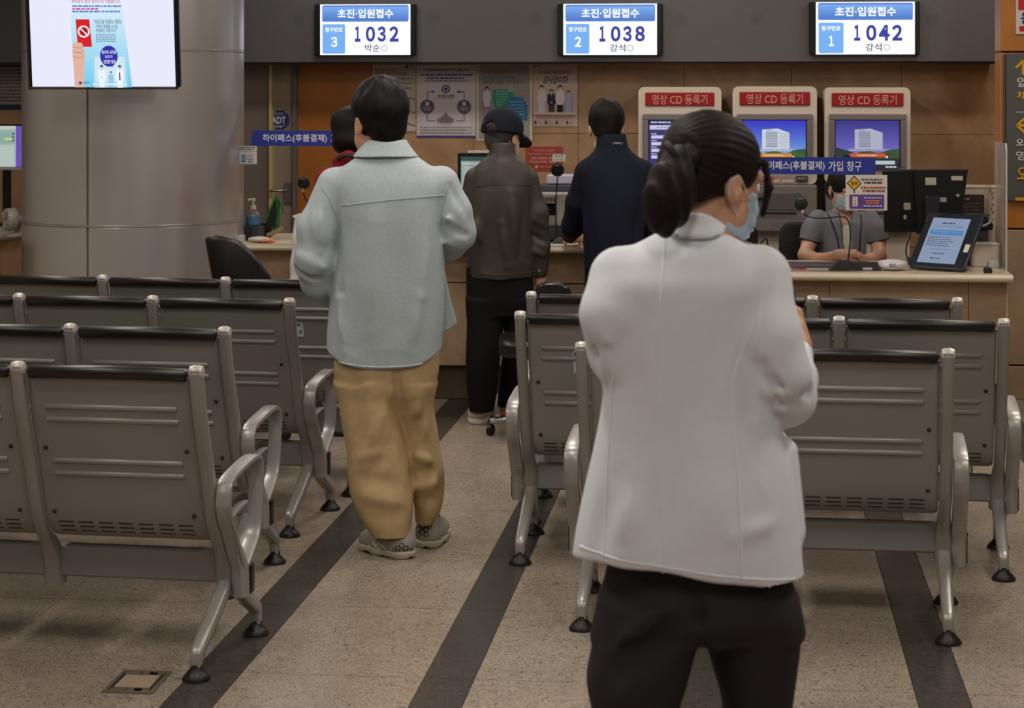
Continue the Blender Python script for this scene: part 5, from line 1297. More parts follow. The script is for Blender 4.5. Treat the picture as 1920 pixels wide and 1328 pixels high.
class Head:
    """local frame: y = face direction, z = up, origin at ear height"""
    def __init__(s, c, yaw, pitch=0, roll=0, k=1.0): s.c = np.array(c, float); s.M = rotm(yaw, pitch, roll); s.k = k
    def p(s, x, y, z): return s.c + s.M @ (np.array([x, y, z]) * s.k)
    def e(s, c, r, rx=0, rz=0):
        M = s.M @ rotm(rz, rx); return ell(s.p(*c), np.array(r) * s.k, M)
    def cn(s, a, b, ra, rb): return cone(s.p(*a), s.p(*b), ra * s.k, rb * s.k)
    def face(s, B):
        B.add(s.e((0, -.015, .035), (.075, .092, .082)), .01); B.add(s.e((0, .028, -.02), (.064, .064, .092)), .02)
        B.add(s.e((0, .042, -.082), (.044, .046, .036)), .025); B.add(s.cn((-.038, .03, -.06), (.038, .03, -.06), .03, .03), .02)
        B.add(s.cn((0, .086, .012), (0, .104, -.03), .009, .013), .012); B.add(s.cn((-.012, .094, -.035), (.012, .094, -.035), .008, .008), .008)
        B.add(s.cn((-.04, .078, .03), (.04, .078, .03), .012, .012), .015)
        for x in (-1, 1):
            B.sub(s.e((x * .031, .100, .006), (.017, .018, .011)), .012)
            B.add(s.e((x * .031, .078, .004), (.013, .012, .010)), .003)
            B.add(s.e((x * .078, -.012, -.012), (.009, .019, .032), rx=-8, rz=-x * 18), .006); B.sub(s.e((x * .088, -.006, -.008), (.006, .009, .016)), .005)
            B.add(s.e((x * .077, -.004, -.036), (.007, .010, .010)), .005)
        B.add(s.cn((-.02, .090, -.064), (.02, .090, -.064), .006, .006), .006); B.add(s.cn((-.016, .088, -.073), (.016, .088, -.073), .006, .006), .004)
        return B
    def hair_short(s, seed=1, top=.0, nape=-.075):
        H = Body(); H.add(s.e((0, -.018, .042), (.090, .108, .094 + top)), .01); H.add(s.e((0, -.060, -.02), (.062, .048, .066)), .02)
        H.sub(s.e((0, .125, -.045), (.10, .098, .115)), .012)
        for x in (-1, 1): H.sub(s.e((x * .095, .012, -.045), (.030, .038, .052)), .012)
        H.keep(lambda P, a=s.p(0, -.05, nape), nn=s.M @ np.array([0, .35, -1.0]): (P - a) @ nn, .008)
        H.disp(waves(seed, .0035, 95, 9, (1, 1, .45))); H.disp(waves(seed + 5, .0030, 34, 6)); return H
    def mask(s, B, skin):
        """surgical mask: a shell over the lower face"""
        M_ = Body(); M_.add(lambda P: skin(P) - .006, .001)
        M_.add(s.e((0, .085, -.045), (.035, .030, .045)), .02)
        c = s.p(0, .075, -.052)
        M_.keep(boxf(c, V(.062, .075, .047) * s.k, .012, s.M), .006)
        M_.disp(lambda P: .0016 * np.sin(((P - s.c) @ s.M)[:, 2] * 260) * .4); return M_
def hand_ops(B, w, d, n, side, curl=.5, k=1.0, spread=.10, thumb=.7):
    """palm and five fingers; w wrist, d pointing direction, n back-of-hand normal, side +1 when the thumb lies towards cross(n, d)"""
    w, d, n = (np.array(q, float) for q in (w, d, n)); d /= np.linalg.norm(d); n -= d * (n @ d); n /= np.linalg.norm(n); t = np.cross(n, d) * side
    M = np.stack([t, d, n], 1)
    B.add(boxf(w + d * .045 * k, V(.040, .050, .014) * k, .013 * k, M), .012); B.add(cone(w - d * .01, w + d * .03, .026 * k, .027 * k), .02)
    L = (.072, .080, .074, .058)
    for i in range(4):
        o = (.030 - .020 * i) * k; b = w + d * (.088 - .004 * abs(i - 1.2)) * k + t * o; dd = d + t * spread * (1.2 - i) * .6
        dd /= np.linalg.norm(dd); ang = curl * (1 + .12 * i); p = b; r = (.0085, .009, .0085, .0075)[i] * k; a = ang * .5
        for j, fr in enumerate((.45, .32, .25)):
            dirv = dd * math.cos(a) - n * math.sin(a); q = p + dirv * L[i] * fr * k * 1.02; B.add(cone(p, q, r, r * .93), .004); p = q; r *= .92; a += ang
    tb = w + d * .022 * k + t * .034 * k - n * .004; td = d * .62 + t * thumb - n * .35 * (1 + curl); td /= np.linalg.norm(td)
    q = tb + td * .036 * k; B.add(cone(w + d * .02 * k + t * .015 * k, tb, .016 * k, .013 * k), .012); B.add(cone(tb, q, .012 * k, .0105 * k), .008)
    td2 = td + d * .45 - n * .2 * curl; td2 /= np.linalg.norm(td2); B.add(cone(q, q + td2 * .030 * k, .0105 * k, .008 * k), .004)
def tuck(bo, fs, spare, deep=.008):
    """press the body back under its clothes, away from head and hands"""
    me = bo.data; n = len(me.vertices); v = np.empty(n * 3); me.vertices.foreach_get('co', v); v = v.reshape(-1, 3)
    free = np.ones(n, bool)
    for c, r in spare: free &= ((v - np.array(c)) ** 2).sum(1) > r * r
    for f in fs:
        for _ in range(2):
            d = f(v); m = free & (d > -deep) & (d < .045)
            if not m.any(): break
            p = v[m]; dm = d[m]; g = np.stack([f(p + np.eye(3)[i] * 1e-3) - dm for i in range(3)], 1) / 1e-3
            gl = np.maximum((g * g).sum(1), .2); v[m] = p - ((dm + deep) / gl)[:, None] * g
    me.vertices.foreach_set('co', v.astype(np.float32).ravel()); me.update()
def limb(B, pts, rads, k=.02): B.add(chain(pts, rads, k), k)
M_SKIN = mat('skin', rgb(206, 156, 128), .5, spec=.4, noise=.05, nscale=25)
M_SKIN.node_tree.nodes['Principled BSDF'].inputs['Subsurface Weight'].default_value = .08
M_SKIN.node_tree.nodes['Principled BSDF'].inputs['Subsurface Radius'].default_value = (.008, .003, .002)
def hairmat(name, c, rough=.55):
    m = mat(name, c, rough, spec=.16, bump=.6, bscale=260); return m
M_HAIR = hairmat('black_hair', rgb(20, 16, 15)); M_HAIRG = mat('greying_hair', rgb(58, 54, 52), .5, noise=.4, nscale=220)
M_HAIRB = hairmat('dark_brown_hair', rgb(30, 22, 20))
M_EYE = mat('eye_white', rgb(220, 212, 206), .25); M_IRIS = mat('iris_dark', rgb(26, 18, 14), .2)
M_MASK = mat('mask_white', rgb(214, 214, 216), .8, bump=.15, bscale=300); M_MASKB = mat('mask_blue', rgb(176, 198, 216), .8, bump=.15, bscale=300)
def cloth(name, c, rough=.85, noise=.05, nscale=60, bump=.25, bscale=420):
    return mat(name, c, rough, spec=.2, noise=noise, nscale=nscale, bump=bump, bscale=bscale)
def eyes(h, parent):
    for x in (-1, 1):
        c = h.p(x * .031, .0815, .005); M = Matrix(h.M.tolist())
        o = MB().lathe([(.001, -.011), (.008, -.008), (.011, 0), (.008, .008), (.001, .011)], M_EYE, c, 12).lathe([(.0001, -.0012), (.0055, -.0006), (.0055, .0008), (.0001, .0014)], M_IRIS, h.p(x * .031, .0925, .0035), 12, M @ Matrix.Rotation(R(-90), 3, 'X')).build('eye', None, parent)
def loops(h, parent):
    for x in (-1, 1):
        MB().tube(spline([tuple(h.p(x * .060, .055, -.025)), tuple(h.p(x * .078, .02, -.01)), tuple(h.p(x * .083, -.012, .012)), tuple(h.p(x * .083, -.028, -.02)), tuple(h.p(x * .076, .0, -.048)), tuple(h.p(x * .058, .05, -.078))], 6), .0012, None, 6).build('ear_loop', M_PAPER, parent)
def shoe(parent, heel, toe, m_up, m_sole, name='shoe', h=.10, outsole=False):
    """heel and toe ground points (local), sneaker with sole and heel tab"""
    a, b = np.array((heel[0], heel[1], 0.)), np.array((toe[0], toe[1], 0.)); d = b - a; L = np.linalg.norm(d); d /= L; s = np.cross(d, V(0, 0, 1.))
    U = Body(); U.add(cone(a + d * .045 + V(0, 0, .045), a + d * L * .5 + V(0, 0, .042), .044, .043), .01); U.add(cone(a + d * L * .5 + V(0, 0, .038), b - d * .045 + V(0, 0, .032), .046, .040), .03)
    U.add(cone(a + d * .05 + V(0, 0, .06), a + d * .06 + V(0, 0, h), .040, .037), .03); U.add(cone(a + d * .10 + V(0, 0, .075), a + d * L * .55 + V(0, 0, .055), .034, .030), .03)
    U.sub(cone(a + d * .062 + V(0, 0, h - .01), a + d * .065 + V(0, 0, h + .1), .033, .035), .006)
    U.keep(plane((0, 0, .022), (0, 0, -1)), .004)
    lo = np.minimum(a, b) - .08; hi = np.maximum(a, b) + .08; lo[2] = -.01; hi[2] = h + .06
    o = polymesh(U, lo, hi, .006, name, m_up, parent)
    S = Body(); S.add(cone(a + d * .045 + V(0, 0, .02), a + d * L * .5 + V(0, 0, .016), .049, .046), .02); S.add(cone(a + d * L * .5 + V(0, 0, .016), b - d * .05 + V(0, 0, .020), .046, .046), .03)
    S.keep(plane((0, 0, .026), (0, 0, 1)), .004); S.keep(plane((0, 0, 0.0), (0, 0, -1)), .004)
    so = polymesh(S, lo, hi, .006, 'sole', m_sole, o)
    if outsole:
        pr = [tuple((a + d * (L * .5 + math.cos(t_) * (L * .5 + .004)) + s * math.sin(t_) * .0505)[:2]) for t_ in [2 * math.pi * i / 24 for i in range(24)]]
        MB().prism([(p[0], p[1]) for p in pr], (0, 0, .0), (1, 0, 0), (0, 1, 0), (0, 0, .009)).build('outsole', M_BLACKM, o)
    return o, a, d, s, U
class Fig:
    """a person standing at pixel column px0, camera depth yc; local x right, y away from the camera, z up"""
    def __init__(s, label, px0, yc):
        s.px0, s.yc = px0, yc; p = C(px0, 400, yc)
        s.t = thing('person', label, 'person', (p.x, p.y, 0), YAW)
    def P(s, px, py, y=0.0):
        d = s.yc + y; return V((px - 960) * d / FPX - (s.px0 - 960) * s.yc / FPX, y, CAM_H - (py - 160) * d / FPX)
    def Z(s, py): return s.P(0, py)[2]
    def rows(s, L, dy=0.0):
        """(py, x_left px, x_right px, y_near, y_far) -> loft rows"""
        return [(s.P(0, q[0])[2], s.P(q[1], q[0])[0], s.P(q[2], q[0])[0], q[3] + dy, q[4] + dy) for q in L]
    def ch(s, pts, rads, k=.03): return chain([s.P(*p) for p in pts], rads, k)
    def sf(s, L):
        return folds([(s.P(a, b, y0), s.P(c, d, y1), r, dp) for a, b, y0, c, d, y1, r, dp in L])
    def xz(s, pts): return [(s.P(a, b)[0], s.P(a, b)[2]) for a, b in pts]
def skin_body(f, head, neck, torso, arms, legs, h, hands=(), name='body', kneck=.055):
    """one continuous body under the clothes"""
    B = Body(); head.face(B)
    B.add(cone(head.p(0, -.02, -.05), neck, kneck * .95, kneck), .02)
    for a, b, ra, rb in torso: B.add(cone(a, b, ra, rb, sq=None), .04)
    for pts, rads in arms + legs: B.add(chain(pts, rads, .02), .02)
    for hd in hands: hand_ops(B, **hd)
    pts = np.concatenate([np.array(p) for p, r in arms + legs] + [np.array([head.c])]); lo = pts.min(0) - .19; hi = pts.max(0) + .19
    return B, polymesh(B, lo, hi, h, name, M_SKIN, f.t)

# ---------------------------------------------------------------- man in the light blue shirt
f = Fig('man in light blue shirt and khaki trousers standing in the aisle, seen from behind', 740, 7.42)
hd = Head(f.P(709, 228, .02), 32, 6, 0, 1.08)
hips = [f.P(690, 690, 0), f.P(772, 690, 0.03)]
legs = [([hips[0], f.P(708, 850, -.04), f.P(742, 985, -.08), f.P(738, 1018, -.09)], [.08, .055, .04, .035]), ([hips[1], f.P(788, 850, .05), f.P(800, 975, .07), f.P(800, 1008, .08)], [.08, .055, .04, .035])]
shL, shR = f.P(640, 345, 0), f.P(822, 340, 0)
armL = ([shL, f.P(596, 455, -.02), f.P(590, 518, 0), f.P(640, 545, .22)], [.05, .042, .036, .028]); armR = ([shR, f.P(846, 410, 0), f.P(853, 447, .02), f.P(800, 450, .24)], [.05, .042, .036, .028])
hands = [dict(w=armL[0][-1], d=(.5, .8, .15), n=(-.6, .2, -.6), side=1, curl=.7), dict(w=armR[0][-1], d=(-.5, .8, .2), n=(.6, .2, -.6), side=-1, curl=.7)]
B, bo = skin_body(f, hd, f.P(724, 300, 0), [(f.P(728, 330), f.P(732, 640), .11, .11), (shL, shR, .06, .06), (hips[0], hips[1], .09, .09)], [armL, armR], legs, .007, hands)
eyes(hd, bo)
H = hd.hair_short(3, .014, -.088); polymesh(H, hd.c - .2, hd.c + .22, .005, 'hair', M_HAIR, f.t)
S = Body()
S.add(loft(f.rows([(700, 612, 828, -.135, .13), (655, 611, 829, -.14, .13), (600, 613, 832, -.145, .13), (540, 620, 832, -.15, .13), (480, 632, 832, -.15, .13), (430, 638, 830, -.15, .12), (385, 630, 832, -.145, .11), (345, 622, 836, -.13, .10), (318, 634, 818, -.112, .085), (298, 662, 790, -.095, .07), (278, 686, 764, -.075, .06)]), 2.5), .01)
S.add(f.ch([(630, 348, -.01), (596, 430, -.03), (590, 490, -.03), (597, 528, .02), (622, 556, .17)], [.066, .067, .066, .058, .044]), .016)
S.add(f.ch([(826, 345, -.01), (850, 398, -.01), (858, 436, .0), (842, 458, .10), (822, 466, .24)], [.064, .058, .056, .050, .042]), .016)
S.sub(chain([f.P(612, 392, -.125), f.P(627, 450, -.125), f.P(634, 545, -.115)], [.010, .020, .018], .01), .012); S.sub(chain([f.P(838, 392, -.10), f.P(833, 430, -.10), f.P(838, 462, -.085)], [.009, .016, .014], .01), .012)
hz0 = f.Z(683); hx = f.P(720, 683)[0]
S.keep(lambda P: (hz0 + 9.5 * np.abs(P[:, 0] - hx) ** 3.2) - P[:, 2], .006)
S.disp(f.sf([(640, 395, -.16, 618, 470, -.1, .016, -.014), (632, 430, -.16, 640, 520, -.14, .014, -.016), (655, 395, -.17, 648, 470, -.17, .016, .010), (661, 384, -.17, 661, 450, -.17, .008, -.010), (668, 388, -.17, 672, 470, -.17, .014, .006),
    (560, 480, -.08, 612, 505, -.1, .014, .012), (556, 505, -.06, 610, 530, -.08, .013, -.012), (575, 400, -.09, 580, 470, -.1, .014, -.008), (600, 390, -.1, 604, 470, -.1, .012, .008), (612, 395, -.1, 618, 450, -.1, .010, -.008),
    (826, 400, -.12, 850, 420, -.06, .012, .012), (832, 425, -.1, 872, 440, -.05, .014, -.012), (835, 455, -.06, 880, 455, 0, .012, .009), (845, 350, -.06, 870, 400, -.06, .012, -.006),
    (812, 420, -.16, 800, 560, -.16, .03, .008), (826, 480, -.14, 815, 600, -.14, .025, -.008), (700, 420, -.17, 690, 620, -.17, .035, .006), (745, 400, -.17, 752, 610, -.17, .04, -.006), (650, 520, -.15, 660, 650, -.15, .03, -.008), (626, 560, -.13, 640, 660, -.14, .02, .008), (790, 560, -.16, 770, 660, -.16, .03, .007), (700, 660, -.17, 760, 655, -.17, .02, .005)]))
S.disp(waves(11, .0035, 13, 7, (1, 1, .6)))
M_SHIRT = cloth('light_blue_cotton', rgb(178, 189, 193), noise=.06, nscale=90)
so = polymesh(S, f.P(530, 740, -.3), f.P(910, 250, .45), .0075, 'shirt', M_SHIRT, f.t)
CO = Body(); CO.add(loft(f.rows([(294, 660, 786, -.112, .075), (284, 668, 777, -.103, .07), (272, 679, 768, -.092, .065), (262, 688, 762, -.082, .06)]), 2.2), .01)
CO.keep(plane(f.P(725, 266, -.08), (0.06, -.35, 1)), .003); CO.disp(waves(3, .002, 20))
CO.sub(loft(f.rows([(280, 690, 758, -.07, .09), (250, 690, 758, -.075, .09)]), 2.2), .003)
polymesh(CO, f.P(640, 310, -.2), f.P(800, 240, .2), .005, 'collar', M_SHIRT, so)
MB().prism([tuple(f.P(a, b)[[0, 2]]) for a, b in ((822, 520), (833, 512), (842, 560), (856, 611), (842, 622), (824, 630), (816, 570))], (0, .07, 0), (1, 0, 0), (0, 0, 1), (0, .02, 0)).build('front_flap', M_SHIRT, so, bevel=.006)
M_SEAM = cloth('light_blue_seam', rgb(170, 181, 186))
seam(S, f.xz([(644, 383), (700, 375), (760, 369), (836, 364)]), .0022, 'yoke_seam', M_SEAM, so)
seam(S, f.xz([(606, 348), (622, 372), (636, 410), (640, 440)]), .002, 'armhole_seam', M_SEAM, so); seam(S, f.xz([(844, 342), (834, 372), (828, 410)]), .002, 'armhole_seam', M_SEAM, so)
seam(S, f.xz([(618, 658), (640, 671), (680, 677), (720, 679), (770, 677), (800, 673)]), .0026, 'hem_seam', cloth('light_blue_hem', rgb(196, 204, 206)), so)
T = Body()
T.add(loft(f.rows([(660, 628, 822, -.12, .11), (700, 627, 821, -.125, .12), (735, 638, 815, -.115, .12), (760, 660, 800, -.07, .09), (785, 690, 780, -.02, .05)]), 2.6), .01)
T.add(loft(f.rows([(720, 630, 744, -.12, .10), (760, 638, 750, -.13, .09), (820, 648, 761, -.135, .06), (880, 656, 770, -.15, .04), (930, 664, 776, -.16, .02), (970, 684, 776, -.165, .0), (1006, 709, 773, -.155, -.02)]), 2.3), .03)
T.add(loft(f.rows([(720, 740, 818, -.10, .14), (770, 745, 813, -.09, .16), (830, 753, 823, -.07, .17), (880, 764, 831, -.06, .17), (930, 768, 833, -.045, .17), (960, 774, 827, -.03, .165), (986, 777, 812, -.01, .15)]), 2.3), .018)
T.disp(f.sf([(743, 700, -.12, 748, 800, -.1, .014, -.014), (690, 690, -.14, 704, 860, -.15, .045, .006), (660, 700, -.12, 682, 850, -.14, .035, -.006), (738, 740, -.13, 668, 880, -.15, .026, .006), (756, 800, -.13, 690, 900, -.16, .022, -.007),
    (660, 860, -.14, 745, 846, -.15, .020, .005), (662, 892, -.15, 765, 912, -.16, .022, -.006), (668, 930, -.16, 770, 948, -.17, .024, .006), (700, 975, -.17, 772, 962, -.17, .020, -.005),
    (772, 720, -.1, 806, 840, -.09, .032, .006), (806, 750, -.09, 758, 850, -.08, .026, -.006), (768, 852, -.08, 826, 872, -.07, .020, .006), (764, 892, -.07, 832, 884, -.06, .020, -.006), (770, 914, -.06, 832, 906, -.05, .022, .006), (775, 946, -.05, 832, 938, -.04, .020, -.005)]))
T.disp(waves(21, .005, 17, 8))
polymesh(T, f.P(600, 1030, -.3), f.P(860, 640, .35), .0075, 'trousers', cloth('khaki_twill', rgb(180, 154, 114), noise=.07, nscale=40), f.t)
tuck(bo, [S, T], [(hd.c, .185)] + [(np.array(q['w']) + np.array(q['d']) / np.linalg.norm(q['d']) * .07, .125) for q in hands])
M_SNK = mat('grey_sneaker', rgb(150, 144, 134), .6, noise=.08, nscale=60); M_SOLE = mat('cream_sole', rgb(176, 166, 148), .6); M_LACE = mat('sneaker_white', rgb(205, 202, 196), .6)
for heel, toe, hexs, strp in (((.062, -.125), (-.120, .055), [(757, 1018), (764, 1012), (750, 1012), (757, 1007), (743, 1016), (771, 1018)], [((695, 1028), (715, 1008)), ((703, 1030), (722, 1010)), ((700, 1010), (728, 1030)), ((712, 1006), (738, 1028)), ((692, 1018), (712, 1034)), ((722, 1034), (740, 1012))]),
                              ((.108, .035), (.15, .30), [(784, 997), (791, 992), (798, 997), (791, 1002), (784, 1007), (799, 1006), (805, 992)], [])):
    o, a, d, s_, U = shoe(f.t, heel, toe, M_SNK, M_SOLE, h=.105, outsole=True)
    for hx_, hy_ in hexs:
        q = [(hx_ + 4.2 * math.cos(R(60 * i + 30)), hy_ + 4.2 * math.sin(R(60 * i + 30))) for i in range(7)]
        seam(U, f.xz(q), .0014, 'heel_pattern', M_BLACKM, o, n=12)
    for q in strp: seam(U, f.xz(list(q)), .0024, 'stripe', M_LACE, o, n=10)

# ---------------------------------------------------------------- doctor in the white jacket
f = Fig('woman in white jacket with dark ponytail and face mask, nearest the camera', 1290, 3.85)
hd = Head(f.P(1336, 340, .03), -54, 16, 0, .93)
hips = [f.P(1210, 1110, 0), f.P(1400, 1110, .02)]
legs = [([hips[0], f.P(1195, 1420, -.02), f.P(1190, 1740, .0), f.P(1190, 1800, .0)], [.085, .055, .04, .035]), ([hips[1], f.P(1425, 1420, .04), f.P(1430, 1740, .04), f.P(1430, 1800, .05)], [.085, .055, .04, .035])]
shL, shR = f.P(1170, 515, 0), f.P(1415, 525, .02)
wr = f.P(1494, 650, .26)
armL = ([shL, f.P(1150, 600, -.01), f.P(1170, 690, .02), f.P(1270, 660, .26)], [.045, .038, .033, .025]); armR = ([shR, f.P(1442, 640, .0), f.P(1474, 742, .03), wr], [.045, .038, .033, .026])
hands = [dict(w=armL[0][-1], d=(.8, .4, .2), n=(-.2, -.3, -.8), side=1, curl=.5, k=.92), dict(w=wr, d=(-.12, .42, .85), n=(.75, -.62, .2), side=-1, curl=1.05, k=.9, thumb=.45)]
B, bo = skin_body(f, hd, f.P(1305, 460, -.01), [(f.P(1290, 520), f.P(1300, 1000), .09, .10), (shL, shR, .05, .05), (hips[0], hips[1], .09, .09)], [armL, armR], legs, .0055, hands, kneck=.05)
eyes(hd, bo); loops(hd, f.t)
polymesh(hd.mask(B, B), hd.c - .16, hd.c + .16, .005, 'face_mask', M_MASKB, f.t)
H = Body(); H.add(hd.e((0, -.018, .040), (.088, .108, .094)), .01); H.add(hd.e((0, -.065, -.02), (.068, .05, .062)), .03)
H.sub(hd.e((0, .120, -.042), (.088, .088, .112)), .012)
for x in (-1, 1): H.sub(hd.e((x * .092, .008, -.052), (.026, .032, .048)), .010)
H.keep(lambda P, a=hd.p(0, -.05, -.052), nn=hd.M @ V(0, .5, -1.0): (P - a) @ nn, .008)
H.add(chain([hd.p(.070, .062, .055), hd.p(.080, .075, .01), hd.p(.076, .078, -.045)], [.009, .007, .004], .01), .010); H.add(chain([hd.p(-.070, .062, .055), hd.p(-.078, .075, .01), hd.p(-.074, .078, -.045)], [.009, .007, .004], .01), .010)
H.disp(lambda P: .0022 * np.sin(np.arctan2((P - hd.p(0, -.13, .03)) @ hd.M[:, 0], (P - hd.p(0, -.13, .03)) @ hd.M[:, 2] + .001) * 34) * np.exp(-((P - hd.p(0, -.06, .08)) ** 2).sum(1) / .012)); H.disp(waves(9, .0022, 60, 8, (1, 1, .5)))
ho = polymesh(H, hd.c - .2, hd.c + .22, .005, 'hair', M_HAIRB, f.t)
PT = Body(); PT.add(f.ch([(1294, 292, -.07), (1272, 302, -.100), (1258, 336, -.120), (1254, 372, -.125), (1248, 404, -.128), (1243, 428, -.128)], [.020, .017, .032, .036, .028, .012]), .02)
PT.disp(lambda P: .0025 * np.sin((P[:, 0] * 190 + np.sin(P[:, 2] * 22) * 2 + P[:, 1] * 120))); PT.disp(waves(13, .003, 45, 6, (1, 1, .3)))
polymesh(PT, f.P(1170, 470, -.26), f.P(1330, 250, .0), .005, 'ponytail', M_HAIRB, f.t)
MB().lathe([(.022, -.006), (.029, -.004), (.029, .004), (.022, .006)], None, f.P(1266, 291, -.108), 16, Matrix.Rotation(R(55), 3, 'Y')).build('hair_tie', M_BLACKM, f.t)
S = Body()
S.add(loft(f.rows([(1120, 1066, 1509, -.145, .16), (1060, 1072, 1504, -.145, .155), (1000, 1080, 1499, -.142, .15), (920, 1096, 1490, -.135, .14), (850, 1112, 1478, -.125, .13), (780, 1126, 1456, -.118, .125), (710, 1134, 1436, -.118, .12), (640, 1136, 1424, -.12, .115), (580, 1138, 1428, -.122, .11), (530, 1124, 1444, -.12, .10), (495, 1142, 1444, -.105, .085), (468, 1174, 1412, -.092, .07), (448, 1212, 1384, -.076, .06), (430, 1245, 1345, -.06, .05)]), 2.4), .01)
S.add(f.ch([(1164, 520, -.02), (1150, 590, -.05), (1160, 660, -.03), (1185, 705, .06), (1240, 690, .2)], [.054, .051, .048, .044, .036]), .02)
S.add(f.ch([(1422, 520, -.02), (1442, 630, -.055), (1461, 700, -.05), (1473, 742, .0), (1482, 712, .12), (1490, 668, .235)], [.060, .053, .051, .051, .046, .037]), .015)
hp0, hp1 = f.P(1070, 1044), f.P(1507, 1106)
nh = V(-(hp1[2] - hp0[2]), .17 * (hp1[0] - hp0[0]), hp1[0] - hp0[0]); S.keep(plane(hp0, -nh), .005)
S.add(boxf(f.P(1458, 905, .08), V(.030, .09, .085), .012, rotm(0, 0, -4)), .03)
S.disp(f.sf([(1395, 640, -.13, 1412, 770, -.1, .012, -.014), (1408, 600, -.13, 1398, 660, -.13, .010, -.008), (1372, 700, -.14, 1404, 640, -.13, .012, .007), (1440, 660, -.1, 1500, 700, -.06, .014, .010), (1450, 715, -.1, 1515, 735, -.05, .012, -.012), (1430, 690, -.1, 1475, 770, -.06, .014, -.008), (1460, 770, -.08, 1510, 765, -.02, .012, .008),
    (1400, 840, -.14, 1480, 975, -.12, .014, .005), (1425, 850, -.14, 1485, 975, -.12, .012, -.004), (1380, 1010, -.15, 1480, 975, -.12, .018, .004), (1130, 600, -.06, 1116, 690, -.06, .012, -.010), (1120, 570, -.06, 1138, 640, -.1, .012, .008), (1175, 640, -.13, 1165, 760, -.11, .020, -.008),
    (1180, 900, -.14, 1170, 1040, -.14, .03, .008), (1250, 850, -.14, 1255, 1050, -.15, .05, -.005), (1330, 850, -.14, 1340, 1060, -.15, .05, .006), (1140, 900, -.1, 1115, 1040, -.1, .02, -.006)]))
S.disp(waves(31, .0022, 11, 6))
M_COAT = cloth('white_jacket_cloth', rgb(226, 230, 237), noise=.02, nscale=50, bump=.12)
so = polymesh(S, f.P(1020, 1150, -.3), f.P(1570, 400, .42), .0075, 'jacket', M_COAT, f.t)
M_CS = cloth('white_jacket_seam', rgb(234, 236, 241), noise=.02, bump=.1)
for q in ([(1243, 440), (1232, 520), (1226, 620), (1228, 740), (1232, 860), (1236, 1050)], [(1418, 560), (1385, 640), (1366, 690), (1364, 780), (1372, 900), (1376, 1070)], [(1150, 640), (1142, 760), (1134, 880), (1128, 1020)], [(1440, 500), (1420, 545), (1408, 600), (1404, 640)]):
    seam(S, f.xz(q), .0022, 'seam', M_CS, so, n=30, off=.0006)
seam(S, f.xz([(1085, 1012), (1200, 1027), (1330, 1045), (1480, 1066)]), .0022, 'hem_seam', M_CS, so, off=.0006)
CO = Body(); CO.add(loft(f.rows([(462, 1208, 1386, -.092, .075), (440, 1224, 1374, -.084, .07), (415, 1242, 1358, -.074, .065), (388, 1258, 1346, -.068, .06)]), 2.2), .01)
CO.sub(loft(f.rows([(450, 1258, 1344, -.058, .085), (360, 1262, 1342, -.058, .085)]), 2.2), .003); CO.keep(plane(f.P(1300, 396, -.07), (.10, .62, 1)), .003); CO.keep(plane(f.P(1290, 448, -.08), (0, .35, -1)), .003)
polymesh(CO, f.P(1180, 490, -.16), f.P(1420, 360, .14), .005, 'collar', M_COAT, so)
T = Body()
T.add(loft(f.rows([(1040, 1140, 1468, -.10, .10), (1100, 1128, 1486, -.112, .12), (1150, 1122, 1496, -.12, .13), (1180, 1124, 1495, -.10, .12)]), 2.5), .01)
T.add(loft(f.rows([(1130, 1140, 1306, -.11, .09), (1200, 1114, 1304, -.13, .09), (1260, 1101, 1290, -.13, .08), (1328, 1110, 1270, -.12, .08), (1450, 1122, 1262, -.11, .08), (1650, 1130, 1252, -.10, .09), (1822, 1134, 1248, -.10, .10)]), 2.3), .04)
T.add(loft(f.rows([(1130, 1308, 1478, -.08, .12), (1200, 1322, 1496, -.09, .14), (1260, 1338, 1494, -.08, .14), (1328, 1356, 1490, -.07, .14), (1450, 1366, 1486, -.06, .14), (1650, 1372, 1486, -.05, .14), (1822, 1374, 1484, -.05, .14)]), 2.3), .03)
T.disp(f.sf([(1130, 1230, -.13, 1260, 1130, -.13, .02, .010), (1120, 1290, -.12, 1270, 1180, -.13, .025, -.008), (1330, 1110, -.12, 1350, 1250, -.1, .02, .008), (1440, 1120, -.11, 1460, 1320, -.1, .025, -.007), (1310, 1120, -.13, 1312, 1180, -.1, .012, -.012)])); T.disp(waves(41, .004, 13))
polymesh(T, f.P(1060, 1850, -.25), f.P(1540, 1030, .3), .009, 'trousers', cloth('charcoal_cloth', rgb(48, 44, 48), noise=.06), f.t)
tuck(bo, [S, T], [(hd.c, .185)] + [(np.array(q['w']) + np.array(q['d']) / np.linalg.norm(q['d']) * .07, .125) for q in hands])
M_BSHOE = mat('black_shoe', rgb(20, 19, 20), .4)
for hx_, ty in ((-.095, -.06), (.135, -.01)): shoe(f.t, (hx_, ty - .05), (hx_ + .02, ty + .19), M_BSHOE, M_BLACKM, h=.08)
# the phone she holds
pc = f.P(1462, 604, .33); ph = thing('mobile_phone', 'dark mobile phone in the right hand of the woman in the white jacket', 'phone', f.t.matrix_basis @ Vector(pc), YAW); ph.rotation_euler = (R(-28), R(4), YAW + R(8))
ph.location = Matrix.Translation(f.t.location) @ Matrix.Rotation(YAW, 4, 'Z') @ Vector(pc)
MB().prism(rrect(.072, .148, .01, 4), (0, -.004, 0), (1, 0, 0), (0, 0, 1), (0, .008, 0)).build('body', mat('phone_dark', rgb(34, 40, 52), .3), ph, bevel=.002)
MB().prism(rrect(.066, .140, .008, 4), (0, .0042, 0), (1, 0, 0), (0, 0, 1), (0, .0006, 0)).build('display', mat('phone_glass', rgb(16, 18, 24), .1), ph)

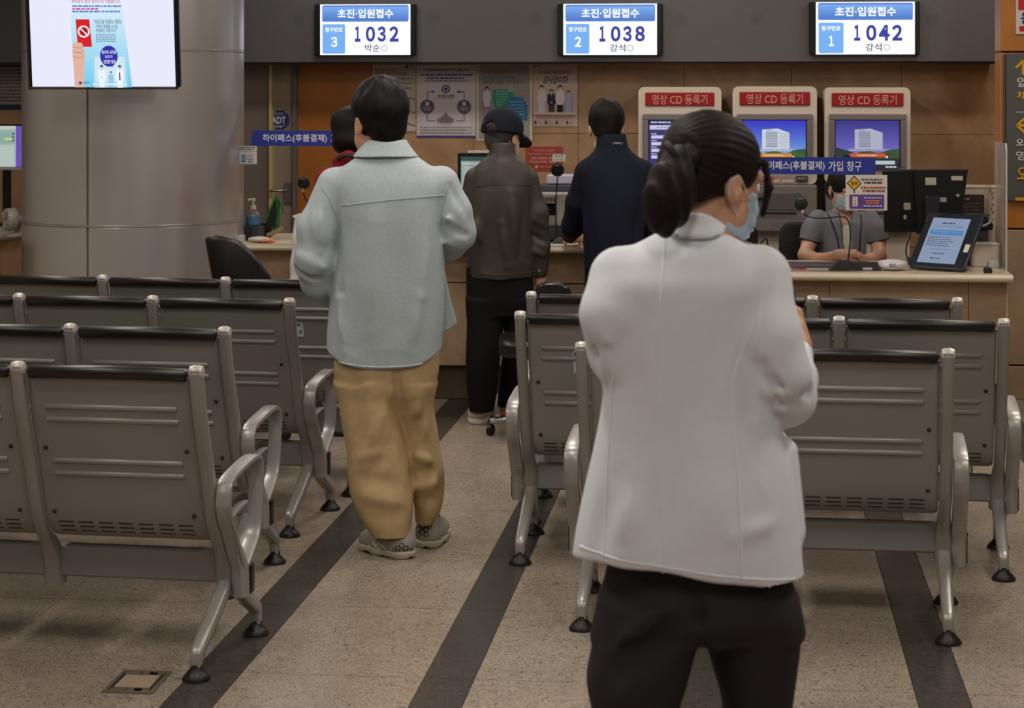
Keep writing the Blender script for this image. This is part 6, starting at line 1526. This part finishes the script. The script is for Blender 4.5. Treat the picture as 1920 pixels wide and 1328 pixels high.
# ---------------------------------------------------------------- older man in the cap
f = Fig('man in a black cap, dark brown jacket and black trousers standing at the stone counter', 945, 10.22)
hd = Head(f.P(943, 257, .05), -32, 14, 0, .98)
hips = [f.P(912, 540, 0), f.P(962, 540, 0.02)]
legs = [([hips[0], f.P(906, 660, -.03), f.P(902, 760, -.02), f.P(900, 776, -.02)], [.075, .055, .04, .035]), ([hips[1], f.P(965, 660, .02), f.P(945, 755, .12), f.P(945, 770, .12)], [.075, .055, .04, .035])]
shL, shR = f.P(893, 335, .0), f.P(988, 335, .0)
armL = ([shL, f.P(882, 410, 0), f.P(890, 455, .02), f.P(915, 470, .25)], [.048, .04, .034, .026]); armR = ([shR, f.P(1010, 410, 0), f.P(1014, 470, 0), f.P(1013, 512, .02)], [.048, .04, .034, .027])
hands = [dict(w=armL[0][-1], d=(.3, .9, .1), n=(-.2, -.2, .9), side=-1, curl=.5), dict(w=armR[0][-1], d=(.02, .12, -1), n=(.9, -.4, 0), side=1, curl=.6, k=.9)]
B, bo = skin_body(f, hd, f.P(942, 300, .0), [(f.P(942, 330), f.P(938, 500), .10, .10), (shL, shR, .055, .055), (hips[0], hips[1], .085, .085)], [armL, armR], legs, .008, hands)
eyes(hd, bo); loops(hd, f.t); polymesh(hd.mask(B, B), hd.c - .17, hd.c + .17, .007, 'face_mask', M_MASK, f.t)
H = hd.hair_short(8, -.01, -.085); H.sub(hd.e((0, 0, .16), (.2, .2, .10)), .01); polymesh(H, hd.c - .18, hd.c + .18, .006, 'hair', M_HAIRG, f.t)
M_CAP = cloth('black_cap_cloth', rgb(22, 23, 30)); M_CAPB = cloth('charcoal_cap_side', rgb(44, 44, 48))
CP = Body(); CP.add(hd.e((0, -.012, .048), (.096, .116, .094)), .01); CP.add(hd.e((0, -.02, .01), (.094, .114, .07)), .02); CP.keep(lambda P, a=hd.p(0, 0, .012), nn=hd.M @ V(0, .10, -1.): (P - a) @ nn, .006); CP.sub(hd.e((0, -.130, .012), (.034, .05, .034)), .006)
CP.disp(lambda P: .0012 * np.cos(np.arctan2((P - hd.c) @ hd.M[:, 0], (P - hd.c) @ hd.M[:, 1]) * 6) ** 8 * -1)
cap_o = polymesh(CP, hd.c - .2, hd.c + .22, .006, 'cap', M_CAP, f.t)
BR = Body(); BR.add(hd.e((0, .125, .012), (.078, .085, .030), rx=14), .01); BR.sub(hd.e((0, .122, -.006), (.085, .095, .030), rx=14), .004); BR.sub(hd.e((0, .0, .03), (.085, .1, .09)), .004)
polymesh(BR, hd.c - .12, hd.c + .25, .005, 'brim', M_CAPB, cap_o)
MB().tube(spline([tuple(hd.p(-.038, -.118, .004)), tuple(hd.p(0, -.130, .0)), tuple(hd.p(.038, -.118, .004))], 6), .007, None, 8, flatten=(.35, 1.2)).build('strap', M_CAP, cap_o); MB().box(hd.p(.012, -.132, -.008), (.012, .006, .03), None, bev=.002).build('strap_end', M_CAP, cap_o)
S = Body(); S.add(loft(f.rows([(521, 873, 1001, -.13, .13), (480, 872, 1003, -.135, .13), (430, 872, 1001, -.14, .13), (380, 876, 998, -.14, .12), (345, 881, 999, -.13, .10), (320, 888, 994, -.115, .09), (304, 900, 984, -.10, .08), (293, 912, 971, -.085, .072), (286, 916, 967, -.08, .07), (268, 919, 964, -.07, .065)]), 2.5), .01)
S.add(f.ch([(895, 338, 0), (882, 400, -.02), (884, 445, 0), (902, 465, .2)], [.062, .058, .054, .042]), .016); S.add(f.ch([(986, 338, 0), (1005, 400, -.01), (1008, 460, 0), (1009, 508, .01)], [.062, .055, .050, .044]), .016)
S.keep(plane(f.P(940, 520, 0), (0, 0, -1)), .006); S.sub(loft(f.rows([(290, 924, 960, -.045, .05), (262, 923, 960, -.06, .06)]), 2.1), .004)
S.disp(f.sf([(900, 330, -.15, 990, 322, -.15, .012, -.006), (885, 400, -.14, 905, 470, -.15, .02, .012), (925, 350, -.15, 915, 500, -.15, .03, -.010), (960, 360, -.15, 970, 500, -.15, .03, .010), (985, 380, -.13, 978, 480, -.13, .014, -.016), (1000, 410, -.06, 1024, 425, -.05, .012, .010), (998, 440, -.06, 1024, 455, -.05, .012, -.010), (1000, 470, -.06, 1020, 480, -.05, .012, .010), (940, 420, -.15, 950, 500, -.15, .02, .008)])); S.disp(waves(51, .005, 16, 7))
M_JKT = mat('dark_brown_nylon', rgb(58, 52, 47), .5, spec=.4, noise=.08, nscale=30, bump=.15, bscale=90)
jo = polymesh(S, f.P(840, 560, -.3), f.P(1050, 255, .45), .008, 'jacket', M_JKT, f.t)
seam(S, f.xz([(889, 350), (930, 344), (995, 346)]), .002, 'yoke_seam', M_JKT, jo); seam(S, f.xz([(874, 508), (940, 511), (1000, 508)]), .0025, 'hem_seam', M_JKT, jo)
MB().lathe([(.006, 0), (.006, .003), (.003, .004)], None, f.P(1011, 508, -.045), 10, Matrix.Rotation(R(90), 3, 'X')).build('cuff_button', mat('grey_button', rgb(120, 118, 116), .4), jo)
T = Body(); T.add(loft(f.rows([(500, 876, 1000, -.12, .12), (560, 876, 1000, -.12, .12), (590, 878, 998, -.11, .12)]), 2.5), .01)
T.add(loft(f.rows([(560, 876, 946, -.12, .09), (640, 876, 940, -.115, .06), (700, 876, 936, -.11, .05), (768, 880, 926, -.09, .05)]), 2.3), .02); T.add(loft(f.rows([(560, 940, 1000, -.10, .12), (640, 945, 994, -.05, .15), (700, 938, 985, -.0, .18), (766, 934, 970, .03, .19)]), 2.3), .015); T.disp(waves(61, .005, 16))
polymesh(T, f.P(850, 790, -.25), f.P(1030, 480, .35), .009, 'trousers', cloth('black_trouser_cloth', rgb(17, 17, 19)), f.t)
tuck(bo, [S, T], [(hd.c, .185)] + [(np.array(q['w']) + np.array(q['d']) / np.linalg.norm(q['d']) * .07, .125) for q in hands])
M_WS = mat('white_sneaker', rgb(196, 186, 176), .6); M_WS2 = mat('worn_white_sole', rgb(206, 196, 182), .6)
for heel, toe in (((-.125, -.04), (-.12, .23)), ((-.03, .11), (.04, .36))):
    o, a, d, s_, U = shoe(f.t, heel, toe, M_WS, M_WS2, h=.105)
    for py in (772, 779): seam(U, f.xz([(882 if heel[1] < 0 else 920, py), (897, py + 2), (914, py)]), .0025, 'heel_band', M_SNK, o, n=12)

# ---------------------------------------------------------------- man in navy leaning on the counter
f = Fig('dark haired man in a navy jacket leaning one hand on the stone counter', 1140, 10.50)
hd = Head(f.P(1137, 240, .06), -4, 14, 0, 1.0)
hips = [f.P(1118, 540, -.02), f.P(1172, 540, -.02)]
legs = [([hips[0], f.P(1112, 660, .0), f.P(1110, 755, .0), f.P(1110, 772, .0)], [.08, .055, .04, .035]), ([hips[1], f.P(1180, 660, .0), f.P(1182, 755, .0), f.P(1182, 772, .0)], [.08, .055, .04, .035])]
shL, shR = f.P(1098, 322, .03), f.P(1204, 322, .03); wl = f.P(1070, 445, .38)
armL = ([shL, f.P(1083, 380, .08), f.P(1072, 425, .16), wl], [.05, .042, .036, .028]); armR = ([shR, f.P(1225, 390, .05), f.P(1230, 440, .1), f.P(1215, 452, .36)], [.05, .042, .036, .028])
hands = [dict(w=wl, d=(.55, .8, -.16), n=(.05, .15, 1), side=1, curl=.25), dict(w=armR[0][-1], d=(-.3, .9, -.1), n=(0, .1, 1), side=-1, curl=.3)]
B, bo = skin_body(f, hd, f.P(1142, 290, .0), [(f.P(1145, 330), f.P(1145, 500), .10, .10), (shL, shR, .055, .055), (hips[0], hips[1], .09, .09)], [armL, armR], legs, .008, hands)
eyes(hd, bo); loops(hd, f.t); polymesh(hd.mask(B, B), hd.c - .17, hd.c + .17, .007, 'face_mask', M_MASK, f.t)
polymesh(hd.hair_short(14, .012, -.075), hd.c - .19, hd.c + .21, .006, 'hair', M_HAIR, f.t)
S = Body(); S.add(loft(f.rows([(505, 1096, 1202, -.15, .10), (440, 1094, 1208, -.15, .11), (380, 1092, 1214, -.14, .13), (335, 1090, 1215, -.12, .13), (312, 1092, 1211, -.105, .12), (298, 1100, 1200, -.09, .11), (286, 1112, 1187, -.08, .10), (276, 1118, 1178, -.07, .09), (252, 1120, 1172, -.055, .085)]), 2.5), .01)
S.add(f.ch([(1100, 324, .02), (1084, 380, .06), (1074, 425, .14), (1068, 440, .33)], [.064, .058, .054, .042]), .03); S.add(f.ch([(1204, 324, .02), (1222, 390, .04), (1226, 435, .1), (1215, 448, .32)], [.064, .058, .054, .042]), .03)
S.keep(plane(f.P(1140, 504, 0), (0, 0, -1)), .006); S.sub(loft(f.rows([(275, 1126, 1168, -.03, .07), (245, 1124, 1168, -.045, .08)]), 2.1), .004); S.disp(f.sf([(1098, 390, -.13, 1110, 470, -.15, .02, -.010), (1150, 330, -.14, 1160, 480, -.15, .04, .008), (1200, 380, -.12, 1190, 470, -.14, .02, -.010), (1070, 410, .08, 1092, 420, .06, .012, .008)])); S.disp(waves(71, .004, 15))
M_NAVY = cloth('navy_cloth', rgb(24, 27, 42)); jo = polymesh(S, f.P(1030, 540, -.3), f.P(1260, 240, .5), .008, 'jacket', M_NAVY, f.t)
bpy.context.view_layer.update(); g = gfx_on(f.t, 0, 0, 1, (0, 0, 0)); cpt = f.P(1158, 269, -.082); g.o = f.t.matrix_world @ Vector(cpt)
g.text('( PING )', -.024, -.006, .024, .006, (190, 188, 190), .02); g.done(jo, 'mark', 'collar_mark')
T = Body(); T.add(loft(f.rows([(485, 1098, 1198, -.14, .09), (560, 1094, 1198, -.13, .09), (590, 1094, 1196, -.11, .09)]), 2.5), .01); T.add(loft(f.rows([(560, 1090, 1146, -.12, .09), (660, 1090, 1140, -.09, .08), (752, 1090, 1134, -.08, .08)]), 2.3), .02); T.add(loft(f.rows([(560, 1146, 1200, -.12, .09), (660, 1156, 1204, -.09, .08), (752, 1160, 1204, -.08, .08)]), 2.3), .015); T.disp(waves(81, .004, 15))
polymesh(T, f.P(1060, 790, -.25), f.P(1230, 470, .3), .010, 'trousers', MATS['black_trouser_cloth'], f.t)
tuck(bo, [S, T], [(hd.c, .185)] + [(np.array(q['w']) + np.array(q['d']) / np.linalg.norm(q['d']) * .07, .125) for q in hands])
for hx_ in (-.08, .11): shoe(f.t, (hx_, -.07), (hx_, .19), M_BSHOE, M_BLACKM, h=.09)

# ---------------------------------------------------------------- woman in the red jacket
f = Fig('woman with black bob and red jacket at the left counter', 650, 10.42)
hd = Head(f.P(656, 248, .04), 14, 8, 0, .96)
hips = [f.P(628, 530, 0), f.P(672, 530, 0)]
legs = [([hips[0], f.P(626, 650, 0), f.P(626, 755, 0), f.P(626, 770, 0)], [.08, .052, .038, .033]), ([hips[1], f.P(676, 650, 0), f.P(676, 755, 0), f.P(676, 770, 0)], [.08, .052, .038, .033])]
shL, shR = f.P(616, 336, 0), f.P(690, 336, 0)
armL = ([shL, f.P(606, 395, 0), f.P(606, 430, .05), f.P(630, 440, .3)], [.045, .038, .032, .025]); armR = ([shR, f.P(700, 395, 0), f.P(700, 430, .05), f.P(680, 440, .3)], [.045, .038, .032, .025])
hands = [dict(w=armL[0][-1], d=(.4, .8, .0), n=(0, .1, 1), side=1, curl=.4, k=.9), dict(w=armR[0][-1], d=(-.4, .8, 0), n=(0, .1, 1), side=-1, curl=.4, k=.9)]
B, bo = skin_body(f, hd, f.P(655, 300, 0), [(f.P(654, 330), f.P(650, 480), .09, .09), (shL, shR, .05, .05), (hips[0], hips[1], .085, .085)], [armL, armR], legs, .009, hands, kneck=.05)
eyes(hd, bo); loops(hd, f.t); polymesh(hd.mask(B, B), hd.c - .17, hd.c + .17, .007, 'face_mask', M_MASK, f.t)
H = Body(); H.add(hd.e((0, -.015, .036), (.098, .116, .098)), .01); H.add(hd.e((0, -.035, -.055), (.100, .095, .072)), .04); H.sub(hd.e((0, .125, -.06), (.072, .10, .12)), .012); H.keep(lambda P, a=hd.p(0, 0, -.115), nn=hd.M @ V(0, 0, -1.): (P - a) @ nn, .015); H.disp(waves(15, .004, 50, 8, (1, 1, .4)))
polymesh(H, hd.c - .22, hd.c + .22, .006, 'hair', M_HAIR, f.t)
S = Body(); S.add(loft(f.rows([(510, 604, 698, -.12, .11), (430, 606, 696, -.12, .11), (370, 604, 700, -.12, .10), (335, 606, 698, -.11, .09), (314, 620, 686, -.10, .08), (298, 634, 676, -.085, .07), (286, 638, 672, -.07, .06)]), 2.5), .01)
S.add(f.ch([(616, 336, 0), (608, 390, -.01), (608, 425, .04), (626, 438, .26)], [.060, .054, .05, .040]), .03); S.add(f.ch([(690, 336, 0), (698, 390, -.01), (698, 425, .04), (682, 438, .26)], [.06, .054, .05, .040]), .03); S.add(f.ch([(632, 302, -.05), (655, 296, -.09), (678, 302, -.05)], [.026, .028, .026]), .02); S.keep(plane(f.P(650, 508, 0), (0, 0, -1)), .006)
S.disp(f.sf([(612, 318, -.1, 640, 310, -.11, .01, .008), (606, 332, -.08, 640, 326, -.12, .012, -.010), (604, 350, -.06, 640, 345, -.12, .012, .010)])); S.disp(waves(91, .006, 20))
jo = polymesh(S, f.P(570, 540, -.3), f.P(735, 270, .4), .008, 'jacket', cloth('dark_red_cloth', rgb(128, 26, 38), rough=.6), f.t)
MB().tube(spline([f.P(634, 298, -.09), f.P(648, 292, -.115), f.P(664, 294, -.115), f.P(676, 300, -.08)], 6), .012, None, 8).build('scarf', mat('black_dotted_scarf', rgb(28, 24, 26), .7), f.t)
T = Body(); T.add(loft(f.rows([(495, 608, 694, -.11, .10), (570, 606, 694, -.11, .10)]), 2.5), .01); T.add(loft(f.rows([(560, 606, 650, -.10, .09), (752, 608, 644, -.07, .07)]), 2.3), .02); T.add(loft(f.rows([(560, 650, 696, -.10, .09), (752, 658, 694, -.07, .07)]), 2.3), .015)
polymesh(T, f.P(580, 790, -.25), f.P(720, 480, .3), .011, 'trousers', MATS['black_trouser_cloth'], f.t)
tuck(bo, [S, T], [(hd.c, .185)] + [(np.array(q['w']) + np.array(q['d']) / np.linalg.norm(q['d']) * .07, .125) for q in hands])
for hx_ in (-.06, .07): shoe(f.t, (hx_, -.06), (hx_, .18), M_BSHOE, M_BLACKM, h=.08)
# her white bag at her side
f2 = f; p = C(566, 400, 10.2); tb = thing('shoulder_bag', 'white cloth bag hanging at the left of the man in light blue shirt', 'bag', (p.x, p.y, 0), YAW); kk = 10.2 / FPX
G_ = Body(); Zb = lambda py: CAM_H - (py - 160) * kk; Xb = lambda px: (px - 566) * kk
G_.add(loft([(Zb(530), Xb(542), Xb(606), -.08, .06), (Zb(505), Xb(546), Xb(608), -.08, .06), (Zb(470), Xb(550), Xb(606), -.075, .055), (Zb(430), Xb(551), Xb(602), -.06, .05), (Zb(408), Xb(556), Xb(596), -.04, .035)], 2.6), .01); G_.disp(folds([((Xb(555), -.08, Zb(420)), (Xb(566), -.08, Zb(520)), .012, .01), ((Xb(560), -.08, Zb(440)), (Xb(585), -.08, Zb(500)), .012, -.01)])); G_.disp(waves(17, .007, 26))
polymesh(G_, (Xb(520), -.15, Zb(560)), (Xb(630), .12, Zb(390)), .007, 'bag_body', cloth('white_canvas', rgb(206, 202, 202), noise=.03), tb)
MB().prism([(Xb(549), Zb(404)), (Xb(560), Zb(400)), (Xb(568), Zb(398)), (Xb(566), Zb(418)), (Xb(560), Zb(412))], (0, -.05, 0), (1, 0, 0), (0, 0, 1), (0, .004, 0)).build('paper', M_PAPER, tb)
MB().tube(spline([(Xb(575), -.02, Zb(410)), (Xb(590), -.03, Zb(370)), (Xb(604), -.02, Zb(345))], 6), .008, None, 8).build('strap', cloth('white_canvas', None), tb)

# ---------------------------------------------------------------- clerk behind the low desk
f = Fig('seated clerk in grey uniform and light blue face mask typing behind the low desk', 1578, 11.28)
hd = Head(f.P(1583, 354, -.05), 199, 24, 0, .94)
hips = [f.P(1555, 555, .02), f.P(1605, 555, .02)]
legs = [([hips[0], f.P(1552, 560, -.30), f.P(1552, 570, -.40), f.P(1552, 670, -.42), f.P(1552, 735, -.40)], [.08, .065, .055, .045, .035]), ([hips[1], f.P(1608, 560, -.30), f.P(1608, 570, -.40), f.P(1608, 670, -.42), f.P(1608, 735, -.40)], [.08, .065, .055, .045, .035])]
shL, shR = f.P(1534, 414, -.02), f.P(1630, 414, -.02); wl, wrr = f.P(1574, 478, -.36), f.P(1612, 487, -.36)
armL = ([shL, f.P(1518, 452, -.06), f.P(1510, 478, -.14), f.P(1535, 489, -.28), wl], [.046, .040, .036, .036, .025]); armR = ([shR, f.P(1646, 452, -.06), f.P(1648, 480, -.14), f.P(1632, 489, -.28), wrr], [.046, .040, .036, .036, .025])
hands = [dict(w=wl, d=(.78, -.3, .10), n=(-.15, -.25, 1), side=-1, curl=.8, k=.95), dict(w=wrr, d=(-.75, -.3, -.02), n=(.1, -.2, 1), side=1, curl=.5, k=.92)]
B, bo = skin_body(f, hd, f.P(1582, 412, -.01), [(f.P(1582, 430), f.P(1580, 540), .08, .09), (shL, shR, .045, .045), (hips[0], hips[1], .085, .085)], [armL, armR], legs, .0065, hands, kneck=.046)
eyes(hd, bo); loops(hd, f.t); polymesh(hd.mask(B, B), hd.c - .17, hd.c + .17, .006, 'face_mask', M_MASKB, f.t)
H = Body(); H.add(hd.e((0, -.016, .040), (.088, .108, .094)), .01); H.add(hd.e((0, -.06, -.03), (.078, .06, .075)), .03); H.sub(hd.e((0, .118, -.040), (.074, .084, .090)), .012)
for x in (-1, 1): H.sub(hd.e((x * .092, .008, -.045), (.024, .028, .045)), .010)
H.disp(waves(19, .003, 60, 8, (1, 1, .4))); polymesh(H, hd.c - .19, hd.c + .2, .006, 'hair', M_HAIR, f.t)
S = Body(); S.add(loft(f.rows([(540, 1532, 1630, -.11, .12), (500, 1534, 1630, -.12, .11), (460, 1536, 1632, -.125, .11), (430, 1532, 1634, -.115, .10), (412, 1532, 1634, -.10, .085), (402, 1544, 1622, -.08, .075), (394, 1558, 1606, -.06, .07)]), 2.5), .01)
S.add(f.ch([(1534, 414, -.02), (1525, 432, -.04), (1517, 451, -.06)], [.058, .058, .054]), .025); S.add(f.ch([(1630, 414, -.02), (1640, 432, -.04), (1647, 453, -.06)], [.058, .058, .054]), .025)
for c, a in ((1517, -1), (1647, 1)): S.keep(lambda P, q=f.P(c, 452, -.06), nn=V(a * .25, -.1, -1.) / 1.04: np.where(np.abs(P[:, 0] - q[0]) < .07, (P - q) @ nn, -1), .003)
S.sub(chain([f.P(1586, 396, -.085), f.P(1588, 425, -.115), f.P(1588, 455, -.128), f.P(1589, 520, -.128)], [.036, .030, .026, .024], .01), .004); S.disp(waves(101, .0035, 18))
M_UNI = cloth('grey_uniform_cloth', rgb(122, 122, 130), noise=.08, nscale=120); uo = polymesh(S, f.P(1470, 570, -.3), f.P(1690, 380, .3), .0065, 'uniform_jacket', M_UNI, f.t)
M_TRIM = mat('black_trim', rgb(20, 20, 24), .6)
seam(S, f.xz([(1549, 398), (1556, 420), (1564, 445), (1568, 480)]), .0042, 'front_trim', M_TRIM, uo); seam(S, f.xz([(1610, 402), (1609, 420), (1606, 445), (1604, 475)]), .0042, 'front_trim', M_TRIM, uo)
for c, a in ((1517, -1), (1647, 1)):
    q = f.P(c, 452, -.06); MB().tube([(q[0] + .0545 * math.cos(t_) , q[1] + .0545 * math.sin(t_), q[2] + a * .25 * -.0545 * math.cos(t_) * -1 - .1 * .05 * math.sin(t_)) for t_ in [2 * math.pi * i / 20 for i in range(20)]], .0042, None, 6, closed=True).build('cuff_trim', M_TRIM, uo)
BL = Body(); BL.add(loft(f.rows([(520, 1566, 1612, -.10, .0), (460, 1566, 1612, -.112, .0), (428, 1568, 1608, -.094, .0), (419, 1572, 1604, -.082, .0)]), 2.4), .01); polymesh(BL, f.P(1540, 540, -.2), f.P(1640, 400, .05), .006, 'blouse', cloth('white_blouse', rgb(206, 200, 188)), f.t)
SK = Body(); SK.add(chain([f.P(1580, 545, .04), f.P(1580, 556, -.12)], [.15, .14], .03), .01); SK.add(chain([f.P(1554, 556, -.1), f.P(1552, 560, -.40)], [.095, .08], .03), .03); SK.add(chain([f.P(1606, 556, -.1), f.P(1608, 560, -.40)], [.095, .08], .03), .03); SK.keep(plane(f.P(1580, 505, 0), (0, 0, 1)), .01)
polymesh(SK, f.P(1490, 640, -.6), f.P(1670, 490, .28), .011, 'skirt', cloth('charcoal_skirt', rgb(44, 44, 52)), f.t)
for hx_ in (-.075, .083): shoe(f.t, (hx_, -.36), (hx_, -.60), M_BSHOE, M_BLACKM, h=.07)
p2 = C(1150, 400, 12.05); c2 = copy_tree(f.t); c2.location = (p2.x, p2.y, 0); c2['label'] = 'second grey uniformed clerk, mostly hidden behind the man in navy'
make_texts()
